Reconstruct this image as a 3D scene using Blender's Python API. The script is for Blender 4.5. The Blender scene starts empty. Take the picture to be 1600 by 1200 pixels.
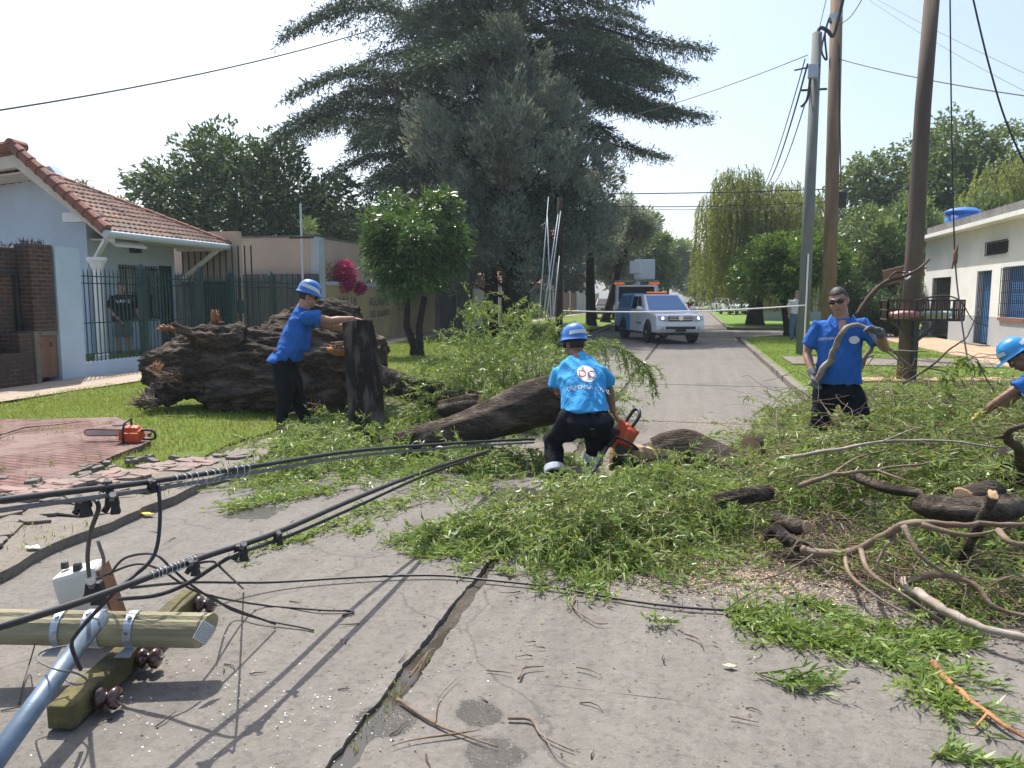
import bpy, bmesh, math, random
import numpy as np
from mathutils import Vector, Matrix, Euler, noise
from mathutils.bvhtree import BVHTree
R = math.radians
SC = bpy.context.scene
COL = SC.collection
# ---------------------------------------------------------------- camera
H = 1.62; F = 1200.0; AZ = R(13.2); PITCH = math.atan(135/1200)
cam = bpy.data.cameras.new("camera"); cam.sensor_width = 36; cam.lens = 27.0
cam.clip_start = 0.05; cam.clip_end = 2000
camo = bpy.data.objects.new("camera", cam); COL.objects.link(camo)
camo.location = (0, 0, H); camo.rotation_euler = (R(90)-PITCH, 0, AZ)
SC.camera = camo
# ---------------------------------------------------------------- light
SUN_EL = R(60); SUN_AZ = R(38)          # azimuth measured to the left of +Y
world = bpy.data.worlds.new("World"); SC.world = world; world.use_nodes = True
wn = world.node_tree
sky = wn.nodes.new("ShaderNodeTexSky"); sky.sky_type = 'NISHITA'; sky.sun_disc = False
sky.sun_elevation = SUN_EL; sky.sun_rotation = -SUN_AZ
sky.dust_density = 3.2; sky.air_density = 1.0; sky.ozone_density = 1.0; sky.altitude = 20
bg = wn.nodes["Background"]; bg.inputs[1].default_value = 0.15
wn.links.new(sky.outputs[0], bg.inputs[0])
sl = bpy.data.lights.new("sun", 'SUN'); sl.energy = 4.4; sl.angle = R(0.5); sl.color = (1.0, 0.95, 0.87)
so = bpy.data.objects.new("sun", sl); COL.objects.link(so)
sunv = Vector((-math.sin(SUN_AZ)*math.cos(SUN_EL), math.cos(SUN_AZ)*math.cos(SUN_EL), math.sin(SUN_EL)))
so.rotation_euler = (-sunv).to_track_quat('-Z', 'Y').to_euler(); so.location = (0, 0, 60)
SC.view_settings.view_transform = 'Standard'; SC.view_settings.look = 'None'
SC.view_settings.exposure = 0.62; SC.view_settings.gamma = 1.0
SC.cycles.max_bounces = 8; SC.cycles.transparent_max_bounces = 8
# ---------------------------------------------------------------- picking helpers (photo pixel -> world)
_fw = Vector((-math.sin(AZ)*math.cos(PITCH), math.cos(AZ)*math.cos(PITCH), -math.sin(PITCH)))
_rt = Vector((math.cos(AZ), math.sin(AZ), 0)); _up = _rt.cross(_fw)
def ray(px, py): return _fw + _rt*((px-800)/F) + _up*((600-py)/F)
EYE = Vector((0, 0, H))
def P(px, py, t): return EYE + ray(px, py)*t
def G(px, py, z=0.0):
    d = ray(px, py); return EYE + d*((z-H)/d.z)
def PX(px, py, X):
    d = ray(px, py); return EYE + d*(X/d.x)
def PY(px, py, Y):
    d = ray(px, py); return EYE + d*(Y/d.y)
# ---------------------------------------------------------------- object helpers
def tag(o, label=None, cat=None, group=None, kind=None):
    if label: o["label"] = label
    if cat: o["category"] = cat
    if group: o["group"] = group
    if kind: o["kind"] = kind
    return o
def thing(name, label, cat, loc, rz=0.0, group=None):
    o = bpy.data.objects.new(name, None); o.empty_display_size = 0.2; COL.objects.link(o)
    o.location = loc; o.rotation_euler = (0, 0, rz)
    return tag(o, label, cat, group)
def link(name, me, parent=None, mats=None, smooth=True, local=False):
    """link mesh; verts are in world coords unless local (then in the parent's frame)"""
    o = bpy.data.objects.new(name, me); COL.objects.link(o)
    if mats:
        for m in (mats if isinstance(mats, (list, tuple)) else [mats]): me.materials.append(m)
    if smooth:
        me.polygons.foreach_set("use_smooth", [True]*len(me.polygons))
    if parent:
        o.parent = parent
        if not local:
            q = parent; M_ = Matrix.Identity(4)
            chain = []
            while q: chain.append(q); q = q.parent
            for q in reversed(chain): M_ = M_ @ q.matrix_basis
            me.transform(M_.inverted())
    return o
def copy_tree(o, parent=None):
    c = o.copy(); COL.objects.link(c)
    if parent: c.parent = parent
    for ch in [x for x in o.children]: copy_tree(ch, c)
    return c
class MB:
    def __init__(s): s.v = []; s.f = []; s.m = []; s.cur = 0
    def add(s, vs, fs):
        b = len(s.v); s.v.extend([tuple(x) for x in vs])
        for f in fs: s.f.append(tuple(i+b for i in f)); s.m.append(s.cur)
        return s
    def box(s, c, size, rot=None, taper=1.0):
        c = Vector(c); hx, hy, hz = size[0]/2, size[1]/2, size[2]/2
        vs = []
        for z in (-1, 1):
            k = taper if z > 0 else 1
            for x, y in ((-1,-1),(1,-1),(1,1),(-1,1)):
                p = Vector((x*hx*k, y*hy*k, z*hz))
                if rot is not None: p = rot @ p
                vs.append(c+p)
        return s.add(vs, [(3,2,1,0),(4,5,6,7),(0,1,5,4),(1,2,6,5),(2,3,7,6),(3,0,4,7)])
    def bx(s, a, b):
        return s.box([(a[i]+b[i])/2 for i in range(3)], [abs(b[i]-a[i]) for i in range(3)])
    def bar(s, p0, p1, w, h=None, up=(0,0,1)):
        p0 = Vector(p0); p1 = Vector(p1); h = h or w; d = p1-p0; L = d.length
        z = d.normalized(); u = Vector(up)
        if abs(z.dot(u)) > .98: u = Vector((0,1,0))
        x = u.cross(z).normalized(); y = z.cross(x)
        return s.box((p0+p1)/2, (w, h, L), Matrix((x, y, z)).transposed())
    def tube(s, pts, rad, seg=8, cap=True, jit=0.0, seed=0, squash=None):
        pts = [Vector(p) for p in pts]; n = len(pts)
        if not isinstance(rad, (list, tuple)): rad = [rad]*n
        tang = []
        for i in range(n):
            a = pts[max(i-1,0)]; b = pts[min(i+1,n-1)]; t = b-a
            tang.append(t.normalized() if t.length > 1e-9 else Vector((0,0,1)))
        u = Vector((0,0,1)) if abs(tang[0].z) < .9 else Vector((1,0,0))
        x = u.cross(tang[0]).normalized(); rng = random.Random(seed)
        vs = []
        for i in range(n):
            x = x - tang[i]*x.dot(tang[i]); x.normalize(); y = tang[i].cross(x)
            for k in range(seg):
                a = 2*math.pi*k/seg; r = rad[i]
                if jit: r *= 1+jit*(rng.random()*2-1)
                vs.append(pts[i] + x*(math.cos(a)*r) + y*(math.sin(a)*r))
        fs = []
        for i in range(n-1):
            for k in range(seg):
                k2 = (k+1) % seg
                fs.append((i*seg+k, i*seg+k2, (i+1)*seg+k2, (i+1)*seg+k))
        if cap:
            fs.append(tuple(reversed(range(seg)))); fs.append(tuple((n-1)*seg+k for k in range(seg)))
        return s.add(vs, fs)
    def lathe(s, c, prof, axis=(0,0,1), seg=16):
        c = Vector(c); z = Vector(axis).normalized()
        u = Vector((0,0,1)) if abs(z.z) < .9 else Vector((1,0,0))
        x = u.cross(z).normalized(); y = z.cross(x); vs = []; fs = []
        for r, h in prof:
            for k in range(seg):
                a = 2*math.pi*k/seg
                vs.append(c + z*h + x*(math.cos(a)*r) + y*(math.sin(a)*r))
        for i in range(len(prof)-1):
            for k in range(seg):
                k2 = (k+1) % seg
                fs.append((i*seg+k, i*seg+k2, (i+1)*seg+k2, (i+1)*seg+k))
        fs.append(tuple(reversed(range(seg)))); fs.append(tuple((len(prof)-1)*seg+k for k in range(seg)))
        return s.add(vs, fs)
    def ball(s, c, r, seg=14, rings=9, rot=None):
        c = Vector(c); r = Vector(r) if not isinstance(r, (int, float)) else Vector((r,r,r))
        vs = []; fs = []
        for i in range(rings+1):
            th = math.pi*i/rings
            for k in range(seg):
                a = 2*math.pi*k/seg
                p = Vector((r.x*math.sin(th)*math.cos(a), r.y*math.sin(th)*math.sin(a), r.z*math.cos(th)))
                if rot is not None: p = rot @ p
                vs.append(c+p)
        for i in range(rings):
            for k in range(seg):
                k2 = (k+1) % seg
                fs.append((i*seg+k, (i+1)*seg+k, (i+1)*seg+k2, i*seg+k2))
        return s.add(vs, fs)
    def loft(s, rings, seg=20, power=2.0, cap=True):
        """rings: (center, u, v) half-axes vectors"""
        vs = []; fs = []
        for c, u, v in rings:
            c = Vector(c); u = Vector(u); v = Vector(v)
            for k in range(seg):
                a = 2*math.pi*k/seg; ca, sa = math.cos(a), math.sin(a); e = 2/power
                vs.append(c + u*(math.copysign(abs(ca)**e, ca)) + v*(math.copysign(abs(sa)**e, sa)))
        n = len(rings)
        for i in range(n-1):
            for k in range(seg):
                k2 = (k+1) % seg
                fs.append((i*seg+k, i*seg+k2, (i+1)*seg+k2, (i+1)*seg+k))
        if cap:
            fs.append(tuple(reversed(range(seg)))); fs.append(tuple((n-1)*seg+k for k in range(seg)))
        return s.add(vs, fs)
    def prism(s, poly, off):
        """poly: list of 3d points, extruded by vector off"""
        n = len(poly); off = Vector(off); a = [Vector(p) for p in poly]
        vs = a + [p+off for p in a]
        fs = [tuple(reversed(range(n))), tuple(range(n, 2*n))]
        for i in range(n):
            j = (i+1) % n; fs.append((i, j, n+j, n+i))
        return s.add(vs, fs)
    def mesh(s, name):
        me = bpy.data.meshes.new(name); me.from_pydata(s.v, [], s.f)
        if any(s.m): me.polygons.foreach_set("material_index", s.m)
        me.update(); return me
    def fixnormals(s, me):
        bm = bmesh.new(); bm.from_mesh(me); bmesh.ops.recalc_face_normals(bm, faces=bm.faces); bm.to_mesh(me); bm.free()
    def build(s, name, mats, parent=None, smooth=False, local=False, fix=True, bevel=0):
        me = s.mesh(name)
        if fix: s.fixnormals(me)
        o = link(name, me, parent, mats, smooth, local)
        if bevel:
            b = o.modifiers.new("bevel", 'BEVEL'); b.width = bevel; b.segments = 2; b.limit_method = 'ANGLE'; b.angle_limit = R(40)
        return o
def remesh(mb, name, voxel, smooth_it=6, disp=None):
    me = mb.mesh(name); mb.fixnormals(me)
    o = bpy.data.objects.new(name, me); COL.objects.link(o)
    m = o.modifiers.new("r", 'REMESH'); m.mode = 'VOXEL'; m.voxel_size = voxel
    if smooth_it:
        m2 = o.modifiers.new("s", 'SMOOTH'); m2.factor = .5; m2.iterations = smooth_it
    dg = bpy.context.evaluated_depsgraph_get(); dg.update()
    out = bpy.data.meshes.new_from_object(o.evaluated_get(dg))
    bpy.data.objects.remove(o); bpy.data.meshes.remove(me); out.name = name
    if disp:
        out.update()
        nv = len(out.vertices); co = np.empty(nv*3); no = np.empty(nv*3)
        out.vertices.foreach_get("co", co); out.vertices.foreach_get("normal", no)
        co = co.reshape(-1,3); no = no.reshape(-1,3)
        d = np.array([disp(Vector(c), Vector(n)) for c, n in zip(co, no)])
        out.vertices.foreach_set("co", (co+no*d[:,None]).ravel()); out.update()
    return out
def np_mesh(name, V, Fq):
    me = bpy.data.meshes.new(name); V = np.asarray(V, dtype=np.float32); Fq = np.asarray(Fq, dtype=np.int32)
    k = Fq.shape[1]; n = len(Fq)
    me.vertices.add(len(V)); me.vertices.foreach_set("co", V.ravel())
    me.loops.add(n*k); me.loops.foreach_set("vertex_index", Fq.ravel())
    me.polygons.add(n); me.polygons.foreach_set("loop_start", np.arange(n, dtype=np.int32)*k)
    me.update(calc_edges=True); return me
def nrm(a): return a/np.maximum(np.linalg.norm(a, axis=1, keepdims=True), 1e-9)
def leaf_quads(B, D, L, W, rng, curl=0.25, side=None):
    """diamond leaves: base B, direction D, length L, width W"""
    N = len(B); D = nrm(D)
    if side is None: side = rng.normal(size=(N,3))
    S = nrm(np.cross(D, side)); Nn = np.cross(S, D)
    L = np.broadcast_to(np.asarray(L, float), (N,))[:,None]; W = np.broadcast_to(np.asarray(W, float), (N,))[:,None]
    mid = B + D*L*.42 + Nn*L*curl*.35
    tip = B + D*L - Nn*L*curl*.3
    V = np.stack([B, mid+S*W*.5, tip, mid-S*W*.5], axis=1).reshape(-1,3)
    return V, np.arange(N*4).reshape(N,4)
# ---------------------------------------------------------------- materials
MATS = {}
class NT:
    def __init__(s, name):
        s.m = bpy.data.materials.new(name); s.m.use_nodes = True; s.t = s.m.node_tree; s.n = s.t.nodes
        s.b = s.n["Principled BSDF"]; s.out = s.n["Material Output"]
    def node(s, typ, **kw):
        nd = s.n.new("ShaderNode"+typ)
        for k, v in kw.items():
            if k in nd.inputs: nd.inputs[k].default_value = v
            else: setattr(nd, k, v)
        return nd
    def ln(s, a, b): s.t.links.new(a, b)
    def coords(s, scale=(1,1,1), kind="Object", rot=(0,0,0)):
        tc = s.node("TexCoord"); mp = s.node("Mapping"); s.ln(tc.outputs[kind], mp.inputs[0])
        mp.inputs["Scale"].default_value = scale; mp.inputs["Rotation"].default_value = rot; return mp.outputs[0]
    def noise(s, co, scale, detail=4, rough=.55, dist=0):
        n = s.node("TexNoise"); n.inputs["Scale"].default_value = scale; n.inputs["Detail"].default_value = detail
        n.inputs["Roughness"].default_value = rough; n.inputs["Distortion"].default_value = dist
        if co is not None: s.ln(co, n.inputs["Vector"])
        return n.outputs["Fac"]
    def ramp(s, fac, stops, interp='LINEAR'):
        r = s.node("ValToRGB"); e = r.color_ramp.elements; r.color_ramp.interpolation = interp
        while len(e) < len(stops): e.new(.5)
        for i, (p, c) in enumerate(stops):
            e[i].position = p; e[i].color = (*c, 1) if len(c) == 3 else c
        s.ln(fac, r.inputs[0]); return r.outputs[0]
    def mix(s, fac, a, b, mode='MIX'):
        m = s.node("MixRGB", blend_type=mode)
        for i, x in ((0, fac), (1, a), (2, b)):
            if isinstance(x, (int, float)): m.inputs[i].default_value = x
            elif isinstance(x, tuple): m.inputs[i].default_value = (*x, 1) if len(x) == 3 else x
            else: s.ln(x, m.inputs[i])
        return m.outputs[0]
    def bump(s, h, strength=.5, dist=.01, prev=None):
        b = s.node("Bump"); b.inputs["Strength"].default_value = strength; b.inputs["Distance"].default_value = dist
        s.ln(h, b.inputs["Height"])
        if prev is not None: s.ln(prev, b.inputs["Normal"])
        return b.outputs[0]
    def fin(s, color=None, rough=None, normal=None, spec=None, metal=None, coat=None):
        if color is not None:
            if isinstance(color, tuple): s.b.inputs["Base Color"].default_value = (*color, 1)
            else: s.ln(color, s.b.inputs["Base Color"])
        if rough is not None:
            if isinstance(rough, (int, float)): s.b.inputs["Roughness"].default_value = rough
            else: s.ln(rough, s.b.inputs["Roughness"])
        if normal is not None: s.ln(normal, s.b.inputs["Normal"])
        if spec is not None: s.b.inputs["Specular IOR Level"].default_value = spec
        if metal is not None: s.b.inputs["Metallic"].default_value = metal
        if coat is not None: s.b.inputs["Coat Weight"].default_value = coat
        MATS[s.m.name] = s.m; return s.m
def mul(c, k): return tuple(min(1, x*k) for x in c)
def simple(name, c, rough=.6, var=.18, scale=6, bump=.15, bscale=40, metal=0, spec=.5, stretch=(1,1,1), bd=.004, coat=None, dirt=None):
    t = NT(name); co = t.coords(stretch)
    n = t.noise(co, scale, 5, .6)
    col = t.ramp(n, [(.25, mul(c, 1-var)), (.75, mul(c, 1+var))])
    if dirt:
        n3 = t.noise(co, scale*.35, 6, .65, .4)
        col = t.mix(t.ramp(n3, [(.45, (0,0,0)), (.68, (1,1,1))]), col, dirt)
    nb = None
    if bump:
        nb = t.bump(t.noise(co, bscale, 4, .6), bump, bd)
    return t.fin(col, rough, nb, spec, metal, coat)
def leafmat(name, c1, c2, c3, trans=.35, rough=.42, spec=.5):
    t = NT(name)
    g = t.node("NewGeometry")
    co = t.coords((1,1,1)); n = t.noise(co, 1.3, 3, .5)
    f = t.node("Math", operation='MULTIPLY_ADD'); t.ln(n, f.inputs[0]); f.inputs[1].default_value = .7
    f2 = t.node("Math", operation='MULTIPLY_ADD'); t.ln(g.outputs["Random Per Island"], f2.inputs[0]); f2.inputs[1].default_value = .65; f2.inputs[2].default_value = -.17
    t.ln(f2.outputs[0], f.inputs[2])
    col = t.ramp(f.outputs[0], [(.12, c1), (.5, c2), (.92, c3)])
    t.fin(col, rough, None, spec)
    tr = t.node("BsdfTranslucent"); warm = t.mix(.45, col, tuple(min(1, x*y) for x, y in zip(c3, (1.6,1.5,.7)))); t.ln(warm, tr.inputs[0])
    mx = t.node("MixShader"); mx.inputs[0].default_value = trans
    t.ln(t.b.outputs[0], mx.inputs[1]); t.ln(tr.outputs[0], mx.inputs[2]); t.ln(mx.outputs[0], t.out.inputs[0])
    return t.m
def barkmat(name, c1, c2, c3=None, stretch=(1,1,.25), scale=14, bd=.03, bs=.9):
    t = NT(name); co = t.coords(stretch)
    v = t.node("TexVoronoi"); v.inputs["Scale"].default_value = scale; v.feature = 'DISTANCE_TO_EDGE'
    n0 = t.noise(co, scale*.4, 5, .6, .3)
    mxv = t.node("MixRGB", blend_type='ADD'); mxv.inputs[0].default_value = .25; t.ln(co, mxv.inputs[1])
    nc = t.node("TexNoise"); nc.inputs["Scale"].default_value = scale*.5; t.ln(co, nc.inputs["Vector"]); t.ln(nc.outputs["Color"], mxv.inputs[2])
    t.ln(mxv.outputs[0], v.inputs["Vector"])
    n2 = t.noise(co, scale*2.5, 6, .7)
    hh = t.node("Math", operation='ADD'); t.ln(v.outputs["Distance"], hh.inputs[0]); t.ln(n2, hh.inputs[1])
    col = t.ramp(n2, [(.3, c1), (.7, c2)])
    if c3: col = t.mix(t.ramp(n0, [(.5, (0,0,0)), (.66, (1,1,1))]), col, c3)
    return t.fin(col, .95, t.bump(hh.outputs[0], bs, bd), .2)
# --- ground
def concrete(name, c=(.180,.167,.149), wet=None):
    t = NT(name); co = t.coords()
    a = t.noise(co, .9, 6, .65, .2); b = t.noise(co, 9, 6, .7); cc = t.noise(co, 90, 3, .6)
    col = t.ramp(a, [(.25, mul(c,.80)), (.5, c), (.8, mul(c,1.14))])
    col = t.mix(.38, col, t.ramp(b, [(.32, mul(c,.5)), (.68, mul(c,1.35))]))
    v = t.node("TexVoronoi"); v.inputs["Scale"].default_value = 55; t.ln(co, v.inputs["Vector"])
    spot = t.ramp(v.outputs["Distance"], [(.10, (1,1,1)), (.2, (0,0,0))])
    pick = t.ramp(t.noise(co, 23, 2), [(.53, (0,0,0)), (.6, (1,1,1))])
    sp = t.mix(1, spot, pick, 'MULTIPLY')
    col = t.mix(sp, col, mul(c, 1.5))
    v2 = t.node("TexVoronoi"); v2.inputs["Scale"].default_value = 21; t.ln(co, v2.inputs["Vector"])
    s2 = t.mix(1, t.ramp(v2.outputs["Distance"], [(.09, (1,1,1)), (.17, (0,0,0))]), t.ramp(t.noise(co, 7, 2), [(.52, (0,0,0)), (.58, (1,1,1))]), 'MULTIPLY')
    col = t.mix(s2, col, mul(c, .33))
    mid = t.noise(co, 26, 5, .72); col = t.mix(.8, col, t.ramp(mid, [(.36, (.55,.55,.55)), (.5, (1,1,1)), (.66, (1.0,1.0,1.0))]), 'MULTIPLY'); col = t.mix(t.ramp(t.noise(co, 47, 4, .7), [(.58, (0,0,0)), (.70, (.55,.55,.55))]), col, mul(c, 1.75))
    sk = t.noise(t.coords((5, .22, 1)), 1.0, 5, .6); col = t.mix(.30, col, t.ramp(sk, [(.3, mul(c,.55)), (.7, mul(c,1.3))]))
    stain = t.ramp(t.noise(co, .55, 7, .68, .8), [(.56, (0,0,0)), (.72, (.75,.75,.75))])
    col = t.mix(stain, col, mul(c, .55))
    cr = t.node("TexVoronoi"); cr.feature = 'DISTANCE_TO_EDGE'; cr.inputs["Scale"].default_value = .35
    mm = t.node("MixRGB", blend_type='ADD'); mm.inputs[0].default_value = .5; t.ln(co, mm.inputs[1])
    nn = t.node("TexNoise"); nn.inputs["Scale"].default_value = 1.6; nn.inputs["Detail"].default_value = 7; t.ln(co, nn.inputs["Vector"]); t.ln(nn.outputs["Color"], mm.inputs[2]); t.ln(mm.outputs[0], cr.inputs["Vector"])
    col = t.mix(t.ramp(cr.outputs["Distance"], [(.0008, (.55,.55,.55)), (.0028, (0,0,0))]), col, mul(c, .4))
    h = t.mix(.5, b, cc); h = t.mix(.3, h, s2, 'SUBTRACT')
    rough = .88
    if wet:
        geo = t.node("NewGeometry"); acc = None; wn_ = t.noise(co, 5.5, 5, .6)
        for (x, y, r) in wet:
            d = t.node("VectorMath", operation='DISTANCE'); t.ln(geo.outputs["Position"], d.inputs[0]); d.inputs[1].default_value = (x, y, 0)
            m = t.node("MapRange"); t.ln(d.outputs["Value"], m.inputs[0]); m.inputs[1].default_value = r*1.25; m.inputs[2].default_value = r*.35
            if acc is None: acc = m.outputs[0]
            else:
                mx = t.node("Math", operation='MAXIMUM'); t.ln(acc, mx.inputs[0]); t.ln(m.outputs[0], mx.inputs[1]); acc = mx.outputs[0]
        ad = t.node("Math", operation='MULTIPLY_ADD'); t.ln(wn_, ad.inputs[0]); ad.inputs[1].default_value = .85; hf_ = t.node("Math", operation='MULTIPLY'); t.ln(acc, hf_.inputs[0]); hf_.inputs[1].default_value = .5; t.ln(hf_.outputs[0], ad.inputs[2])
        f = t.ramp(ad.outputs[0], [(.64, (0,0,0)), (.76, (1,1,1))]); f2 = t.mix(1, f, t.ramp(acc, [(.0, (0,0,0)), (.12, (1,1,1))]), 'MULTIPLY')
        col = t.mix(f2, col, mul(c, .42)); rough = t.ramp(f2, [(0, (.88,)*3), (.6, (.5,)*3), (1, (.08,)*3)])
    return t.fin(col, rough, t.bump(h, .75, .012), .25)
def brickmat(name, c1, c2, mortar, scale, bw=.25, rh=.07, rot=(0,0,0), ms=.012, dirt=None, wall=False):
    t = NT(name); co = t.coords((1,1,1), "Object", rot)
    b = t.node("TexBrick"); bc = co
    if wall:
        sx = t.node("SeparateXYZ"); cx = t.node("CombineXYZ"); t.ln(co, sx.inputs[0]); ad = t.node("Math", operation='ADD')
        t.ln(sx.outputs[0], ad.inputs[0]); t.ln(sx.outputs[1], ad.inputs[1]); t.ln(ad.outputs[0], cx.inputs[0]); t.ln(sx.outputs[2], cx.inputs[1]); bc = cx.outputs[0]
    t.ln(bc, b.inputs["Vector"])
    b.inputs["Scale"].default_value = scale; b.inputs["Brick Width"].default_value = bw; b.inputs["Row Height"].default_value = rh
    b.inputs["Mortar Size"].default_value = ms; b.inputs["Color1"].default_value = (*c1,1); b.inputs["Color2"].default_value = (*c2,1); b.inputs["Mortar"].default_value = (*mortar,1)
    n = t.noise(co, 5, 6, .65); col = t.mix(.55, b.outputs["Color"], t.ramp(n, [(.3, (.35,.35,.35)), (.7, (1,1,1))]), 'MULTIPLY')
    if dirt: col = t.mix(t.ramp(t.noise(co, 1.1, 6, .7, .5), [(.47, (0,0,0)), (.62, (.9,.9,.9))]), col, dirt)
    nb = t.bump(b.outputs["Fac"], .7, -.008); nb = t.bump(t.noise(co, 60, 3), .3, .005, nb)
    return t.fin(col, .9, nb, .2)
def grassground(name, g1, g2, soil, k=.5):
    t = NT(name); co = t.coords()
    a = t.noise(co, 1.1, 7, .7, .3); b = t.noise(co, 40, 4, .7); c = t.noise(co, 7, 5, .6)
    col = t.ramp(b, [(.3, g1), (.7, g2)]); col = t.mix(.4, col, t.ramp(c, [(.3, g1), (.7, g2)]))
    col = t.mix(t.ramp(a, [(k, (0,0,0)), (k+.16, (1,1,1))]), col, soil)
    return t.fin(col, .95, t.bump(t.mix(.5, b, c), 1.0, .05), .15)
XCJ = -1.1
M_conc = concrete("weathered_concrete", wet=[(G(748,1116).x, G(748,1116).y, .13), (G(772,1176).x, G(772,1176).y, .15), (G(712,850).x, G(712,850).y, .30), (G(800,772).x, G(800,772).y, .4), (G(400,800).x, G(400,800).y, .3), (XCJ, 2.6, .16)])
M_curb = concrete("curb_concrete", (.20,.178,.15))
M_path = concrete("footpath_concrete", (.40,.33,.26))
M_dirt = simple("dirt", (.085,.072,.056), .95, .4, 9, .9, 60, bd=.02, dirt=(.04,.034,.028))
M_verge = grassground("verge_grass", (.09,.145,.028), (.18,.24,.06), (.20,.16,.09), .55)
M_lawn = grassground("lawn_grass", (.09,.17,.028), (.17,.26,.055), (.16,.15,.07), .62)
M_pave = brickmat("red_pavers", (.25,.135,.12), (.185,.105,.095), (.075,.055,.045), 1.0, .22, .085, (0,0,R(8)), .011, (.23,.17,.15))
M_brick = brickmat("old_brick", (.15,.068,.045), (.085,.048,.036), (.17,.14,.118), 1.0, .23, .075, (0,0,0), .012, (.07,.055,.05), True)
M_water = NT("muddy_water").fin((.055,.048,.038), .04, None, .6)
M_chip = leafmat("wood_chips", (.42,.27,.13), (.55,.38,.2), (.7,.55,.33), 0.05, .8, .2)
M_litter = leafmat("leaf_litter", (.06,.04,.025), (.15,.1,.05), (.32,.27,.18), 0.1, .8, .2)
# --- foliage
M_willow = leafmat("willow_leaves", (.07,.135,.02), (.15,.25,.05), (.33,.42,.16), .34, .38, .5)
M_willow_dry = leafmat("willow_leaves_paler", (.09,.145,.028), (.17,.24,.06), (.32,.37,.16), .32, .45, .4)
M_willowtree = leafmat("standing_willow_leaves", (.11,.15,.04), (.18,.235,.065), (.28,.32,.11), .45, .5, .3)
M_grassb = leafmat("grass_blades", (.09,.15,.025), (.19,.28,.05), (.36,.38,.13), .35, .5, .3)
M_mango = leafmat("glossy_leaves", (.020,.06,.014), (.045,.115,.02), (.13,.23,.05), .28, .33, .6)
M_round = leafmat("round_tree_leaves", (.04,.09,.018), (.08,.17,.025), (.17,.27,.05), .33, .4, .5)
M_dark = leafmat("dark_leaves", (.022,.050,.024), (.048,.092,.038), (.10,.16,.06), .32, .45, .4)
M_mid = leafmat("mid_leaves", (.042,.082,.022), (.085,.145,.04), (.16,.23,.07), .36, .45, .4)
M_shrub = leafmat("shrub_leaves", (.06,.115,.035), (.12,.20,.065), (.27,.35,.17), .34, .35, .6)
M_cedar = leafmat("cedar_needles", (.013,.036,.028), (.030,.066,.044), (.07,.105,.058), .24, .6, .3)
M_cypress = leafmat("grey_cypress_sprays", (.11,.14,.125), (.20,.24,.21), (.33,.37,.32), .32, .7, .2)
M_bougain = leafmat("magenta_bracts", (.25,.012,.09), (.42,.02,.16), (.55,.06,.25), .35, .5, .3)
M_yflower = leafmat("mixed_flowers", (.08,.15,.03), (.30,.26,.05), (.45,.12,.04), .3, .5, .3)
M_barkd = barkmat("dark_furrowed_bark", (.010,.009,.008), (.060,.050,.043), (.17,.145,.125), (1,1,.22), 22, .03, 1.0)
M_barkr = barkmat("root_bark", (.020,.015,.012), (.135,.105,.08), (.22,.175,.135), (.3,1,1), 20, .04, 1.0)
M_bark = barkmat("grey_brown_bark", (.022,.017,.014), (.125,.098,.076), (.20,.165,.13), (.28,1,1), 26, .03, 1.0)
M_barkt = barkmat("trunk_bark", (.018,.015,.013), (.055,.045,.038))
M_twig = simple("twig_wood", (.17,.115,.075), .9, .45, 9, .6, 60, bd=.01, dirt=(.26,.21,.16))
M_twigd = simple("dark_twig_wood", (.075,.052,.038), .9, .45, 9, .6, 60, bd=.01)
M_paleb = simple("smooth_pale_branch", (.33,.285,.23), .8, .3, 14, .4, 70, bd=.006, dirt=(.17,.13,.10))
M_cut = simple("fresh_cut_wood", (.44,.30,.175), .85, .25, 20, .5, 60, bd=.006, dirt=(.42,.25,.13))
M_split = simple("split_orange_wood", (.42,.20,.085), .85, .4, 12, .8, 50, stretch=(1,1,.3), bd=.012, dirt=(.16,.07,.035))
M_stem = simple("green_stem", (.16,.17,.06), .7, .3, 10, 0)
# --- manufactured
M_whitewall = simple("shade_blue_render", (.47,.57,.68), .9, .07, 1.2, .25, 30, dirt=(.41,.49,.58))  # blue of sky-lit shade is put into the wall's base colour
M_white = simple("white_paint", (.74,.74,.72), .6, .08, 3, .1, 30)
M_houseW = simple("white_limewash", (.78,.78,.76), .9, .06, 1.0, .3, 24, dirt=(.66,.65,.62))
M_houseG = simple("grey_wall_base", (.40,.42,.44), .9, .1, 1.5, .3, 24)
M_beige = simple("beige_render", (.50,.385,.29), .9, .1, .8, .3, 25, dirt=(.42,.33,.26))
M_yellow = simple("stained_yellow_render", (.42,.33,.17), .9, .14, 1.0, .4, 20, dirt=(.25,.19,.11))
M_graff = simple("graffiti_paint", (.05,.05,.055), .8, .3, 9, 0)
M_coping = simple("blue_grey_coping", (.42,.46,.50), .9, .1, 3, .3, 30)
M_darkfence = simple("dark_grey_sheet", (.075,.078,.082), .7, .15, 4, .1, 40)
M_green = simple("dark_green_paint", (.012,.052,.048), .4, .15, 6, .1, 40)
M_bar = simple("black_bar_paint", (.022,.026,.028), .5, .2, 9, .1, 60)
M_doorg = simple("dark_green_door", (.008,.032,.032), .45, .15, 4, .1, 30)
M_wood = simple("brown_board", (.21,.115,.07), .75, .2, 4, .4, 30, stretch=(1,1,.2), dirt=(.15,.08,.05))
M_tile = simple("red_roof_tile", (.24,.09,.058), .8, .35, 5, .4, 40, dirt=(.17,.10,.075))
M_tile2 = simple("faded_roof_tile", (.30,.19,.14), .85, .5, 5, .4, 40, dirt=(.20,.15,.125))
M_soffit = simple("cream_soffit", (.60,.55,.46), .8, .06, 3, .1, 30)
M_zinc = simple("pale_zinc", (.50,.55,.58), .5, .08, 4, .05, 40, spec=.5)
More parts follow.
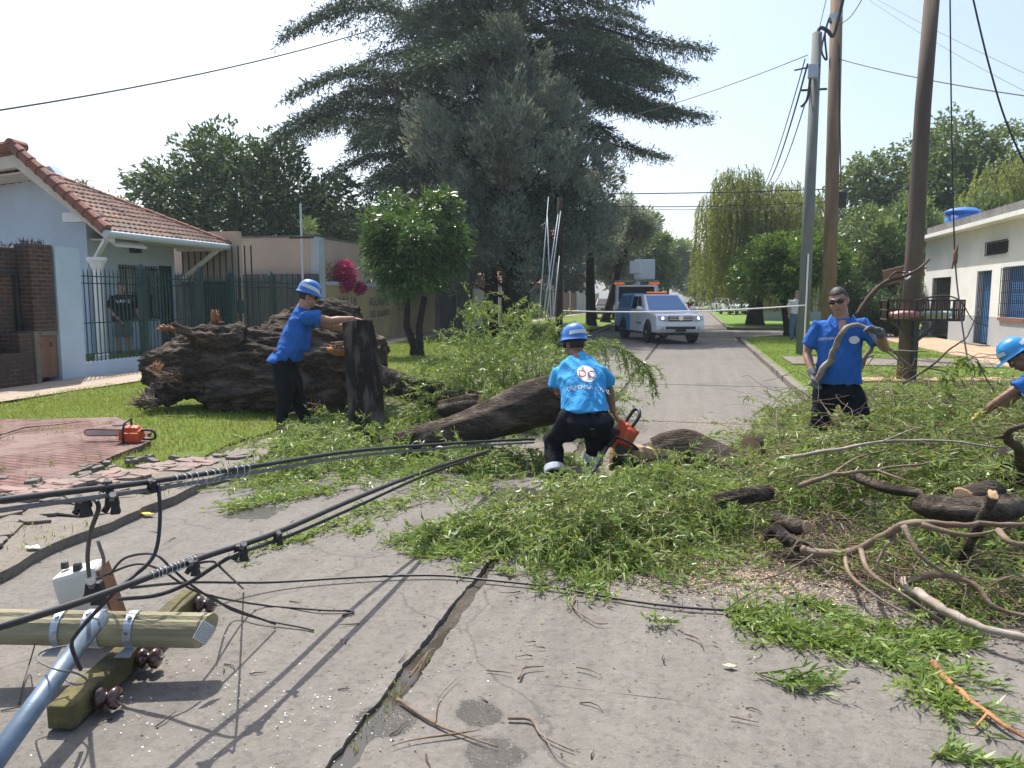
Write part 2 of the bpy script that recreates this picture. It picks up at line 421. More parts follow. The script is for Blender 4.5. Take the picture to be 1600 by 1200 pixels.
M_glassd = NT("dark_glass").fin((.02,.025,.03), .05, None, .7)
M_blueshut = simple("blue_shutter", (.09,.26,.58), .5, .1, 4, .05, 40)
M_bluetank = simple("blue_tank", (.035,.16,.50), .45, .06, 3, .05, 30)
M_greycap = simple("grey_parapet", (.17,.165,.16), .9, .3, 3, .4, 30, dirt=(.09,.085,.08))
M_polewood = simple("pole_wood_dark", (.115,.085,.062), .9, .3, 7, .6, 30, stretch=(1,1,.08), bd=.01, dirt=(.075,.058,.045))
M_polewood2 = simple("pole_wood_warm", (.20,.135,.082), .9, .3, 7, .6, 30, stretch=(1,1,.08), bd=.01, dirt=(.12,.085,.06))
M_polegreen = simple("pole_grey_green", (.15,.165,.15), .85, .25, 7, .4, 30, stretch=(1,1,.1), bd=.006)
M_poletreat = simple("treated_pole_wood", (.30,.275,.17), .85, .28, 9, .8, 24, stretch=(.06,1,1), bd=.012, dirt=(.14,.12,.075))
M_moss = simple("mossy_timber", (.13,.115,.045), .9, .45, 11, .9, 40, bd=.014, dirt=(.055,.048,.035))
M_galv = simple("galvanised_steel", (.40,.45,.50), .42, .12, 9, .08, 60, metal=.55)
M_steelb = simple("blue_grey_tube", (.155,.215,.285), .42, .25, 9, .15, 60, metal=.3, spec=.5, dirt=(.11,.14,.18))
M_porc = simple("brown_porcelain", (.055,.022,.02), .18, .2, 8, .03, 40, spec=.7, coat=.6)
M_boxw = simple("cream_box_paint", (.62,.63,.58), .5, .07, 4, .08, 40, dirt=(.50,.49,.43))
M_rust = simple("rusty_edge", (.16,.075,.04), .9, .4, 14, .6, 60)
M_cable = simple("black_cable", (.022,.023,.026), .5, .3, 20, .1, 90)
M_cableg = simple("grey_strand", (.16,.16,.165), .55, .2, 40, .5, 160)
M_clamp = simple("black_connector", (.018,.018,.02), .55, .3, 20, .5, 60)
M_tape = simple("white_tape", (.75,.75,.72), .6, .06, 10, 0)
M_plate = simple("etched_plate", (.55,.58,.60), .4, .1, 10, .1, 60, metal=.3)
M_rubber = simple("tyre_rubber", (.02,.02,.021), .8, .2, 12, .3, 60)
M_carw = simple("car_white", (.84,.85,.86), .25, .03, 3, 0, coat=.7)
M_carb = simple("car_sky_blue", (.07,.36,.68), .28, .05, 3, 0, coat=.7)
M_plasticd = simple("dark_plastic", (.03,.031,.033), .5, .15, 8, .1, 50)
M_chrome = simple("chrome", (.62,.63,.65), .15, .05, 8, 0, metal=.95)
M_orange = simple("saw_orange_plastic", (.62,.095,.03), .4, .1, 8, .05, 50, dirt=(.42,.07,.03))
M_sawbar = simple("saw_bar_steel", (.55,.57,.58), .35, .1, 9, .05, 60, metal=.6)
def emit(name, c, s):
    t = NT(name); t.fin(c, .3); t.b.inputs["Emission Color"].default_value = (*c,1); t.b.inputs["Emission Strength"].default_value = s; return t.m
M_lamp = emit("lit_headlight", (1,.93,.75), 2.2); M_amber = emit("amber_beacon", (.75,.17,.03), .35)
M_lens = NT("clear_lens").fin((.55,.57,.6), .1, None, .6)
M_redl = NT("red_lens").fin((.45,.03,.03), .25, None, .5)
M_basket = simple("rusted_iron", (.06,.042,.036), .85, .4, 20, .4, 60); M_pink = simple("pink_plastic_bag", (.62,.30,.33), .4, .2, 9, .4, 30); M_bagw = simple("pale_green_bag", (.50,.58,.53), .4, .2, 9, .4, 30)
# --- people
M_skin = simple("tanned_skin", (.40,.225,.15), .55, .2, 18, .15, 120, bd=.001)
M_skind = simple("deep_tanned_skin", (.25,.13,.082), .55, .2, 18, .15, 120, bd=.001)
def cloth(name, c, rough=.9):
    t = NT(name); co = t.coords((1,1,.45)); co2 = t.coords()
    a = t.noise(co, 7, 4, .55, 1.2); b = t.noise(co2, 220, 2)
    n = t.bump(a, .9, .04); n = t.bump(b, .15, .001, n)
    col = t.ramp(t.noise(co2, 3, 3), [(.3, mul(c,.9)), (.7, mul(c,1.1))])
    return t.fin(col, rough, n, .2)
M_shirt = cloth("royal_blue_shirt", (.032,.135,.44)); M_shirtl = cloth("sky_blue_shirt", (.06,.34,.67))
M_pants = cloth("navy_work_trousers", (.010,.012,.018)); M_pants2 = cloth("charcoal_trousers", (.014,.017,.02))
M_black = cloth("black_cotton", (.010,.013,.018)); M_shorts = cloth("grey_shorts", (.12,.13,.14)); M_jean = cloth("blue_jeans", (.10,.17,.26)); M_whitet = cloth("white_shirt", (.6,.6,.6))
M_glove = cloth("grey_work_glove", (.16,.17,.185)); M_gloveY = cloth("yellow_work_glove", (.55,.50,.12))
M_hair = simple("dark_hair", (.022,.018,.016), .6, .3, 60, .8, 150, bd=.004); M_hairg = simple("greying_hair", (.034,.031,.03), .6, .4, 60, .8, 150, bd=.004)
M_helm = simple("blue_helmet_plastic", (.02,.16,.52), .22, .05, 4, 0, spec=.6, coat=.5)
M_helm2 = simple("bright_blue_helmet_plastic", (.02,.27,.62), .22, .05, 4, 0, spec=.6, coat=.5)
M_refl = simple("reflective_strip", (.62,.66,.70), .35, .06, 9, 0, spec=.7)
M_boot = simple("dark_boot_leather", (.035,.026,.022), .6, .3, 14, .3, 60)
M_shades = NT("dark_lens").fin((.01,.01,.012), .06, None, .7)
M_lip = simple("lips", (.25,.105,.085), .5, .1, 20, 0)
M_print = simple("white_print", (.80,.80,.80), .8, .04, 20, 0); M_printr = simple("red_print", (.60,.045,.05), .8, .08, 20, 0)
# ---------------------------------------------------------------- setting: ground, road, verges
rg = np.random.default_rng(7); rnd = random.Random(11)
def inpoly(pts, poly):
    x, y = pts[:,0], pts[:,1]; r = np.zeros(len(pts), bool); n = len(poly)
    for i in range(n):
        x1, y1 = poly[i][0], poly[i][1]; x2, y2 = poly[(i+1) % n][0], poly[(i+1) % n][1]
        c = ((y1 > y) != (y2 > y)) & (x < (x2-x1)*(y-y1)/(y2-y1+1e-12)+x1); r ^= c
    return r
def nz(x, y, s=1.0, seed=0.0): return noise.noise(Vector((x*s, y*s, seed)))
def sheet(name, x0, x1, y0, y1, nx, ny, zf, mat, xf=None, kind="structure"):
    vs = []; fs = []
    for j in range(ny+1):
        y = y0+(y1-y0)*j/ny
        a, b = (x0, x1) if xf is None else xf(y)
        for i in range(nx+1):
            x = a+(b-a)*i/nx; vs.append((x, y, zf(x, y)))
    for j in range(ny):
        for i in range(nx):
            k = j*(nx+1)+i; fs.append((k, k+1, k+nx+2, k+nx+1))
    me = bpy.data.meshes.new(name); me.from_pydata(vs, [], fs)
    return tag(link(name, me, None, mat), kind=kind)
def polyprism(name, pts, z0, z1, mat, kind=None):
    mb = MB(); mb.prism([(p[0], p[1], z0) for p in pts], (0, 0, z1-z0)); o = mb.build(name, mat)
    if kind: tag(o, kind=kind)
    return o
sheet("ground", -500, 500, -60, 900, 1, 1, lambda x, y: -.10, M_dirt)
XL, XC, XR = -4.25, -1.16, 1.72
# road slabs with ragged edges and open joints
def ragged(x0, y0, x1, y1, n, amp, seed, nrmx, nrmy):
    out = []
    for i in range(n+1):
        f = i/n; w = 0 if i in (0, n) else 1
        q_ = math.hypot(x1-x0, y1-y0)*f; k = (nz(q_*1.4, seed, 1.0, seed*3.1)*amp + nz(q_*7, seed, 1.0, seed)*amp*.5 + nz(q_*23, seed, 1.0, seed)*amp*.35)*w
        out.append((x0+(x1-x0)*f+nrmx*k, y0+(y1-y0)*f+nrmy*k))
    return out
def slab(xa, xb, ya, yb, ampl, ampr, seed, z):
    n = max(8, int((yb-ya)/.028)) if ya < 14 else 10
    p = []
    p += ragged(xa, ya, xb, ya, 14, .012, seed+.3, 0, 1)[:-1]
    p += ragged(xb, ya, xb, yb, n, ampr, seed+.5, 1, 0)[:-1]
    p += ragged(xb, yb, xa, yb, 14, .012, seed+.7, 0, 1)[:-1]
    p += ragged(xa, yb, xa, ya, n, ampl, seed+.9, 1, 0)[:-1]
    return [(x, y, z) for x, y in p]
mb = MB(); s = 1.0
leftD = [-4, 1.05, 4.85, 9.4, 13.9, 18.4, 22.9, 27.4, 31.9, 40, 60, 110, 220]
rightD = [-4, .9, 3.02, 5.6, 10.2, 14.6, 19.1, 23.6, 28.1, 32.6, 41, 60, 110, 220]
for k in range(len(leftD)-1):
    s += 1; mb.prism(slab(XL, XC-.035, leftD[k]+.006, leftD[k+1]-.006, .03, .028, s, -.12), (0, 0, .12+.004*math.sin(k*2.1)))
for k in range(len(rightD)-1):
    s += 1; mb.prism(slab(XC+.045, XR, rightD[k]+.006, rightD[k+1]-.006, .035, .02, s, -.12), (0, 0, .12+.005*math.sin(k*1.3+1)))
tag(mb.build("road", M_conc), kind="structure")
sheet("joint_dirt", XC-.2, XC+.3, -3, 30, 4, 200, lambda x, y: -.014-.03*max(0, min(1, (x-XC+.03)/.10))+.022*nz(x, y, 3.2)+.012*nz(x, y, 11), M_dirt)
# cross street on the right
mb = MB(); mb.prism([(XR+.004, 33.2, -.12), (45, 33.2, -.12), (45, 40.2, -.12), (XR+.004, 40.2, -.12)], (0, 0, .118)); tag(mb.build("side_street", M_conc), kind="structure")
# puddles lying in the broken joint
def puddle(name, c, rx, ry, z, seed, rot=0.0):
    vs = [(c[0], c[1], z)]; n = 40
    for i in range(n):
        a = 2*math.pi*i/n; r = 1+.22*nz(math.cos(a), math.sin(a), 1, seed)
        x, y = rx*r*math.cos(a), ry*r*math.sin(a)
        vs.append((c[0]+x*math.cos(rot)-y*math.sin(rot), c[1]+x*math.sin(rot)+y*math.cos(rot), z))
    me = bpy.data.meshes.new(name); me.from_pydata(vs, [], [(0, i+1, (i+1) % n+1) for i in range(n)])
    return tag(link(name, me, None, M_water), kind="structure")
puddle("puddle", (XC+.02, 2.75), .085, .75, -.016, 3.0)
# gutter water, left kerb rubble
sheet("gutter_water", -4.72, -4.2, -2, 11.5, 6, 80, lambda x, y: -.042, M_water, lambda y: (-4.74+.10*nz(0, y, 1.4), -4.22+.07*nz(3, y, 1.7)))
def vz(x, y):
    e = min(1, max(0, (-4.9-x)/1.0)); return .0+.06*e+.03*nz(x, y, .8)+.015*nz(x, y, 3)
sheet("grass_verge", -10, -4.7, -3, 140, 60, 700, vz, M_verge, lambda y: (-10.0, -4.95+.14*nz(1, y, 1.1)+.05*nz(1, y, 5)))
sheet("footpath", -11.5, -9.98, -3, 140, 12, 140, lambda x, y: .085+.012*nz(x, y, 2.2), M_path)
sheet("lawn", -14.4, -11.72, 12.3, 19.5, 6, 20, lambda x, y: .25, M_lawn)
sheet("yard", -70, -11.70, -10, 140, 6, 20, lambda x, y: .10, simple("packed_yard", (.20,.175,.15), .95, .2, 2, .4, 30))
# concrete apron / rubble beside the gutter
mb = MB()
ap = [G(x, y, .03) for x, y in [(-200, 900), (-60, 800), (60, 772), (190, 752), (235, 742), (300, 728), (370, 706), (420, 690), (440, 700), (400, 728), (330, 755), (250, 790), (190, 815), (110, 850), (20, 890), (-150, 960)]]
def jag(poly, amp, seed, step=.12):
    out = []
    for i in range(len(poly)):
        a = Vector(poly[i]); b = Vector(poly[(i+1) % len(poly)]); n = max(1, int((b-a).length/step))
        for k in range(n):
            p = a.lerp(b, k/n); out.append((p.x+amp*nz(p.x, p.y, 4, seed), p.y+amp*nz(p.x, p.y, 4, seed+5), p.z))
    return out
polyprism("broken_kerb_apron", jag(ap, .08, 2.0), -.1, .068, M_curb, "structure")
# red paver driveway
dv = [G(x, y, .085) for x, y in [(-420, 668), (-60, 655), (60, 655), (182, 652), (236, 676), (232, 690), (180, 712), (120, 738), (40, 765), (-60, 790), (-420, 900)]]
polyprism("paver_driveway", jag(dv, .05, 6.0), -.05, .088, M_pave, "structure")
for k in range(46):                                                   # loose pavers and kerb rubble
    px = rnd.uniform(-10, 300); py = 768-.16*px+rnd.uniform(-14, 22); g = G(px, py, .05)
    if k == 0: mb = MB()
    sx = rnd.uniform(.04, .13)
    mb.box((g.x, g.y, .078+rnd.random()*.02), (sx, sx*rnd.uniform(.5, 1), rnd.uniform(.03, .06)), Euler((rnd.uniform(-.3, .3), rnd.uniform(-.3, .3), rnd.random()*3)).to_matrix(), .85)
tag(mb.build("kerb_rubble", M_curb, bevel=.006), kind="stuff")
mb = MB(); apg = np.array([[q[0], q[1]] for q in ap])
for k in range(70):                                                   # broken slabs of the old kerb apron
    px = rnd.uniform(-40, 390); py = 770-.175*px+rnd.uniform(-2, 80)*(1-px/520); g = G(px, py, .07)
    if not inpoly(np.array([[g.x, g.y]]), apg)[0]: continue
    n = rnd.randint(5, 7); r0 = rnd.uniform(.06, .24); a0 = rnd.random()*6; tx, ty = rnd.uniform(-.07, .07), rnd.uniform(-.07, .07)
    q = []
    for i in range(n): a = a0+6.283*i/n; r = r0*rnd.uniform(.6, 1.1); q.append((g.x+r*math.cos(a), g.y+r*math.sin(a), .066+tx*r*math.cos(a)+ty*r*math.sin(a)+rnd.uniform(0, .012)))
    mb.prism(q, (0, 0, rnd.uniform(.012, .03)))
tag(mb.build("broken_apron_slabs", M_curb, bevel=.006), kind="stuff")
mb = MB()
for k in range(60):
    px = rnd.uniform(10, 330); py = 748-.17*px+rnd.uniform(0, 16)+28; g = G(px, py, .05)
    mb.box((g.x, g.y, .080+rnd.random()*.012), (.20, .095, .05), Euler((rnd.uniform(-.08, .08), rnd.uniform(-.08, .08), R(-8)+rnd.uniform(-.25, .25))).to_matrix())
M_pbrick = simple("loose_paver", (.25,.175,.15), .9, .3, 4, .3, 40, dirt=(.22,.18,.15))
tag(mb.build("loose_paver_edge", M_pbrick, bevel=.006), kind="stuff")
# right kerb and verge
mb = MB(); y = 8.6; k = 0
def kx(y):
    if y > 29.5: return XR+.0+ (0 if y > 40 else ((y-29.5)/3.2)**2*2.4)
    return XR
while y < 32.0:
    L = 1.0 if y < 28 else .45
    a = (kx(y)+rnd.uniform(-.012, .012), y+.01); b = (kx(y+L)+rnd.uniform(-.012, .012), y+L-.012)
    mb.prism([(a[0], a[1], -.1), (a[0]+.15, a[1], -.1), (b[0]+.15, b[1], -.1), (b[0], b[1], -.1)], (0, 0, .225+rnd.uniform(-.012, .012))); y += L
y = 41.0
while y < 140:
    mb.prism([(XR, y, -.1), (XR+.15, y, -.1), (XR+.15, y+2.97, -.1), (XR, y+2.97, -.1)], (0, 0, .22)); y += 3
mb.bx((5, 32.6, -.1), (45, 32.75, .12)); mb.bx((2.0, 40.6, -.1), (45, 40.75, .12))
tag(mb.build("kerb", M_curb, bevel=.02), kind="structure")
mb = MB(); y = 12.0                                                    # left kerb further up the street
while y < 140:
    mb.bx((XL-.16, y, -.1), (XL, y+1.97, .10)); y += 2
tag(mb.build("kerb", M_curb, bevel=.02), kind="structure")
def vr(x, y):
    e = min(1, max(0, (x-1.9)/.5)); return .085+.05*e*.5+.025*nz(x, y, .8)+.012*nz(x, y, 3)
sheet("dirt_shoulder", 1.70, 60, -10, 8.75, 60, 50, lambda x, y: -.004+.02*nz(x, y, 1.5)+.012*nz(x, y, 5), M_dirt)
sheet("dirt_strip", -5.7, -4.35, -3, 14, 12, 90, lambda x, y: -.022+.03*nz(x, y, 3), M_dirt)
sheet("grass_verge", 1.86, 40, 8.6, 32.4, 80, 90, vr, M_lawn, lambda y: (kx(y)+.13, 40))
sheet("grass_verge", 1.86, 40, 40.8, 140, 40, 60, vr, M_lawn)
sheet("grass_verge", 16, 300, 41, 300, 4, 8, lambda x, y: .05, M_lawn); sheet("grass_verge", -300, -60, -10, 300, 4, 8, lambda x, y: .05, M_lawn)
polyprism("footpath", [(6.6, 9), (8.75, 9), (8.75, 32.3), (6.6, 32.3)], -.05, .155, simple("sandy_footpath", (.42,.30,.20), .95, .15, 3, .4, 40, dirt=(.33,.25,.18)), "structure")
polyprism("concrete_drive", jag([(2.2, 18.2, 0), (6.55, 18.2, 0), (6.55, 20.6, 0), (2.2, 20.4, 0)], .06, 2), -.05, .150, M_curb, "structure")
polyprism("dirt_path", jag([(2.4, 14.6, 0), (6.55, 15.6, 0), (6.55, 16.2, 0), (2.4, 15.2, 0)], .08, 4), -.05, .146, simple("bare_soil_path", (.36,.25,.16), .95, .2, 3, .4, 40), "structure")
# grass blades (near verges)
def blades(name, pts, hmin, hmax, w, mat):
    pts = np.asarray(pts); N = len(pts)
    D = np.stack([rg.normal(0, .38, N), rg.normal(0, .38, N), np.ones(N)], 1)
    L = rg.uniform(hmin, hmax, N)*(.6+.8*rg.random(N)**2)
    V, Fq = leaf_quads(pts, D, L, w*(.7+.6*rg.random(N)), rg, .3)
    return tag(link(name, np_mesh(name, V, Fq), None, mat), kind="stuff")
def patchy(p, s, seed, th):
    return np.array([nz(a, b, s, seed)+.5*nz(a, b, s*3.1, seed+4) > th for a, b in p[:, :2]])
N = 125000
p = np.stack([rg.uniform(-10.1, -4.68, N), 4+rg.random(N)**1.25*22, np.zeros(N)], 1)
p[:,2] = np.array([vz(a, b) for a, b in p[:, :2]]); p = p[~inpoly(p, dv)]; p = p[~(inpoly(p, ap) & (p[:,2] < .066))]; p = p[patchy(p, .7, 3.3, -.62)]
p[:,2] = np.array([vz(a, b) for a, b in p[:, :2]])-.005
blades("verge_grass_blades", p, .035, .085, .008, M_grassb)
q = np.stack([rg.uniform(-9.5, -3.6, 9000), rg.uniform(3.2, 9.2, 9000), np.full(9000, .05)], 1)   # weeds in the paving
q = q[inpoly(q, dv) | inpoly(q, ap)]; q = q[patchy(q, 1.6, 9.1, .30)]; q[:,2] = .066+.02*inpoly(q, dv); blades("paving_weeds", q, .03, .07, .009, M_grassb)
N = 52000
p = np.stack([1.95+rg.random(N)**1.2*5, 8.7+rg.random(N)**1.15*21, np.zeros(N)], 1); p[:,2] = np.array([vr(a, b) for a, b in p[:, :2]])-.005
blades("verge_grass_blades", p, .03, .075, .010, M_grassb)
N = 15000
p = np.stack([rg.uniform(-14.2, -11.75, N), rg.uniform(12, 19, N), np.full(N, .25)], 1); blades("lawn_grass_blades", p, .05, .12, .010, M_grassb)
q = np.stack([rg.normal(XC+.02, .05, 1500), rg.uniform(2.4, 12, 1500), np.full(1500, -.015)], 1); q = q[patchy(q, 1.4, 5.5, .05)]; blades("joint_weeds", q, .012, .035, .007, M_grassb)
# litter: wood chips, grit, dry bits on the road
def chips(name, n, cx, cy, sx, sy, l, w, mat, z=.008):
    B = np.stack([rg.normal(cx, sx, n), rg.normal(cy, sy, n), np.full(n, z)+rg.random(n)*.008], 1)
    D = np.stack([rg.normal(size=n), rg.normal(size=n), rg.normal(0, .12, n)], 1)
    V, Fq = leaf_quads(B, D, l*(.4+rg.random(n)), w*(.5+rg.random(n)), rg, .1, np.tile([[0, 0, 1.0]], (n, 1))+rg.normal(0, .25, (n, 3)))
    return V, Fq
def merge(parts):
    Vs = []; Fs = []; b = 0
    for V, Fq in parts: Vs.append(V); Fs.append(Fq+b); b += len(V)
    return np.concatenate(Vs), np.concatenate(Fs)
cs = []
for px, py, n, sx, sy in [(1190, 890, 2600, .42, .30), (1080, 905, 900, .5, .2), (1120, 665, 1500, .5, .35), (1230, 690, 900, .4, .3), (950, 745, 700, .4, .2), (730, 640, 900, .2, .2), (1300, 930, 800, .5, .3), (1020, 700, 900, .4, .25)]:
    g = G(px, py); cs.append(chips("", n, g.x, g.y, sx, sy, .015, .007, None))
V, Fq = merge(cs); tag(link("sawdust_chips", np_mesh("sawdust_chips", V, Fq), None, M_chip), kind="stuff")
B = chips("", 2600, -.6, 5, 1.9, 3.5, .018, .008, None); k = (B[0].reshape(-1, 4, 3)[:, 0, 0] > XL) & (B[0].reshape(-1, 4, 3)[:, 0, 0] < XR)
V = B[0].reshape(-1, 4, 3)[k].reshape(-1, 3); tag(link("road_litter", np_mesh("road_litter", V, np.arange(len(V)).reshape(-1, 4)), None, M_litter), kind="stuff")
V, Fq = merge([chips("", 55, G(a, b).x, G(a, b).y, .30, .22, .007, .006, None) for a, b in [(360, 1150), (240, 1120), (420, 1090), (500, 1130)]])
M_grit = simple("pale_glass_grit", (.7,.73,.76), .3, .2, 30, 0); tag(link("shattered_lamp_grit", np_mesh("shattered_lamp_grit", V, Fq), None, M_grit), kind="stuff")
mb = MB()
for k in range(120):
    x = rnd.uniform(-3.6, 1.6); y = 2.3+rnd.random()**1.6*9; a = rnd.random()*6.28; L = rnd.uniform(.04, .14)
    q = [(x, y, .008)]
    for j in range(3): a += rnd.uniform(-.6, .6); q.append((q[-1][0]+math.cos(a)*L/3, q[-1][1]+math.sin(a)*L/3, .008+rnd.random()*.01))
    mb.tube(q, [.003, .003, .002, .001], 4)
tag(mb.build("twig_litter", M_twigd, smooth=True), kind="stuff")
# ---------------------------------------------------------------- trees
def sphere_dirs(n, r): return nrm(r.normal(size=(n, 3)))
def tree(name, label, base, cz, rad, trunk_top, tr, nlump, nleaf, ll, lw, mat, bark, seed, lumpr=.42, droop=.3, lean=(0, 0), forks=1, cat="tree", group=None, flat=.0, spread=.85, upward=0.0):
    r = np.random.default_rng(seed); rr = random.Random(seed); base = Vector(base)
    e = thing(name, label, cat, base, 0, group)
    C = np.array([base.x+lean[0], base.y+lean[1], cz]); Rd = np.array(rad)
    d = sphere_dirs(nlump, r); rad_f = r.uniform(.35, spread, nlump)[:, None]
    lc = C + d*rad_f*Rd; lc[:, 2] = np.maximum(lc[:, 2], C[2]-Rd[2]*.75)
    lr = lumpr*Rd.mean()*r.uniform(.55, 1.15, nlump)
    # wood
    mb = MB(); tips = []
    for f in range(forks):
        o = Vector(((f-(forks-1)/2)*tr*1.5, 0, 0)) if forks > 1 else Vector((0, 0, 0))
        top = Vector((base.x+lean[0]*.6, base.y+lean[1]*.6, trunk_top)) + o*1.9
        pts = [base+o*.5+Vector((0, 0, -.1)), base+o*.6+Vector((0, 0, .25)), base.lerp(top, .5)+o*.4+Vector((rr.uniform(-.12, .12), 0, 0)), top]
        k = 1/math.sqrt(forks); mb.tube(pts, [tr*1.35*k, tr*k, tr*.82*k, tr*.7*k], 9, jit=.1, seed=seed); tips.append(top)
    for i in range(nlump):
        if i % 2 and nlump > 14: continue
        a = tips[i % len(tips)]; b = Vector(lc[i]); m = a.lerp(b, .5)+Vector((rr.uniform(-.2, .2), rr.uniform(-.2, .2), rr.uniform(0, .35)))*Rd[2]*.25
        mb.tube([a-Vector((0, 0, .15)), m, b], [tr*.42, tr*.24, tr*.07], 6, jit=.1, seed=i)
    mb.build("trunk", bark, e, smooth=True)
    # crown: leaf clumps through lumps
    per = 9; ncl = nleaf//per
    w = lr**2; idx = r.choice(nlump, ncl, p=w/w.sum())
    dd = sphere_dirs(ncl, r); dd[:, 2] = np.where(r.random(ncl) < .3, np.abs(dd[:, 2]), dd[:, 2])
    sh = r.uniform(.45, 1.05, ncl)[:, None]
    sc = np.array([1, 1, 1-flat])
    cc = lc[idx] + dd*sh*lr[idx][:, None]*sc
    out = nrm(cc-C)
    B = np.repeat(cc, per, 0)+r.normal(0, ll*.45, (ncl*per, 3))
    D = np.repeat(out*.55+dd*.5, per, 0)+r.normal(0, .6, (ncl*per, 3)); D[:, 2] += -droop+upward
    n = len(B); V, Fq = leaf_quads(B, D, ll*r.uniform(.6, 1.25, n), lw*r.uniform(.7, 1.2, n), r)
    link("crown", np_mesh("crown", V, Fq), e, mat); return e
def willow_tree(name, label, base, cz, rad, trunk_top, tr, nstr, mat, bark, seed, lean=(0, 0), smin=1.5, smax=4.5, leaf=.17, lw=.035, zmin=1.3, cat="tree"):
    r = np.random.default_rng(seed); rr = random.Random(seed); base = Vector(base); e = thing(name, label, cat, base)
    top = Vector((base.x+lean[0], base.y+lean[1], trunk_top)); mb = MB()
    mb.tube([base-Vector((0, 0, .1)), base.lerp(top, .15), base.lerp(top, .55)+Vector((.1, 0, 0)), top], [tr*1.4, tr, tr*.85, tr*.7], 10, jit=.12, seed=seed)
    nl = 15; hubs = []
    for i in range(nl):
        a = 2*math.pi*i/nl+rr.uniform(-.2, .2); f = rr.uniform(.25, .8)
        h = Vector((top.x+math.cos(a)*rad[0]*f, top.y+math.sin(a)*rad[1]*f, cz+rad[2]*(1-.75*f*f)*rr.uniform(.5, 1.05)))
        hubs.append(h); mb.tube([top-Vector((0, 0, .2)), top.lerp(h, .5)+Vector((0, 0, .5)), h], [tr*.4, tr*.22, tr*.06], 6, jit=.1)
    mb.build("trunk", bark, e, smooth=True)
    Bs = []; Ds = []
    for i in range(nstr):
        h = np.array(hubs[rr.randrange(nl)]); a = rr.uniform(0, 6.283); q = rad[0]*.34*rr.random()**.6
        s0 = h + np.array([math.cos(a)*q, math.sin(a)*q, rr.uniform(-.3, .25)*rad[2]*.5])
        L = min(rr.uniform(smin, smax), s0[2]-zmin+rr.uniform(-.3, .3)); n = max(4, int(L/ (leaf*.42)))
        t = np.linspace(0, 1, n); ox, oy = math.cos(a), math.sin(a); sw = rr.uniform(.15, .5)
        pt = np.stack([s0[0]+ox*sw*np.sin(t*1.5)+.05*np.sin(t*9+i), s0[1]+oy*sw*np.sin(t*1.5), s0[2]+.18*np.sin(t*3)*(t < .3)-L*t**1.15], 1)
        Bs.append(pt); dv_ = np.zeros((n, 3)); dv_[:, 2] = -1; dv_[:, 0] = ox*.3; dv_[:, 1] = oy*.3; Ds.append(dv_+r.normal(0, .35, (n, 3)))
    B = np.concatenate(Bs); D = np.concatenate(Ds); n = len(B)
    V, Fq = leaf_quads(B, D, leaf*r.uniform(.7, 1.3, n), lw*r.uniform(.7, 1.3, n), r); link("crown", np_mesh("crown", V, Fq), e, mat); return e
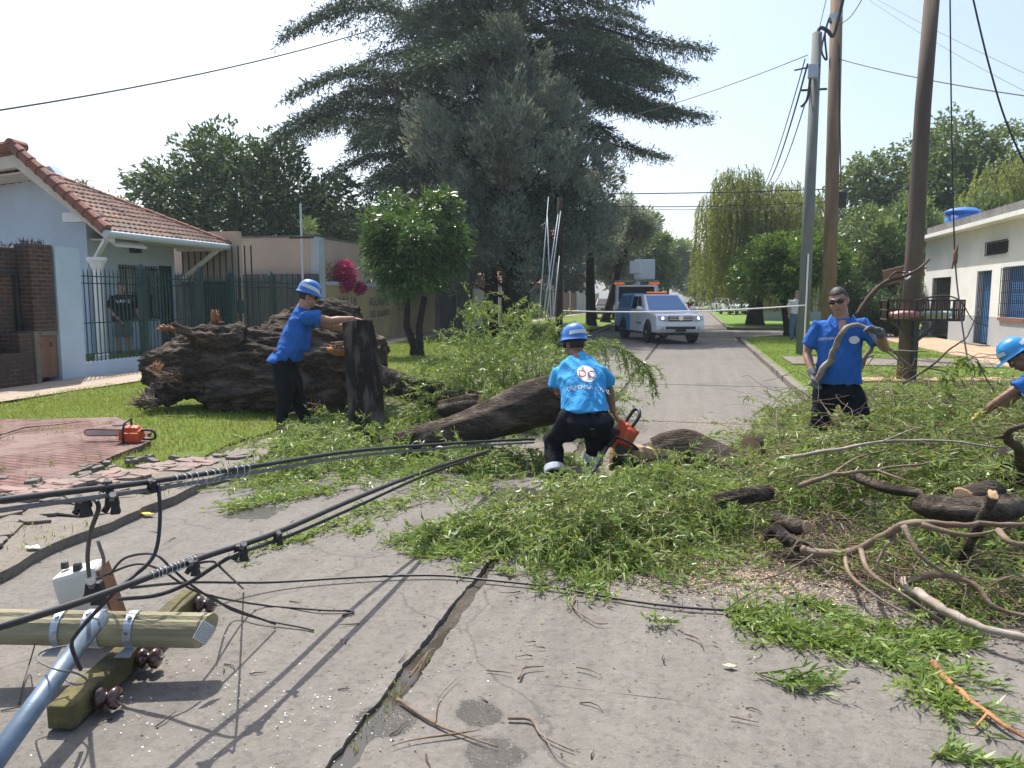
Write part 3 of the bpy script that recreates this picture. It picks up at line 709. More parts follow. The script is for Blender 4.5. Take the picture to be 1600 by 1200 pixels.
# --- cedar: wide tiers of drooping sprays
def cedar(base, Ht, seed):
    r = np.random.default_rng(seed); rr = random.Random(seed); base = Vector(base)
    e = thing("cedar_tree", "huge dark cedar with wide tiered drooping boughs towering over the street", "tree", base)
    mb = MB(); mb.tube([base-Vector((0, 0, .1)), base+Vector((0, 0, .5)), base+Vector((.2, 0, Ht*.5)), base+Vector((.3, 0, Ht))], [.75, .55, .38, .04], 10, jit=.08, seed=1)
    B = []; D = []
    prof = [(3.6, 8.0), (5.6, 10.8), (8, 12.0), (11, 12.2), (13.5, 11.2), (16, 9.2), (18.5, 7.0), (21, 4.2), (Ht, .6)]
    def Lz(z):
        for (a, la), (b, lb) in zip(prof, prof[1:]):
            if a <= z <= b: return la+(lb-la)*(z-a)/(b-a)
        return 1
    z = 3.7; az = 0.0
    while z < Ht-.4:
        for k in range(4):
            az += 2.4+rr.uniform(-.6, .6); side_ = math.cos(az-AZ)
            L = Lz(z)*rr.choice([.5, .66, .8, .9, 1.0, 1.05]); up = rr.uniform(-.02, .26); zz = z+rr.uniform(-.9, .9)
            if side_ > .2 and zz < 8.8: L *= .38
            if side_ > .2: L = min(L, 9.6)
            if side_ > .1 and 9.2 < zz < 10.6: L *= .6
            p0 = np.array([base.x+.2, base.y, zz]); d = np.array([math.cos(az), math.sin(az), 0]); sd = np.array([-d[1], d[0], 0])
            ns = 11; t = np.linspace(0, 1, ns)
            path = p0 + d*(L*t)[:, None] + np.array([0, 0, 1.0])*(L*(up*t+.05*np.sin(t*6+az)-.20*t**3))[:, None] + sd*(L*.06*np.sin(t*3+az))[:, None]
            mb.tube([tuple(x) for x in path], list(.10*(1-t)*L/8+.018), 5)
            nb = int(L*8)
            for j in range(nb):
                f = .18+.82*((j+.5)/nb)**.8; x = f*(ns-1); i0 = min(int(x), ns-2); pc = path[i0]+(path[i0+1]-path[i0])*(x-i0)
                sgn = 1 if j % 2 else -1; bl = L*(.33*(1-f)**.8+.06)*rr.uniform(.6, 1.15)
                bd = nrm((sd*sgn*rr.uniform(.7, 1.1)+d*rr.uniform(.4, 1.0))[None])[0]
                m = max(4, int(bl/.085)); tt = np.linspace(0, 1, m)
                q = pc + bd*(bl*tt)[:, None]; q[:, 2] += .04*bl*np.sin(tt*3)-.30*bl*tt**1.8
                B.append(q); dd = np.tile(bd*.55, (m, 1)); dd[:, 2] -= .42; D.append(dd+r.normal(0, .42, (m, 3)))
        z += .62 if z < 14 else .66
    mb.build("trunk", M_barkt, e, smooth=True)
    B = np.concatenate(B); D = np.concatenate(D); B = np.concatenate([B, B+r.normal(0, .09, B.shape), B+r.normal(0, .14, B.shape)]); D = np.concatenate([D, D+r.normal(0, .5, D.shape), D+r.normal(0, .6, D.shape)])
    n = len(B); V, Fq = leaf_quads(B, D, .27*r.uniform(.5, 1.3, n), .060*r.uniform(.6, 1.3, n), r); link("crown", np_mesh("crown", V, Fq), e, M_cedar)
    print("cedar leaves", n)
def gpos(px, t):            # ground point at photo column px and camera depth t
    p = P(px, 600, t); return Vector((p.x, p.y, 0))
def zat(py, t): return P(800, py, t).z
b = gpos(800, 40); cedar(b, 22.5, 5)
# grey cypress in front of it
def cypress():
    r = np.random.default_rng(21); b = gpos(812, 32); b.z = .05
    e = thing("cypress_tree", "grey green conifer with upright feathery sprays beside the left kerb, in front of the cedar", "tree", b)
    mb = MB(); mb.tube([b-Vector((0, 0, .1)), b+Vector((0, 0, .5)), b+Vector((-.1, 0, 5)), b+Vector((-.6, 0, 12))], [.62, .45, .33, .03], 10, jit=.1)
    mb.tube([b+Vector((-1.35, .3, -.1)), b+Vector((-1.3, .3, 2)), b+Vector((-1.5, 0, 7))], [.36, .28, .08], 8, jit=.1)
    lumps = []
    for i in range(150):
        f = r.random(); z = 2.6+9.6*f
        w = (3.0+1.0*math.sin(min(1, f/.42)*1.57)) if f < .55 else 4.0*(1-(f-.55)/.47)+.35
        a = r.uniform(0, 6.283); q = w*r.random()**.45
        cx = -.55 if f > .3 else -.2
        lumps.append((b.x+cx+math.cos(a)*q, b.y+math.sin(a)*q*.85, z+r.uniform(-.3, .3), r.uniform(.42, .95)*(1 if f < .75 else .7)))
    for x, y, z, q in lumps[::2]:
        mb.tube([(b.x-.2, b.y, max(1.5, z-1.3)), ((b.x-.2+x)/2, (b.y+y)/2, z-.7), (x, y, z)], [.07, .05, .015], 5)
    mb.build("trunk", M_barkt, e, smooth=True)
    lumps = np.array(lumps); ncl = 7000; w = lumps[:, 3]**2; idx = r.choice(len(lumps), ncl, p=w/w.sum())
    dd = sphere_dirs(ncl, r); cc = lumps[idx, :3]+dd*(r.uniform(.3, 1.05, ncl)*lumps[idx, 3])[:, None]*np.array([1, 1, 1.25])
    per = 9; B = np.repeat(cc, per, 0)+r.normal(0, .10, (ncl*per, 3)); ax = np.array([b.x-.3, b.y, 0]); o = cc-ax; o[:, 2] = 0; o = nrm(o)
    D = np.repeat(o*.55+dd*.25, per, 0)+r.normal(0, .45, (ncl*per, 3)); D[:, 2] += .75
    n = len(B); V, Fq = leaf_quads(B, D, .24*r.uniform(.6, 1.3, n), .075*r.uniform(.7, 1.3, n), r); link("crown", np_mesh("crown", V, Fq), e, M_cypress)
cypress()
tree("mango_tree", "small glossy round headed tree with a forked trunk before the graffiti wall", gpos(652, 21)+Vector((0,0,.05)), 3.05, (1.85, 1.6, 1.5), 1.65, .17, 32, 19000, .20, .05, M_mango, M_barkt, 31, .30, .55, forks=2)
tree("street_tree", "slender dark trunked tree with sparse grey crown left of the parked pickup", gpos(922, 44)+Vector((0,0,.05)), 6.3, (2.6, 2.6, 2.9), 4.6, .30, 26, 11000, .24, .07, M_cypress, M_barkt, 33, .3, .1, lean=(-.2, 0))
tree("street_tree", "second dark leaning trunk beside the slender tree, nearer the pickup", gpos(945, 50)+Vector((0,0,.05)), 5.6, (2.6, 2.4, 2.2), 3.2, .32, 20, 8000, .26, .08, M_cypress, M_barkt, 34, .34, .2, lean=(1.2, 0))
tree("broadleaf_tree", "large dark dense tree rising behind the beige side wall", gpos(400, 36), 5.6, (5.4, 3.6, 3.8), 2.6, .42, 42, 23000, .29, .12, M_dark, M_barkt, 35, .33, .1)
tree("broadleaf_tree", "leafy tree top seen between the dark dense tree and the cedar", gpos(520, 46), 5.0, (4.0, 3.5, 3.6), 2.6, .35, 30, 13000, .30, .12, M_dark, M_barkt, 36, .34, .1)
tree("broadleaf_tree", "distant rounded tree showing above the tiled house roof", gpos(165, 58), 5.8, (6.6, 4, 4.2), 2.5, .4, 34, 13000, .34, .13, M_mid, M_barkt, 37, .33, .1)
tree("broadleaf_tree", "low tree filling the gap at the end of the tiled roof", gpos(300, 44), 4.3, (3.0, 3, 3.3), 2, .3, 22, 9000, .28, .11, M_mid, M_barkt, 47, .36, .1)
w1 = gpos(1176, 43.5); w1.z = .1
willow_tree("weeping_willow", "standing weeping willow with curtains of hanging shoots right of the street", w1, 5.0, (3.9, 3.4, 3.7), 4.4, .42, 1150, M_willowtree, M_barkt, 41, lean=(-.1, 0), smin=2.5, smax=6.2, zmin=1.25, leaf=.20, lw=.055)
tree("street_tree", "low round bright green tree behind the grey green pole", gpos(1232, 31.0)+Vector((0,0,.1)), 2.85, (2.75, 2.2, 1.45), 1.7, .24, 34, 17000, .19, .075, M_round, M_barkt, 42, .36, .25, forks=2)
tree("broadleaf_tree", "broad dark mounded tree behind the white house, crown in shade", gpos(1470, 50), 7.2, (8.2, 5, 5.2), 3, .5, 56, 42000, .36, .16, M_mid, M_barkt, 43, .33, .6)
tree("shrub_tree", "tall pale leaved shrub with silvery upright shoots left of the white house", gpos(1392, 36), 3.3, (2.2, 2.2, 3.0), 1.2, .16, 34, 21000, .22, .085, M_shrub, M_barkt, 44, .32, -.1, upward=.5)
tree("shrub_tree", "tall pale leaved shrub rising behind the blue roof tank", gpos(1500, 40), 4.0, (2.8, 2.4, 3.4), 1.4, .16, 34, 21000, .24, .095, M_shrub, M_barkt, 45, .32, -.1, upward=.5)
willow_tree("weeping_willow", "far right weeping willow overhanging the white house roof", gpos(1590, 41), 5.0, (3.9, 3.4, 4.4), 4.6, .4, 900, M_willowtree, M_barkt, 46, smin=2, smax=5.0, zmin=2.2, leaf=.2, lw=.055)
# hedge row, trees closing the street
hz = [(985, 95, 7.5, (4, 4, 5.6), "tall pointed green tree at the far end of the street left side"), (1040, 110, 6.0, (4.5, 4, 4.6), "rounded tree closing the far end of the street"),
      (1010, 70, 4.4, (2.8, 2.8, 3.2), "green street tree far behind the bucket truck"), (1085, 150, 5.0, (7, 5, 4.5), "hazy tree straight ahead where the street ends"),
      (1130, 100, 4.0, (5, 4, 3.2), "shaded tree behind the white parked cars"), (1290, 66, 5.4, (4.2, 4, 4.4), "dark tree between the two poles and beyond the round tree"),
      (1190, 120, 4.5, (7, 5, 4), "far tree behind the weeping willow curtains"), (1345, 55, 3.6, (3, 3, 3.0), "shaded bushy tree right of the warm wooden pole"),
      (880, 85, 6.0, (4.5, 4, 5), "dark tree beyond the red roofed house"), (700, 62, 5.0, (5, 4, 4.6), "dark tree behind the cypress, left of its trunk"), (610, 58, 4.4, (4, 4, 4), "shaded tree behind the garden of the yellow wall"),
      (960, 62, 5.2, (2.4, 2.4, 3.0), "greyish street tree standing right behind the bucket truck")]
for i, (px, t, cz, rd, lb) in enumerate(hz):
    tree("broadleaf_tree" if i != 2 else "street_tree", lb, gpos(px, t), cz, rd, cz*.45, .3, 26, 9500, .0058*t if t > 60 else .34, .0026*t if t > 60 else .15, [M_mid, M_mid, M_mid, M_mid, M_dark, M_dark, M_mid, M_dark, M_dark, M_dark, M_dark, M_cypress][i], M_barkt, 60+i, .36, .15, group="trees closing the street")
# undergrowth under the right hand trees
tree("garden_bush", "dark hedge bush behind the railing left of the white house", gpos(1330, 30), 1.0, (2.0, 1.2, 1.1), .5, .06, 20, 7000, .14, .06, M_dark, M_barkt, 80, .4, .1, cat="bush")
tree("garden_bush", "dark bush behind the rubbish basket beside the white house corner", gpos(1395, 30), 1.2, (1.6, 1.2, 1.3), .5, .06, 20, 7000, .14, .06, M_dark, M_barkt, 81, .4, .1, cat="bush")
V_ = Vector
# ---------------------------------------------------------------- left house (gable to camera, tiled roof, porch)
def T_box(mb, x0, x1, y0, y1, z0, z1): return mb.bx((x0, y0, z0), (x1, y1, z1))
def roof_tiles(mb, p00, p10, p01, p11, rows, cols, r=.07, tri=None):
    """barrel tiles on the quad p00-p10 (eave) to p01-p11 (ridge)"""
    p00, p10, p01, p11 = map(Vector, (p00, p10, p01, p11))
    n = (p10-p00).cross(p01-p00).normalized()
    if n.z < 0: n = -n
    for j in range(rows):
        f0 = j/rows; f1 = min(1, (j+1.25)/rows)
        a0 = p00.lerp(p01, f0); b0 = p10.lerp(p11, f0); a1 = p00.lerp(p01, f1); b1 = p10.lerp(p11, f1)
        c = max(1, int(round(cols*((b0-a0).length/(p10-p00).length))))
        w = (b0-a0)/c
        for i in range(c):
            u = (i+.5)/c; s = a0.lerp(b0, u); e = a1.lerp(b1, u)
            vs = []
            for (q, lift, sc) in ((s, .035, 1.0), (e, .005, .9)):
                for k in range(5):
                    a = math.pi*k/4; vs.append(q - w*(.5*sc*math.cos(a)) + n*(lift+math.sin(a)*r*sc))
            vs2 = vs+[vs[0]-n*.03, vs[4]-n*.03]
            mb.add(vs2, [(k, k+1, k+6, k+5) for k in range(4)]+[(10, 0, 1, 2, 3, 4, 11)])
house = thing("tiled_house", "pale blue rendered house with red tiled gable roof and barred porch", "house", (-14.9, 15.2, 0))
EX, EZ, RX, RZ, D0, D1, DR = -12.25, 3.0, -14.49, 4.85, 14.25, 18.8, 15.0; LX, LZ = -19.5, 4.25
mb = MB()
mb.prism([(-13.6, 15.2, 0), (-13.6, 15.2, EZ+.72), (RX, 15.2, RZ-.22), (-18.6, 15.2, LZ-.1), (-18.6, 15.2, 0)], (0, .25, 0))
T_box(mb, -13.85, -13.6, 15.45, 16.15, 0, 3.35); T_box(mb, -13.85, -13.6, 17.5, 18.25, 0, 3.35)
T_box(mb, -13.85, -13.6, 16.15, 17.5, 0, 1.12); T_box(mb, -13.85, -13.6, 16.15, 17.5, 2.35, 3.35); T_box(mb, -17, -13.86, 18.0, 18.25, 0, 3.35)
mb.build("wall", M_whitewall, house)
w = MB(); T_box(w, -13.83, -13.79, 16.15, 17.5, 1.12, 2.35); win = w.build("window", M_boxw, house)
w = MB(); T_box(w, -13.78, -13.72, 16.15, 17.5, 1.12, 1.7); w.build("dark_pane", M_glassd, win)
w = MB()
for i in range(14): y = 16.16+i*.102; w.bar((-13.56, y, 1.06), (-13.56, y, 2.42), .022)
for z in (1.12, 1.75, 2.34): w.bar((-13.56, 16.12, z), (-13.56, 17.55, z), .025)
w.build("window_bars", M_bar, win)
w = MB(); T_box(w, -13.66, -13.58, 17.62, 18.1, .25, 2.45); w.build("door", M_doorg, house)
w = MB(); T_box(w, -13.6, -13.42, 16.55, 16.8, 2.72, 3.05); lam = w.build("porch_lantern", M_plasticd, house, bevel=.02)
# column and bracket
w = MB(); w.lathe((-12.35, 14.05, .25), [(.14, 0), (.14, .15), (.10, .18), (.095, 1.95), (.12, 2.0), (.15, 2.08), (.20, 2.16), (.20, 2.22)], seg=16); w.build("porch_column", M_white, house, smooth=False)
w = MB(); w.bar((-13.55, 14.2+1.05, 2.35), (EX-.1, 14.35, 2.86), .09); w.build("eave_bracket", M_white, house); w = MB(); w.bar((-13.5, 18.4, 2.1), (EX-.1, 18.4, 2.9), .09); w.bar((-13.6, 18.4, 2.9), (EX, 18.4, 2.9), .085); w.build("eave_bracket", M_white, house)
w = MB(); w.tube([(EX+.03, D0-.08, EZ-.03), (EX+.03, D1+.12, EZ-.03)], [.085, .085], 10); w.build("gutter", M_zinc, house, smooth=False)
w = MB(); T_box(w, -13.62, -12.75, 14.55, 14.8, 3.28, 3.48); w.build("beam_end", M_white, house)
w = MB()   # soffit boards below the rakes and the eave
for sx in (1, -1):
    ex, ez_ = (EX+.05, EZ) if sx > 0 else (LX, LZ)
    a = Vector((RX, D0+.03, RZ)); b = Vector((ex, D0+.03, ez_)); dz = lambda p, k: p-Vector((0, 0, k))
    w.prism([dz(a, .13), dz(b, .08), dz(b, .20), dz(a, .40)], (0, .16, 0)); a.y = b.y = D0+.19
    w.prism([dz(a, .46), dz(b, .24), dz(b, .28), dz(a, .50)], (0, 1.0, 0))
T_box(w, -13.6, EX, 15.3, D1, EZ-.07, EZ-.03)
w.build("soffit", M_soffit, house)
w = MB(); roof_tiles(w, (EX, D0+.1, EZ), (EX, D1, EZ), (RX, D0+.1, RZ-.36), (RX-.1, 14.75, 4.49), 13, 26); 
roof_tiles(w, (LX, D1, EZ), (EX, D1, EZ), (LX, DR, LZ-.3), (RX-.1, 14.75, 4.49), 12, 30)
roof_tiles(w, (LX, D0+.1, LZ-.3), (LX, DR+.1, LZ-.3), (RX, D0+.1, RZ-.36), (RX, DR, RZ-.36), 20, 4)
rf = w.build("roof", [M_tile2], house)
w = MB()
def ridge(w, a, b, n, r=.12):
    a = Vector(a); b = Vector(b)
    for i in range(n):
        w.tube([a.lerp(b, i/n), a.lerp(b, min(1, (i+1.15)/n))], [r*1.12, r*.92], 9)
ridge(w, (EX+.02, D0-.02, EZ+.06), (RX, D0-.02, RZ+.05), 10); ridge(w, (LX, D0-.02, LZ+.06), (RX, D0-.02, RZ+.05), 14)
ridge(w, (RX, D0-.1, RZ+.07), (RX, D0+.3, RZ+.07), 1); ridge(w, (EX, D1, EZ+.05), (RX-.1, 14.75, 4.52), 16, .09)
for a_, b_ in (((RX, D0+.02, RZ+.03), (EX+.02, D0+.02, EZ+.03)), ((RX, D0+.02, RZ+.03), (LX, D0+.02, LZ+.03))):
    a_, b_ = V_(a_), V_(b_); w.prism([a_, b_, b_-V_((0, 0, .10)), a_-V_((0, 0, .155))], (0, .22, 0))
w.build("ridge_tiles", M_tile, rf, smooth=False)
# side gate of black bars at the far end of the porch
g = thing("barred_gate", "tall black barred grille with dark door at the far end of the porch", "gate", (-13.0, 18.55, .2))
w = MB()
for i in range(12): x = -13.6+i*.19; w.bar((x, 18.6, .25), (x, 18.6, 3.0), .028)
w.build("bars", M_bar, g); w = MB(); T_box(w, -13.55, -12.3, 18.62, 18.68, .25, 2.05); w.build("door_leaf", M_doorg, g)
w = MB(); T_box(w, -13.7, -12.0, 18.75, 18.95, .1, 3.4); bw = w.build("passage_wall", M_beige); tag(bw, "narrow beige wall strip right behind the barred porch gate", "wall")
# frontage: brick wall, pillar, low wall, green fence
FX = -11.5
bwall = thing("brick_wall", "old dark brick front wall with black metal frame, left edge of the street", "wall", (FX, 10, 0))
w = MB(); T_box(w, FX-.6, FX-.3, 6.5, 11.55, .0, 2.5); T_box(w, FX-.35, FX, 11.5, 12.0, 1.02, 2.58); T_box(w, FX-.35, FX-.25, 11.5, 12.0, 0, 1.0); w.build("brick_panel", M_brick, bwall, bevel=.01)
w = MB(); T_box(w, FX-.28, FX+.12, 6.5, 11.05, 0, .66); w.build("brick_bench", M_brick, bwall, bevel=.015); 
w = MB(); T_box(w, FX-.28, FX+.10, 11.06, 11.34, 0, 1.0); w.build("brick_pier", M_brick, bwall, bevel=.015)
w = MB(); T_box(w, FX-.26, FX+.12, 11.36, 11.46, 0, 1.02); T_box(w, FX-.24, FX-.02, 11.46, 12.02, .93, 1.02); w.build("cement_trim", M_curb, bwall)
w = MB(); w.bar((FX-.25, 6.5, 2.05), (FX-.25, 11.4, 2.05), .06); w.bar((FX-.25, 11.4, .75), (FX-.25, 11.4, 2.08), .06); w.bar((FX-.25, 6.5, .72), (FX-.25, 11.4, .72), .05); w.bar((FX-.1, 10.35, .66), (FX-.1, 10.35, 1.2), .12)
w.build("metal_frame", M_bar, bwall)
w = MB(); T_box(w, FX-.08, FX-.045, 11.47, 12.02, .16, .92); dr = w.build("meter_door", M_wood, bwall)
w = MB(); w.bx((FX-.044, 11.58, .72), (FX-.03, 11.63, .80)); w.bx((FX-.044, 11.85, .72), (FX-.03, 11.90, .80)); w.build("vent_slot", M_twigd, dr)
# plants on the brick wall
for y, z in [(11.6, 2.58), (11.9, 2.58), (11.75, 2.58), (11.2, 2.5), (10.9, 2.5), (10.6, 2.5), (10.2, 2.5)]:
    r = np.random.default_rng(int(y*100)); n = 26; B = np.tile([[FX-.2, y, z-.02]], (n, 1))+r.normal(0, .03, (n, 3))*[1, 1.5, 0]; D = r.normal(0, .6, (n, 3)); D[:, 2] = 1
    V, Fq = leaf_quads(B, D, .16*r.uniform(.5, 1.2, n), .014, r); tag(link("wall_spikes", np_mesh("wall_spikes", V, Fq), None, M_bar), "small tuft of dark spikes on top of the brick wall", "spikes", "spike tufts on the brick wall")
pil = MB(); T_box(pil, FX-.3, FX+.02, 12.03, 12.62, 0, 2.56); T_box(pil, FX-.28, FX, 12.62, 22.0, 0, .35); 
tag(pil.build("front_wall", M_whitewall), "pale blue pillar and low front wall below the green fence", "wall")
fn = thing("green_fence", "dark green railing of thin spiked bars on the low pale wall", "fence", (FX-.14, 14, .35))
posts = [14.5, 16.5, 17.8, 19.8]
for y in posts:
    w = MB(); T_box(w, FX-.21, FX-.07, y-.07, y+.07, .33, 2.24); w.lathe((FX-.14, y, 2.24), [(.10, 0), (.075, .03), (.01, .12)], seg=4); w.build("post", M_green, fn)
y = 12.75; bars = []
while y < 21.9:
    if min(abs(y-q) for q in posts) > .1:
        bars.append(y)
    y += .115
w = MB()
for y in bars: w.bar((FX-.14, y, .35), (FX-.14, y, 2.12), .018); w.lathe((FX-.14, y, 2.12), [(.016, 0), (.002, .09)], seg=4)
for z in (.5, 1.12, 1.9, 2.04): w.bar((FX-.14, 12.65, z), (FX-.14, 21.9, z), .022)
w.build("railing", M_green, fn)
w = MB(); w.bx((FX-.06, 17.95, 1.2), (FX-.0, 18.2, 1.55)); w.build("letter_box", M_green, fn, bevel=.01)
# dark sheet fence and beige side wall behind
ds = thing("sheet_fence", "dark grey ribbed sheet fence in front of the beige wall", "fence", (-14, 22.15, 0)); w = MB(); x = -19
while x < -11.55: w.bx((x, 22.15, 0), (x+.10, 22.22, 2.36)); w.bx((x+.10, 22.18, 0), (x+.2, 22.22, 2.355)); x += .2
w.build("ribbed_sheet", M_darkfence, ds)
bb = thing("beige_building", "flat roofed building with a plain beige side wall behind the fence", "building", (-16, 24, 0))
w = MB(); T_box(w, -26, -11.75, 22.45, 27.5, 0, 3.52); w.build("wall", M_beige, bb); w = MB(); T_box(w, -26.03, -11.72, 22.42, 27.53, 3.522, 3.58); w.build("roof_edge", M_greycap, bb)
yw = thing("yellow_wall", "stained yellow boundary wall with black graffiti and pale coping", "wall", (-11.5, 27, 0))
w = MB(); T_box(w, -11.72, -11.5, 22.5, 33.6, 0, 2.02); w.build("rendered_wall", M_yellow, yw); w = MB(); T_box(w, -11.74, -11.46, 22.75, 33.7, 2.024, 2.14); T_box(w, -11.74, -11.46, 22.36, 22.74, 0, 3.5); w.build("coping", M_coping, yw)
def text_mesh(txt, size, align='CENTER', ext=0.0, shear=0):
    cu = bpy.data.curves.new("t", 'FONT'); cu.body = txt; cu.size = size; cu.align_x = align; cu.extrude = ext; cu.shear = shear; cu.resolution_u = 3
    o = bpy.data.objects.new("t", cu); COL.objects.link(o); dg = bpy.context.evaluated_depsgraph_get(); dg.update()
    me = bpy.data.meshes.new_from_object(o.evaluated_get(dg)); bpy.data.objects.remove(o); bpy.data.curves.remove(cu); return me
def wall_text(txt, size, origin, right, up, mat, parent, name="lettering", ext=.003, align='LEFT'):
    me = text_mesh(txt, size, align, ext); right = Vector(right); up = Vector(up); n = right.cross(up)
    M_ = Matrix((right, up, n)).transposed().to_4x4(); M_.translation = Vector(origin)+n*.004; me.transform(M_); me.name = name
    for v in me.vertices: v.co += right*.045*noise.noise(v.co*2.1)+up*.06*noise.noise(v.co*1.3+Vector((3, 0, 0)))
    return link(name, me, parent, mat, smooth=False)
p = PX(516, 478, -11.5)
wall_text("FAMILIA", .62, (-11.495, 23.0, 1.22), (0, 1, 0), (0, 0, 1), M_graff, yw, "graffiti"); wall_text("AGUANTE", .40, (-11.495, 26.2, 1.34), (0, 1, 0), (0, 0, 1), M_graff, yw, "graffiti"); wall_text("UTO", .5, (-11.495, 28.9, 1.1), (0, 1, 0), (0, 0, 1), M_graff, yw, "graffiti"); wall_text("DEL BARRIO", .36, (-11.495, 26.2, .92), (0, 1, 0), (0, 0, 1), M_graff, yw, "graffiti")
def bush(name, label, c, rad, n, ll, lw, mat, seed, cat, droop=.2):
    r = np.random.default_rng(seed); e = thing(name, label, cat, (c[0], c[1], 0)); d = sphere_dirs(n, r); B = np.array(c)+d*np.array(rad)*r.uniform(.3, 1.0, n)[:, None]
    D = d*.6+r.normal(0, .6, (n, 3)); D[:, 2] -= droop; V, Fq = leaf_quads(B, D, ll*r.uniform(.6, 1.3, n), lw, r); link("blossom" if mat is M_bougain else "leaves", np_mesh("leaves", V, Fq), e, mat)
    mb = MB(); mb.tube([(c[0]-.3, c[1], 0), (c[0]-.2, c[1], c[2])], [.03, .015], 5); mb.build("stem", M_twigd, e, smooth=True); return e
bush("bougainvillea", "magenta bougainvillea spilling over the yellow wall", (-11.45, 24.2, 2.35), (.32, .55, .55), 1700, .10, .07, M_bougain, 5, "plant"); bush("bougainvillea", "small magenta spray hanging lower on the yellow wall, left of the mango tree", (-11.4, 25.2, 1.95), (.2, .35, .22), 500, .09, .07, M_bougain, 6, "plant"); bush("flowering_shrub", "yellow and orange flowering shrub left of the bougainvillea", (-11.95, 23.5, 2.45), (.3, .55, .42), 900, .12, .05, M_yflower, 7, "plant"); bush("bromeliad", "spiky pale tuft on the beige wall corner beside the service mast", (-11.9, 22.6, 3.8), (.16, .2, .28), 160, .30, .03, M_shrub, 8, "plant", -.4)
sm = thing("service_mast", "thin metal service mast with short crossbar by the beige wall corner", "mast", (-11.85, 22.0, 0)); w = MB(); w.tube([(-11.85, 22.0, 0), (-11.85, 22.0, 4.5)], .035, 8); w.build("mast_tube", M_zinc, sm); w = MB(); w.bar((-12.25, 22.0, 3.47), (-11.45, 22.0, 3.47), .07); w.build("crossbar", M_twigd, sm)
# further houses on the left
def gable_house(name, label, x0, x1, y0, y1, ez, rz, wall, rmat):
    e = thing(name, label, "house", ((x0+x1)/2, (y0+y1)/2, 0)); ym = (y0+y1)/2
    w = MB(); w.prism([(x1, y0, 0), (x1, y0, ez), (x1, ym, rz-.12), (x1, y1, ez), (x1, y1, 0)], (x0-x1, 0, 0)); w.build("wall", wall, e)
    w = MB(); roof_tiles(w, (x0, y0-.4, ez-.1), (x1+.25, y0-.4, ez-.1), (x0, ym, rz), (x1+.25, ym, rz), 8, 16, .09); roof_tiles(w, (x0, y1+.4, ez-.1), (x1+.25, y1+.4, ez-.1), (x0, ym, rz), (x1+.25, ym, rz), 8, 16, .09); w.build("roof", rmat, e)
    w = MB(); w.bx((x1+.004, y0+1.2, .9), (x1+.06, y0+2.6, 2.1)); w.build("window", M_glassd, e); w = MB(); w.bx(((x0+x1)/2-.3, ym-.3, rz-.3), ((x0+x1)/2+.3, ym+.3, rz+.8)); w.build("chimney", wall, e); return e
gable_house("red_roofed_house", "red tiled house with grey stone gable seen right of the cypress trunk", -20, -11.9, 60, 67, 2.75, 4.5, M_beige, M_tile); gable_house("red_roofed_house", "taller red gabled house behind the nearer tiled one, mostly hidden by the cypress", -24, -13.2, 72, 80, 5.2, 8.2, M_tile2, M_tile); gable_house("red_roofed_house", "farther low house with rusty red roof beside the slender tree", -19, -12.0, 84, 91, 2.9, 4.3, M_beige, M_tile)
def panel_fence(name, label, x, y0, y1, h, mat, post, n, cat="fence"):
    e = thing(name, label, cat, (x, (y0+y1)/2, 0)); w = MB(); y = y0
    while y < y1: w.bx((x, y, .08), (x+.06, y+.17, h)); y += .2
    w.build("boards", mat, e)
    for i in range(n+1):
        yy = y0+(y1-y0)*i/n; w = MB(); w.bx((x-.03, yy-.12, 0), (x+.15, yy+.12, h+.15)); w.build("post", post, e)
panel_fence("picket_gate", "white slatted gate partly hidden by the cypress trunk", -11.6, 40, 46, 2.1, M_white, M_white, 2, "gate"); panel_fence("board_fence", "dark green board fence below the red roofed house", -11.6, 53, 63.5, 2.1, M_doorg, M_curb, 3); panel_fence("board_fence", "reddish brown board fence right of the dark green one", -11.6, 64, 78, 2.1, M_wood, M_white, 3); panel_fence("board_fence", "shaded grey board fence behind the mango tree", -11.6, 34, 39.5, 2.0, M_darkfence, M_curb, 2); panel_fence("board_fence", "pale slatted fence beyond the slender tree", -11.6, 79, 96, 2.1, M_soffit, M_white, 4)
# ---------------------------------------------------------------- white house on the right
WX = 8.75
wh = thing("white_house", "flat roofed white house with grey base, blue shutters and barred openings", "house", (12, 26, 0))
wy0, wy1, wh_h = 12.0, PX(1442, 470, WX).y, 3.80
door1 = (PX(1455, 470, WX).y, PX(1484, 470, WX).y); door2 = (PX(1524, 470, WX).y, PX(1547, 470, WX).y); winb = (PX(1565, 460, WX).y, PX(1605, 460, WX).y); vent = (PX(1543, 380, WX).y, PX(1576, 380, WX).y)
ops = sorted([(min(door1), max(door1), .2, 2.35), (min(door2), max(door2), .2, 2.45), (min(winb), max(winb), 1.05, 2.5), (15.2, 16.4, 1.05, 2.5)])
w = MB(); g_ = MB(); yy = wy0
def wallseg(a, b, z0, z1):
    if z0 < 1.05: g_.bx((WX, a, z0), (WX+.22, b, min(z1, 1.05)))
    if z1 > 1.05: w.bx((WX, a, max(z0, 1.05)), (WX+.22, b, z1))
for a, b, z0, z1 in ops:
    wallseg(yy, a, 0, wh_h)
    if z0 > .25: wallseg(a, b, 0, z0)
    wallseg(a, b, z1, wh_h); yy = b
wallseg(yy, wy1, 0, wh_h)
w.bx((WX+.22, wy1-.22, 0), (18, wy1, wh_h)); w.bx((WX+.22, wy0, 0), (18, wy0+.22, wh_h)); w.bx((17.8, wy0+.22, 0), (18, wy1-.22, wh_h)); print("door1", door1, "wy1", wy1); w.build("wall", M_houseW, wh)
for vi in range(0, len(g_.v), 8):
    s_ = MB(); s_.add(g_.v[vi:vi+8], g_.f[:6]); s_.build("wall_base", M_houseG, wh)
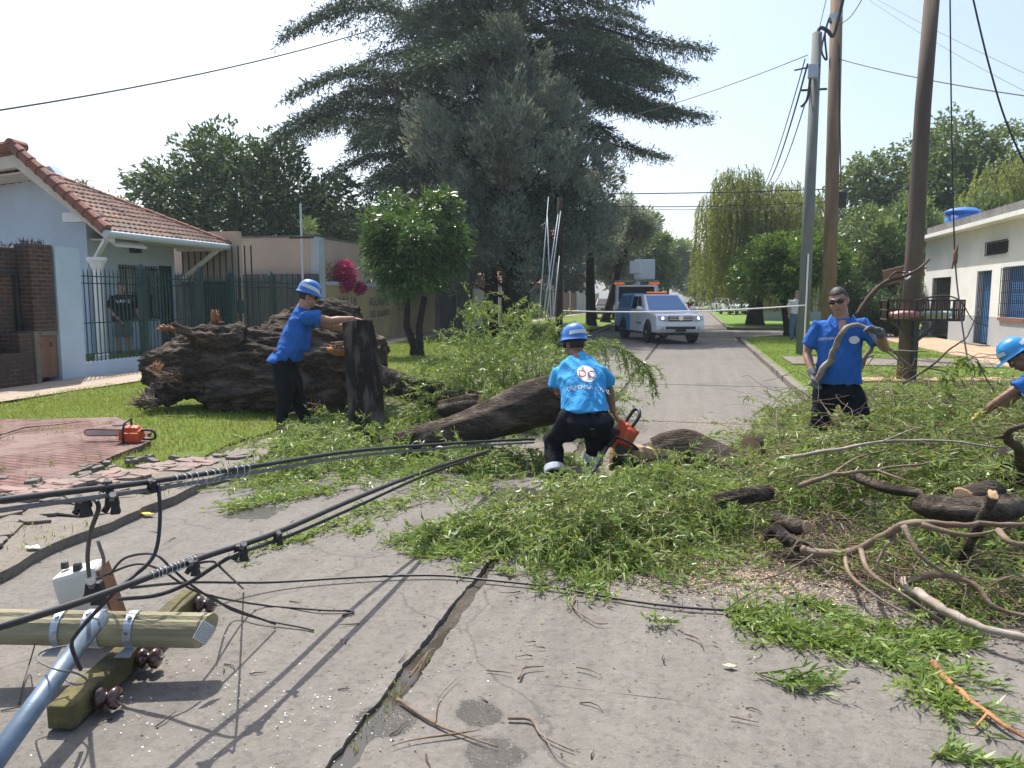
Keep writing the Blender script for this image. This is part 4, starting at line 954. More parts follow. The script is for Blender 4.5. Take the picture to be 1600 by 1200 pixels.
w = MB(); w.bx((WX-.42, wy0-.3, wh_h+.002), (18.3, wy1+.35, wh_h+.13)); rf = w.build("roof", M_houseW, wh)
w = MB(); w.bx((WX+.05, wy0-.2, wh_h+.134), (WX+.25, wy1+.2, wh_h+.50)); w.build("parapet", M_greycap, rf)
for (a, b, z0, z1), nm in zip(ops, [0, 1, 2, 3]):
    dpt = WX+.18
    isd = z0 < .3
    w = MB(); w.bx((dpt, a, z0), (dpt+.05, b, z1)); o = w.build("door" if isd else "window", M_glassd if (isd and b > 29) else M_blueshut, wh)
    w = MB(); n = max(3, int((b-a)/.13)); xb = WX+.06 if isd else WX-.05
    for i in range(n+1): yq = a+(b-a)*i/n; w.bar((xb, yq, z0+.02), (xb, yq, z1-.02), .017)
    for k in range(5): zq = z0+.08+(z1-z0-.16)*k/4; w.bar((xb, a, zq), (xb, b, zq), .017)
    w.build("bars", M_bar, o)
    if not isd:
        w = MB(); w.bx((WX-.06, a-.05, z0-.09), (WX+.14, b+.05, z0-.005)); w.build("sill", M_tile, o); w = MB()
        for k in range(18): zq = z0+.05+k*(z1-z0-.1)/18; w.bx((dpt-.02, a+.02, zq), (dpt-.004, b-.02, zq+.045))
        w.build("slats", M_blueshut, o)
    if isd and b < 27:
        w = MB()
        for k in range(22): zq = z0+1.0+k*.055; w.bx((dpt-.03, a+.02, zq), (dpt-.004, b-.02, zq+.04))
        w.build("shutter_slats", M_blueshut, o)
w = MB(); w.bx((WX-.006, min(vent), 2.93), (WX-.002, max(vent), 3.25)); o = w.build("vent_opening", M_glassd, wh); w = MB(); n = 12
for i in range(n+1): yq = min(vent)+(max(vent)-min(vent))*i/n; w.bar((WX-.05, yq, 2.88), (WX-.05, yq, 3.30), .022)
w.bar((WX-.05, min(vent), 2.9), (WX-.05, max(vent), 2.9), .022); w.bar((WX-.05, min(vent), 3.28), (WX-.05, max(vent), 3.28), .022); w.build("vent_bars", M_bar, o)
p = PX(1488, 487, WX); w = MB(); w.bx((WX-.02, p.y-.12, p.z-.12), (WX-.002, p.y+.12, p.z+.14)); w.build("blue_number_tile", M_blueshut, wh)
w = MB(); w.bx((WX-.3, min(door2)-.25, .1), (WX, max(door2)+.25, .19)); w.build("door_step", M_curb, wh)
tp = PX(1503, 338, 9.45); tk = thing("roof_tank", "bright blue plastic water tank on the white house roof", "tank", (tp.x, tp.y, wh_h+.13)); w = MB(); w.lathe((tp.x, tp.y, wh_h+.13), [(.50, 0), (.56, .12), (.54, .75)], seg=20); w.build("tank_body", M_bluetank, tk, smooth=True); w = MB(); w.lathe((tp.x, tp.y, wh_h+.881), [(.6, 0), (.6, .06), (.4, .16), (.12, .2)], seg=20); w.build("lid", M_bluetank, tk)
# railing and hut pieces left of the white house
rl = thing("iron_railing", "dark iron railing under the trees left of the white house", "fence", (8.8, 36, 0)); 
w = MB(); a = gpos(1318, 32); b = gpos(1400, 33)
for i in range(30): q = a.lerp(b, i/29); w.bar((q.x, q.y, .1), (q.x, q.y, 1.75), .05)
for z in (.3, 1.5): w.bar((a.x, a.y, z), (b.x, b.y, z), .05)
w.build("bars", M_twigd, rl)
for q in (a, a.lerp(b, .5), b): w = MB(); w.bx((q.x-.12, q.y-.1, 0), (q.x+.12, q.y+.14, 1.9)); w.build("pier", M_curb, rl)
vh = thing("corner_veranda", "cream columned veranda behind the weeping willow trunk", "house", gpos(1215, 52)); q = gpos(1205, 52)
for dx in (-1.0, .9, 2.6): w = MB(); w.bx((q.x+dx-.14, q.y-.14, 0), (q.x+dx+.14, q.y+.14, 2.6)); w.build("column", M_soffit, vh)
w = MB(); w.bx((q.x-1.6, q.y-.4, 2.602), (q.x+5, q.y+4, 2.85)); w.build("flat_roof", M_soffit, vh); w = MB(); w.bx((q.x-1.4, q.y+2, 0), (q.x+4.8, q.y+3.8, 2.6)); w.build("wall", M_beige, vh); w = MB(); w.bx((q.x-1.6, q.y-.7, 0), (q.x+4, q.y-.42, .7)); w.build("low_wall", M_coping, vh)
# ---------------------------------------------------------------- poles, baskets, overhead cables
def cab(name, label, pts, r, mat=None, cat="cable", sag=0.0, n=14, group=None, seg=5):
    pts = [Vector(p) for p in pts]
    if len(pts) == 2 and n:
        a, b = pts; pts = [a.lerp(b, i/n)-Vector((0, 0, sag*4*(i/n)*(1-i/n))) for i in range(n+1)]
    mb = MB(); mb.tube(pts, r, seg); return tag(mb.build(name, mat or M_cable, smooth=True), label, cat, group)
def smoothpts(pts, k=6):
    pts = [Vector(p) for p in pts]; out = []
    for i in range(len(pts)-1):
        p0, p1, p2, p3 = pts[max(i-1, 0)], pts[i], pts[i+1], pts[min(i+2, len(pts)-1)]
        for j in range(k):
            t = j/k; out.append(.5*((2*p1)+(p2-p0)*t+(2*p0-5*p1+4*p2-p3)*t*t+(3*p1-p0-3*p2+p3)*t**3))
    out.append(pts[-1]); return out
# grey green pole with junction gear
pb = gpos(1251, 20.6); pt = P(1277, 52, 20.6)
e = thing("utility_pole", "grey green pole with a box and cable head near its top", "pole", pb)
mb = MB(); mb.tube([pb-Vector((0, 0, .2)), pb.lerp(pt, .5), pt], [.16, .145, .125], 14); mb.build("shaft", M_polegreen, e, smooth=True)
q = pb.lerp(pt, .865); mb = MB(); mb.box(q+Vector((-.09, -.20, .1)), (.24, .16, .36)); mb.build("junction_box", M_galv, e, bevel=.02)
mb = MB(); mb.bar(q+Vector((-.35, -.1, -.35)), q+Vector((.3, -.1, -.35)), .05); mb.build("bracket", M_plasticd, e); mb = MB(); mb.bar(q+Vector((-.55, -.1, .18)), q+Vector((.1, -.1, .28)), .035); mb.build("bracket", M_plasticd, e)
mb = MB(); mb.tube(smoothpts([pt+Vector((0, -.05, -.3)), pt+Vector((.05, 0, .12)), pt+Vector((.25, 0, .05)), pt+Vector((.4, 0, -.1)), pt+Vector((.5, 0, .25)), pt+Vector((.62, 0, .9))]), .05, 7); mb.build("cable_head", M_cable, e, smooth=True); mb = MB(); mb.tube(smoothpts([q+Vector((-.15, -.2, -.1)), q+Vector((-.2, -.2, -.6)), q+Vector((-.35, -.2, -.8))]), .04, 6); mb.build("cable_tail", M_cable, e, smooth=True)
mb = MB(); mb.tube([pb+Vector((.02, -.19, .1)), pb.lerp(pt, .32)+Vector((.02, -.18, 0))], .022, 6); mb.build("conduit", M_white, e)
# warm wooden pole
t2 = 22.5; pb2 = gpos(1291, t2); pt2 = P(1309, -60, t2)
e = thing("utility_pole", "warm brown wooden pole standing behind the man with sunglasses", "pole", pb2)
mb = MB(); mb.tube([pb2-Vector((0, 0, .2)), pb2.lerp(pt2, .5), pt2], [.20, .185, .165], 14, jit=.02); mb.build("shaft", M_polewood2, e, smooth=True)
q = P(1306, 28, t2); mb = MB(); mb.lathe(q-Vector((0, 0, .1)), [(.19, 0), (.19, .2)], seg=14); mb.build("metal_band", M_galv, e); mb = MB(); mb.tube(smoothpts([q+Vector((-.19, -.1, 0)), q+Vector((-.3, -.15, -.5)), q+Vector((-.22, -.15, -1.2)), q+Vector((-.38, -.15, -.9)), q+Vector((-.26, -.15, -.3))]), .03, 5); mb.build("cable_coil", M_cable, e, smooth=True)
q = P(1315, 312, t2+.3); mb = MB(); mb.box(q, (.24, .25, .46)); mb.build("black_box", M_plasticd, e, bevel=.02); mb = MB(); mb.tube([P(1311, 70, t2-.2), P(1314, 290, t2-.2)], .018, 5); mb.build("down_cable", M_cable, e)
# big dark pole
t3 = 14.0; pb3 = gpos(1414, t3); pt3 = P(1461, -60, t3)
e = thing("utility_pole", "thick dark weathered wooden pole beside the rubbish basket", "pole", pb3)
mb = MB(); mb.tube([pb3-Vector((0, 0, .2)), pb3.lerp(pt3, .33), pb3.lerp(pt3, .66)+Vector((-.03, 0, 0)), pt3], [.16, .15, .14, .13], 16, jit=.03); mb.build("shaft", M_polewood, e, smooth=True)
q = P(1417, 431, t3-.2); mb = MB(); mb.tube([q+Vector((-.05, 0, .08)), q+Vector((-.05, 0, -.02)), q+Vector((0, 0, -.06)), q+Vector((.05, 0, -.02)), q+Vector((.05, 0, .08))], .018, 5); mb.build("white_staple", M_white, e, smooth=True)
# rubbish basket
t4 = 13.9; q = P(1440, 484, t4); bp = gpos(1426, t4)
e = thing("rubbish_basket", "rusty iron rubbish basket on a thin post holding bags", "basket", bp); W, Dp = .62, .26; zt, zb = q.z+.17, q.z-.17
mb = MB()
for i in range(15):
    x = q.x-W+2*W*i/14
    for yy in (q.y-Dp, q.y+Dp): mb.bar((x, yy, zb), (x, yy, zt), .022)
for i in range(6):
    yy = q.y-Dp+2*Dp*i/5
    for x in (q.x-W, q.x+W): mb.bar((x, yy, zb), (x, yy, zt), .022)
for z in (zb, q.z, zt):
    for yy in (q.y-Dp, q.y+Dp): mb.bar((q.x-W, yy, z), (q.x+W, yy, z), .028)
    for x in (q.x-W, q.x+W): mb.bar((x, q.y-Dp, z), (x, q.y+Dp, z), .028)
for i in range(9): yy = q.y-Dp+2*Dp*i/8; mb.bar((q.x-W, yy, zb-.02), (q.x+W, yy, zb-.02), .015)
mb.build("basket_frame", M_basket, e); mb = MB(); mb.bar((bp.x, bp.y, 0), (bp.x, bp.y, zb), .09); mb.bar((bp.x, bp.y, zb-.4), (bp.x+.4, bp.y, zb-.03), .05); mb.bar((bp.x, bp.y, zb-.4), (bp.x-.4, bp.y, zb-.03), .05); mb.build("post", M_plasticd, e)
def bag(label, c, r, mat):
    mb = MB(); mb.ball(c, r, 14, 10); me = mb.mesh("bag")
    for v in me.vertices: v.co += Vector((v.co-Vector(c)).normalized())*.05*noise.noise(v.co*9)
    tag(link("rubbish_bag", me, None, mat), label, "bag")
bag("pink rubbish bag lying in the iron basket", (q.x-.28, q.y, zb+.08), (.27, .18, .085), M_pink); bag("pale green rubbish bag in the right half of the iron basket", (q.x+.25, q.y, zb+.09), (.24, .17, .095), M_bagw)
# weathered board hanging behind the dark pole
q = P(1412, 427, 15.2); mb = MB(); mb.box(q, (.80, .05, .30), Euler((0, R(-14), AZ)).to_matrix()); mb.box(q+Vector((.08, -.03, .02)), (.72, .02, .035), Euler((0, R(-14), AZ)).to_matrix()); e = tag(mb.build("plywood_board", M_wood, bevel=.008), "tan weathered board fixed across the thick dark pole", "board")
mb = MB(); mb.tube(smoothpts([P(1340, 492, 9.6), P(1360, 462, 9.6), P(1385, 440, 9.6), P(1412, 432, 9.6), P(1436, 420, 9.6), P(1452, 405, 9.7)]), [.035*(1-.02*i) for i in range(31)], 6, jit=.12); mb.tube(smoothpts([P(1385, 440, 9.6), P(1400, 425, 9.6), P(1418, 428, 9.7)]), .014, 5); mb.tube(smoothpts([P(1412, 432, 9.6), P(1408, 452, 9.6)]), .01, 5); tag(mb.build("dead_branch", M_twigd, smooth=True), "dead forked branch slanting up to the dark pole from behind the man with sunglasses", "branch")
# overhead cables
cab("overhead_cable", "long dark cable crossing the sky at upper left", [P(-80, 184, 16), P(600, 40, 28)], .022, sag=.25)
cab("overhead_cable", "thin wire from the cedar crown to the grey green pole", [P(810, 212, 34), P(1262, 86, 20.6)], .012, M_cableg, sag=.4); cab("overhead_cable", "wire running right from the warm wooden pole", [P(1310, 92, 22.3), P(1680, 160, 14)], .014, sag=.1)
cab("overhead_cable", "upper of the two level wires before the weeping willow", [P(930, 303, 38), P(1480, 287, 34)], .025, sag=.1); cab("overhead_cable", "lower of the two level wires before the weeping willow", [P(930, 322, 38), P(1480, 300, 36)], .02, sag=.25); cab("overhead_cable", "faint third wire under the two level wires", [P(930, 326, 38), P(1300, 326, 36)], .012, M_cableg, sag=.05)
for k, (a, b, lb) in enumerate([((1258, 92), (1186, 305), "outermost of the three slack wires dropping left of the grey green pole"), ((1262, 100), (1198, 290), "thickest middle wire dropping left of the grey green pole"), ((1266, 135), (1206, 290), "inner wire dropping left of the grey green pole")]): cab("overhead_cable", lb, [P(*a, 20.5), P(*b, 46)], [.016, .026, .018][k], sag=.5, n=16)
cab("hanging_cable", "long plumb cable hanging beside the dark pole with a fibre splice on it", smoothpts([P(1484, -60, 11.5), P(1487, 200, 11.5), P(1492, 395, 11.5), P(1500, 480, 11.2), P(1512, 560, 10.8), P(1530, 630, 10.2)]), .012); 
mb = MB(); c = P(1493, 402, 11.45); mb.ball(c, (.035, .035, .13), 10, 8); mb.tube([c+Vector((.01, 0, .05)), c+Vector((.02, 0, .2))], .015, 5); mb.tube([c+Vector((-.02, 0, 0)), c+Vector((-.035, 0, -.17))], .012, 5); tag(mb.build("cable_splice", M_wood, smooth=True), "brown fibrous splice on the plumb hanging cable", "splice")
cab("hanging_cable", "dark cable slanting down the upper right corner", smoothpts([P(1512, -40, 11), P(1545, 100, 11), P(1580, 210, 11), P(1640, 330, 11)]), .014); cab("overhead_cable", "faint thin wire crossing the upper right sky", [P(1330, -20, 26), P(1700, 190, 18)], .007, M_cableg, sag=.2); cab("overhead_cable", "second faint wire below the first in the upper right sky", [P(1318, -30, 26), P(1680, 150, 18)], .007, M_cableg, sag=.1)
cab("overhead_cable", "short wire rising from the warm pole to the top edge", smoothpts([P(1309, 40, 22.3), P(1330, 25, 21), P(1352, -10, 19)]), .012); cab("overhead_cable", "thin wire leaving the cable head towards the top edge", [P(1280, 45, 20.6), P(1298, -30, 18)], .009)
# barrier tape
cab("barrier_tape", "white barrier tape strung across the street before the pickup", [P(868, 485, 22), P(1258, 477, 20)], .017, M_tape, "tape", sag=.10, n=18)
# thin pale rods
for k, (a, b, lb) in enumerate([((842, 492), (857, 308), "leftmost pale thin rod leaning behind the leafy bush"), ((848, 494), (872, 335), "second pale rod leaning right behind the bush"), ((861, 495), (855, 330), "straightest pale rod, leaning slightly left"), ((853, 495), (876, 330), "pale rod ending highest to the right"), ((864, 495), (874, 400), "shortest pale rod of the leaning set")]):
    mb = MB(); mb.tube([P(a[0], a[1]+6, 17), P(b[0], b[1], 17.3)], [.014, .008], 6); tag(mb.build("pale_rod", M_zinc, smooth=True), lb, "rod", "thin rods leaning by the kerb")
# small post by the tape and street lamps far away
mb = MB(); c = gpos(873, 22); mb.tube([c, c+Vector((0, 0, 2.6))], .10, 8, jit=.1); mb.tube([c+Vector((0, 0, 2.6)), c+Vector((0, 0, 4.4))], [.10, .07], 8, jit=.1); e = tag(mb.build("tree_stake", M_barkt, smooth=True), "dark slim trunk like stake behind the bent worker's helmet", "post"); e.data.transform(Matrix.Identity(4))
for px, py, t, lb in [(1030, 398, 70, "far street lamp arm over the street beyond the bucket truck"), (1008, 358, 60, "higher far lamp arm against the pointed green tree")]:
    b = gpos(px-12, t); h = zat(py, t); e = thing("street_lamp", lb, "lamp", b); mb = MB(); mb.tube([b, b+Vector((0, 0, h-.3)), b+Vector((.5, 0, h)), b+Vector((1.0, 0, h+.05))], .06, 6); mb.build("post", M_galv, e); mb = MB(); mb.box(b+Vector((1.3, 0, h+.05)), (.8, .25, .12)); mb.build("lamp_head", M_zinc, e, bevel=.03)
# ---------------------------------------------------------------- vehicles (local frame: +x forward, +y left)
def arc(cx, cz, r, n=9): return [(cx-r*math.cos(math.pi*i/n), cz+r*math.sin(math.pi*i/n)) for i in range(n+1)]
def wheel(parent, x, y, z, r, w):
    mb = MB(); mb.lathe((x, y-w/2, z), [(r*.72, 0), (r*.95, .01), (r, .04), (r, w-.04), (r*.95, w-.01), (r*.72, w)], (0, 1, 0), 22); o = mb.build("wheel", M_rubber, parent, smooth=False, local=True)
    s = 1 if y > 0 else -1
    mb = MB(); mb.lathe((x, y+s*(w/2-.03), z), [(r*.60, 0), (r*.62, .018*s), (r*.5, .024*s), (r*.2, .012*s), (r*.14, .035*s)], (0, 1, 0), 18); mb.build("rim", M_galv, o, smooth=False, local=True)
def side_prism(mb, prof, y0, y1): mb.prism([(x, y0, z) for x, z in prof], (0, y1-y0, 0))
def hull(mb, base, roof):    # base/roof: x_front, x_rear, halfwidth, z
    a, b = base, roof
    v = [(a[0], -a[2], a[3]), (a[0], a[2], a[3]), (a[1], a[2], a[3]), (a[1], -a[2], a[3]), (b[0], -b[2], b[3]), (b[0], b[2], b[3]), (b[1], b[2], b[3]), (b[1], -b[2], b[3])]
    mb.add(v, [(0, 1, 2, 3), (7, 6, 5, 4), (0, 4, 5, 1), (1, 5, 6, 2), (2, 6, 7, 3), (3, 7, 4, 0)])
def quad_on(mb, p00, p10, p11, p01, u0, u1, v0, v1, off, th=.004):
    p00, p10, p11, p01 = map(Vector, (p00, p10, p11, p01)); n = (p10-p00).cross(p01-p00).normalized()
    def at(u, v): return (p00.lerp(p10, u)).lerp(p01.lerp(p11, u), v)+n*off
    q = [at(u0, v0), at(u1, v0), at(u1, v1), at(u0, v1)]; mb.prism(q, n*th)
def pickup():
    fa = gpos(1046, 28.0); rz = R(-68.8); e = thing("pickup_truck", "white and sky blue pickup with covered bed and lit headlights, facing the camera", "pickup truck", (0, 0, 0), rz)
    off = Matrix.Rotation(rz, 3, 'Z') @ Vector((1.65, 0, 0)); e.location = (fa.x-off.x, fa.y-off.y, 0)
    W = .88; zc = .39
    front = [(-.55, .36), (1.18, .36)]+arc(1.65, .40, .45)+[(2.15, .38), (2.55, .40), (2.66, .50), (2.67, .66), (2.62, .80), (2.58, .98), (2.40, 1.05), (1.38, 1.15), (-.55, 1.15)]
    mb = MB(); side_prism(mb, front, -W, W); mb.build("body", M_carw, e, local=True, bevel=.045)
    rear = [(-2.58, .50), (-1.93, .42)]+arc(-1.45, .40, .46)+[(-.94, .36), (-.556, .36), (-.556, 1.15), (-2.58, 1.15)]
    mb = MB(); side_prism(mb, rear, -W, W); mb.build("bed", M_carb, e, local=True, bevel=.045)
    cb, cr = (1.42, -.555, .85, 1.13), (.50, -.555, .68, 1.735); mb = MB(); hull(mb, cb, cr); cab_ = mb.build("cab", M_carw, e, local=True, bevel=.05)
    sb, sr = (-.565, -2.55, .85, 1.13), (-.565, -2.25, .70, 1.78); mb = MB(); hull(mb, sb, sr); sh = mb.build("canopy", M_carb, e, local=True, bevel=.05)
    def corners(h, side):
        a, b = h; y = side
        if side == 0: return [(a[0][0] if 0 else a[0], -a[2], a[3]), (a[0], a[2], a[3]), (b[0], b[2], b[3]), (b[0], -b[2], b[3])]
        p = [(a[1], -a[2], a[3]), (a[0], -a[2], a[3]), (b[0], -b[2], b[3]), (b[1], -b[2], b[3])]
        return p if side < 0 else [(x, -yy, z) for x, yy, z in (p[1], p[0], p[3], p[2])]
    M_ws = NT("painted_reflection_windscreen").fin((.045,.20,.42), .22, None, .35)  # blue base colour stands in for the sky reflected in the glass
    mb = MB(); quad_on(mb, *corners((cb, cr), 0), .06, .94, .07, .93, .012); mb.build("windscreen", M_ws, cab_, local=True)
    for s in (-1, 1):
        c = corners((cb, cr), s)
        u = (.50, .93, .04, .44) if s < 0 else (.07, .50, .56, .96)
        mb = MB(); quad_on(mb, *c, u[0], u[1]-.16 if s < 0 else u[1], .12, .88, .014); mb.build("front_window", M_glassd, cab_, local=True)
        mb = MB(); quad_on(mb, *c, u[2], u[3], .12, .88, .014); mb.build("rear_window", M_glassd, cab_, local=True)
        c = corners((sb, sr), s); mb = MB(); quad_on(mb, *c, .12, .88, .18, .80, .014); mb.build("canopy_window", M_ws, sh, local=True)
        mb = MB(); mb.ball((1.10, s*1.02, 1.22), (.07, .12, .09), 10, 7); mb.bar((1.12, s*.82, 1.18), (1.10, s*.95, 1.2), .05); mb.build("mirror", M_carw, e, local=True, smooth=True)
        mb = MB(); mb.box((2.585, s*.66, .90), (.10, .36, .19), Euler((0, R(-14), s*R(16))).to_matrix()); h = mb.build("headlight", M_lens, e, local=True, bevel=.03)
        mb = MB(); mb.lathe((2.625, s*.62, .895), [(.075, 0), (.06, .02), (.01, .03)], (1, 0, .15), 12); mb.build("bulb", M_lamp, h, local=True, smooth=True)
        mb = MB(); mb.lathe((2.665, s*.66, .56), [(.065, 0), (.05, .012)], (1, 0, 0), 12); mb.build("fog_lamp", M_lens, e, local=True)
        mb = MB(); mb.bx((-.5, s*(W+.004), .98), (-.28, s*(W+.03), 1.02)); mb.build("door_handle", M_carw, e, local=True); mb = MB(); mb.bx((.40, s*(W+.001), .42), (.412, s*(W+.004), 1.12)); mb.build("door_seam", M_plasticd, e, local=True)
        mb = MB(); mb.lathe((.62, s*(W+.002), .86), [(.10, 0), (.10, .004*s)], (0, 1, 0), 14); mb.build("door_crest", M_coping, e, local=True)
        me = text_mesh("Defensa Civil", .11, 'CENTER', .002); me.transform(Matrix(((-s*-1 if s < 0 else -1, 0, 0, .62), (0, 0, s, s*(W+.004)), (0, 1, 0, .66), (0, 0, 0, 1))))
        link("door_lettering", me, e, M_plasticd, smooth=False, local=True)
    mb = MB(); mb.bx((2.60, -.44, .80), (2.655, .44, 1.0)); gr = mb.build("grille", M_plasticd, e, local=True, bevel=.02); mb = MB()
    for z in (.85, .91, .965): mb.bx((2.656, -.42, z), (2.668, .42, z+.018))
    mb.build("grille_bar", M_chrome, gr, local=True); mb = MB(); mb.lathe((2.67, 0, .91), [(.085, 0), (.085, .015)], (1, 0, 0), 16); mb.build("badge", M_chrome, gr, local=True)
    mb = MB(); mb.bx((2.60, -.55, .52), (2.68, .55, .62)); mb.build("air_intake", M_plasticd, e, local=True, bevel=.02); mb = MB(); mb.bx((2.684, -.19, .42), (2.70, .19, .53)); mb.build("number_plate", M_plasticd, e, local=True); mb = MB(); mb.bx((-2.4, -.78, .30), (2.4, .78, .40)); mb.build("underbody", M_plasticd, e, local=True)
    mb = MB(); mb.bx((-.15, -.42, 1.745), (.15, .42, 1.78)); lb = mb.build("light_bar", M_plasticd, e, local=True)
    mb = MB(); mb.bx((-.11, -.38, 1.782), (.11, .38, 1.845)); mb.build("beacon_lens", M_amber, lb, local=True, bevel=.02)
    for x in (1.65, -1.45):
        for s in (-1, 1): wheel(e, x, s*.80, zc, .39, .25)
    mb = MB(); mb.bx((1.2, -.86, .42), (2.1, .86, .85)); mb.bx((-1.9, -.86, .42), (-1.0, .86, .85)); mb.build("wheel_well", M_plasticd, e, local=True)
pickup()
def bucket_truck():
    b = gpos(992, 39.0); rz = R(-86); e = thing("bucket_truck", "white bucket truck with raised basket parked right behind the pickup", "truck", b, rz)
    mb = MB(); side_prism(mb, [(.4, .5), (1.0, .5)]+arc(1.5, .5, .5)+[(2.05, .5), (2.4, .6), (2.42, 1.2), (1.9, 1.35), (1.35, 2.2), (.4, 2.25)], -1.0, 1.0); c = mb.build("cab", M_carw, e, local=True, bevel=.05)
    mb = MB(); quad_on(mb, (1.9, -1, 1.35), (1.9, 1, 1.35), (1.35, 1, 2.2), (1.35, -1, 2.2), .08, .92, .08, .92, .012); mb.build("windscreen", M_glassd, c, local=True)
    mb = MB(); mb.bx((-3.4, -1.05, .7), (.35, 1.05, 1.25)); mb.build("flatbed", M_carb, e, local=True, bevel=.03); mb = MB(); mb.bar((-1.5, 0, 1.25), (-1.5, 0, 2.35), .35); mb.bar((-1.6, 0, 2.4), (1.3, .1, 2.55), .22); mb.build("boom", M_carw, e, local=True, bevel=.02)
    mb = MB(); mb.box((1.5, .35, 2.95), (.75, 1.0, .95)); bk = mb.build("basket", M_carw, e, local=True, bevel=.06); mb = MB(); mb.box((1.9, -.1, 3.05), (.25, .5, .6)); mb.build("control_box", M_carw, bk, local=True, bevel=.03)
    for y in (-.85, .85): mb = MB(); mb.bx((.7, y-.26, 2.262), (.95, y+.26, 2.36)); mb.build("beacon", M_amber, e, local=True, bevel=.03)
    mb = MB()
    for y in (-1.02, 1.02): mb.tube([(.3, y, 1.2), (.35, y, 2.3), (1.1, y, 2.42)], .035, 6)
    mb.tube([(1.1, -1.02, 2.42), (1.1, 1.02, 2.42)], .035, 6); mb.build("rack", M_galv, e, local=True)
    for x in (1.5, -2.3):
        for s in (-1, 1): wheel(e, x, s*.88, .45, .45, .28)
bucket_truck()
def small_car(label, px, t, heading, paint, zoff=.1):
    b = gpos(px, t); b.z = zoff; e = thing("parked_car", label, "car", b, heading)
    low = [(-2.0, .35)]+arc(-1.25, .33, .36)+arc(1.25, .33, .36)+[(2.0, .35), (2.08, .6), (1.95, .82), (1.0, .95), (-1.95, .98), (-2.08, .7)]
    mb = MB(); side_prism(mb, low, -.82, .82); mb.build("body", paint, e, local=True, bevel=.05); h = ((1.05, -1.85, .8, .95), (.35, -1.35, .6, 1.45)); mb = MB(); hull(mb, *h); c = mb.build("cabin", paint, e, local=True, bevel=.05)
    a, bb = h
    mb = MB(); quad_on(mb, (a[0], -a[2], a[3]), (a[0], a[2], a[3]), (bb[0], bb[2], bb[3]), (bb[0], -bb[2], bb[3]), .06, .94, .08, .92, .012); mb.build("windscreen", M_glassd, c, local=True)
    for s in (-1, 1):
        p = [(a[1], -a[2], a[3]), (a[0], -a[2], a[3]), (bb[0], -bb[2], bb[3]), (bb[1], -bb[2], bb[3])]
        if s > 0: p = [(x, -y, z) for x, y, z in (p[1], p[0], p[3], p[2])]
        mb = MB(); quad_on(mb, *p, .12, .85, .1, .88, .012); mb.build("side_window", M_glassd, c, local=True)
        mb = MB(); mb.box((2.02, s*.6, .68), (.1, .3, .14)); mb.build("headlight", M_lens, e, local=True, bevel=.02)
    for x in (1.25, -1.25):
        for s in (-1, 1): wheel(e, x, s*.74, .32, .32, .2)
small_car("white hatchback parked on the verge under the weeping willow", 1142, 70, R(-75), M_carw); small_car("pale car parked further back, left of the white hatchback", 1124, 84, R(-80), M_coping); small_car("silver car half hidden by the willow trunk, right of the hatchback", 1160, 74, R(-70), M_carw)
small_car("dark parked car on the left verge behind the leaning trunk", 944, 58, R(-80), M_plasticd)
# ---------------------------------------------------------------- people
V3 = Vector
def frame(px): return AZ-math.atan((px-800)/F)
def basis(side, front): # columns side, front, up
    s = V3(side).normalized(); f = V3(front); f = (f-s*f.dot(s)).normalized(); u = s.cross(f); return Matrix((s, f, u)).transposed()
def hand(mb, w, d, n, side, k=1.0, curl=.5, grow=0.0):
    """w wrist, d direction of the fingers, n palm normal (towards the palm), side = thumb side"""
    w = V3(w); d = V3(d).normalized(); n = V3(n); n = (n-d*n.dot(d)).normalized(); s = d.cross(n); s = s*(1 if s.dot(V3(side)) > 0 else -1)
    Rm = Matrix((s, n, d)).transposed()
    mb.ball(w+d*.048*k, (.042*k+grow, .018*k+grow, .055*k+grow), 14, 10, Rm)
    for i, (o, L) in enumerate([(.030, .078), (.010, .086), (-.011, .080), (-.030, .062)]):
        b = w+d*(.088*k-abs(o)*.25)+s*o*k; dd = d.copy(); pts = [b-d*.025*k]; 
        c = curl*(1+.12*i)
        for q in (.42, .33, .25):
            pts.append(pts[-1]+dd*L*q*k+(d*.025*k if q == .42 else V3((0, 0, 0)))); dd = (dd*math.cos(c)+n*math.sin(c)).normalized()
        mb.tube(pts, [(.0095)*k+grow, .0095*k+grow, .0088*k+grow, .0072*k+grow], 8)
    t0 = w+d*.028*k+s*.030*k; t1 = t0+(s*.7+d*.6+n*.3).normalized()*.042*k; t2 = t1+(d*.8+n*.5+s*.15).normalized()*.034*k
    mb.tube([t0-s*.015*k, t0, t1, t2], [.013*k+grow, .013*k+grow, .0105*k+grow, .008*k+grow], 8)
def fold(scale, amp, seed):
    def f(c, n): w_ = c.x*.8+c.y*.5; return amp*(noise.noise(V3((c.x*scale+seed, c.y*scale, c.z*scale*.45)))-1.3*abs(noise.noise(V3((w_*scale*1.5+c.z*scale*.5, c.z*scale*.35+seed, c.y*scale*.6))))-.9*abs(noise.noise(V3((w_*scale*2.6-c.z*scale*1.1+seed, c.z*scale*.5, c.y*scale*.8))))+.55)
    return f
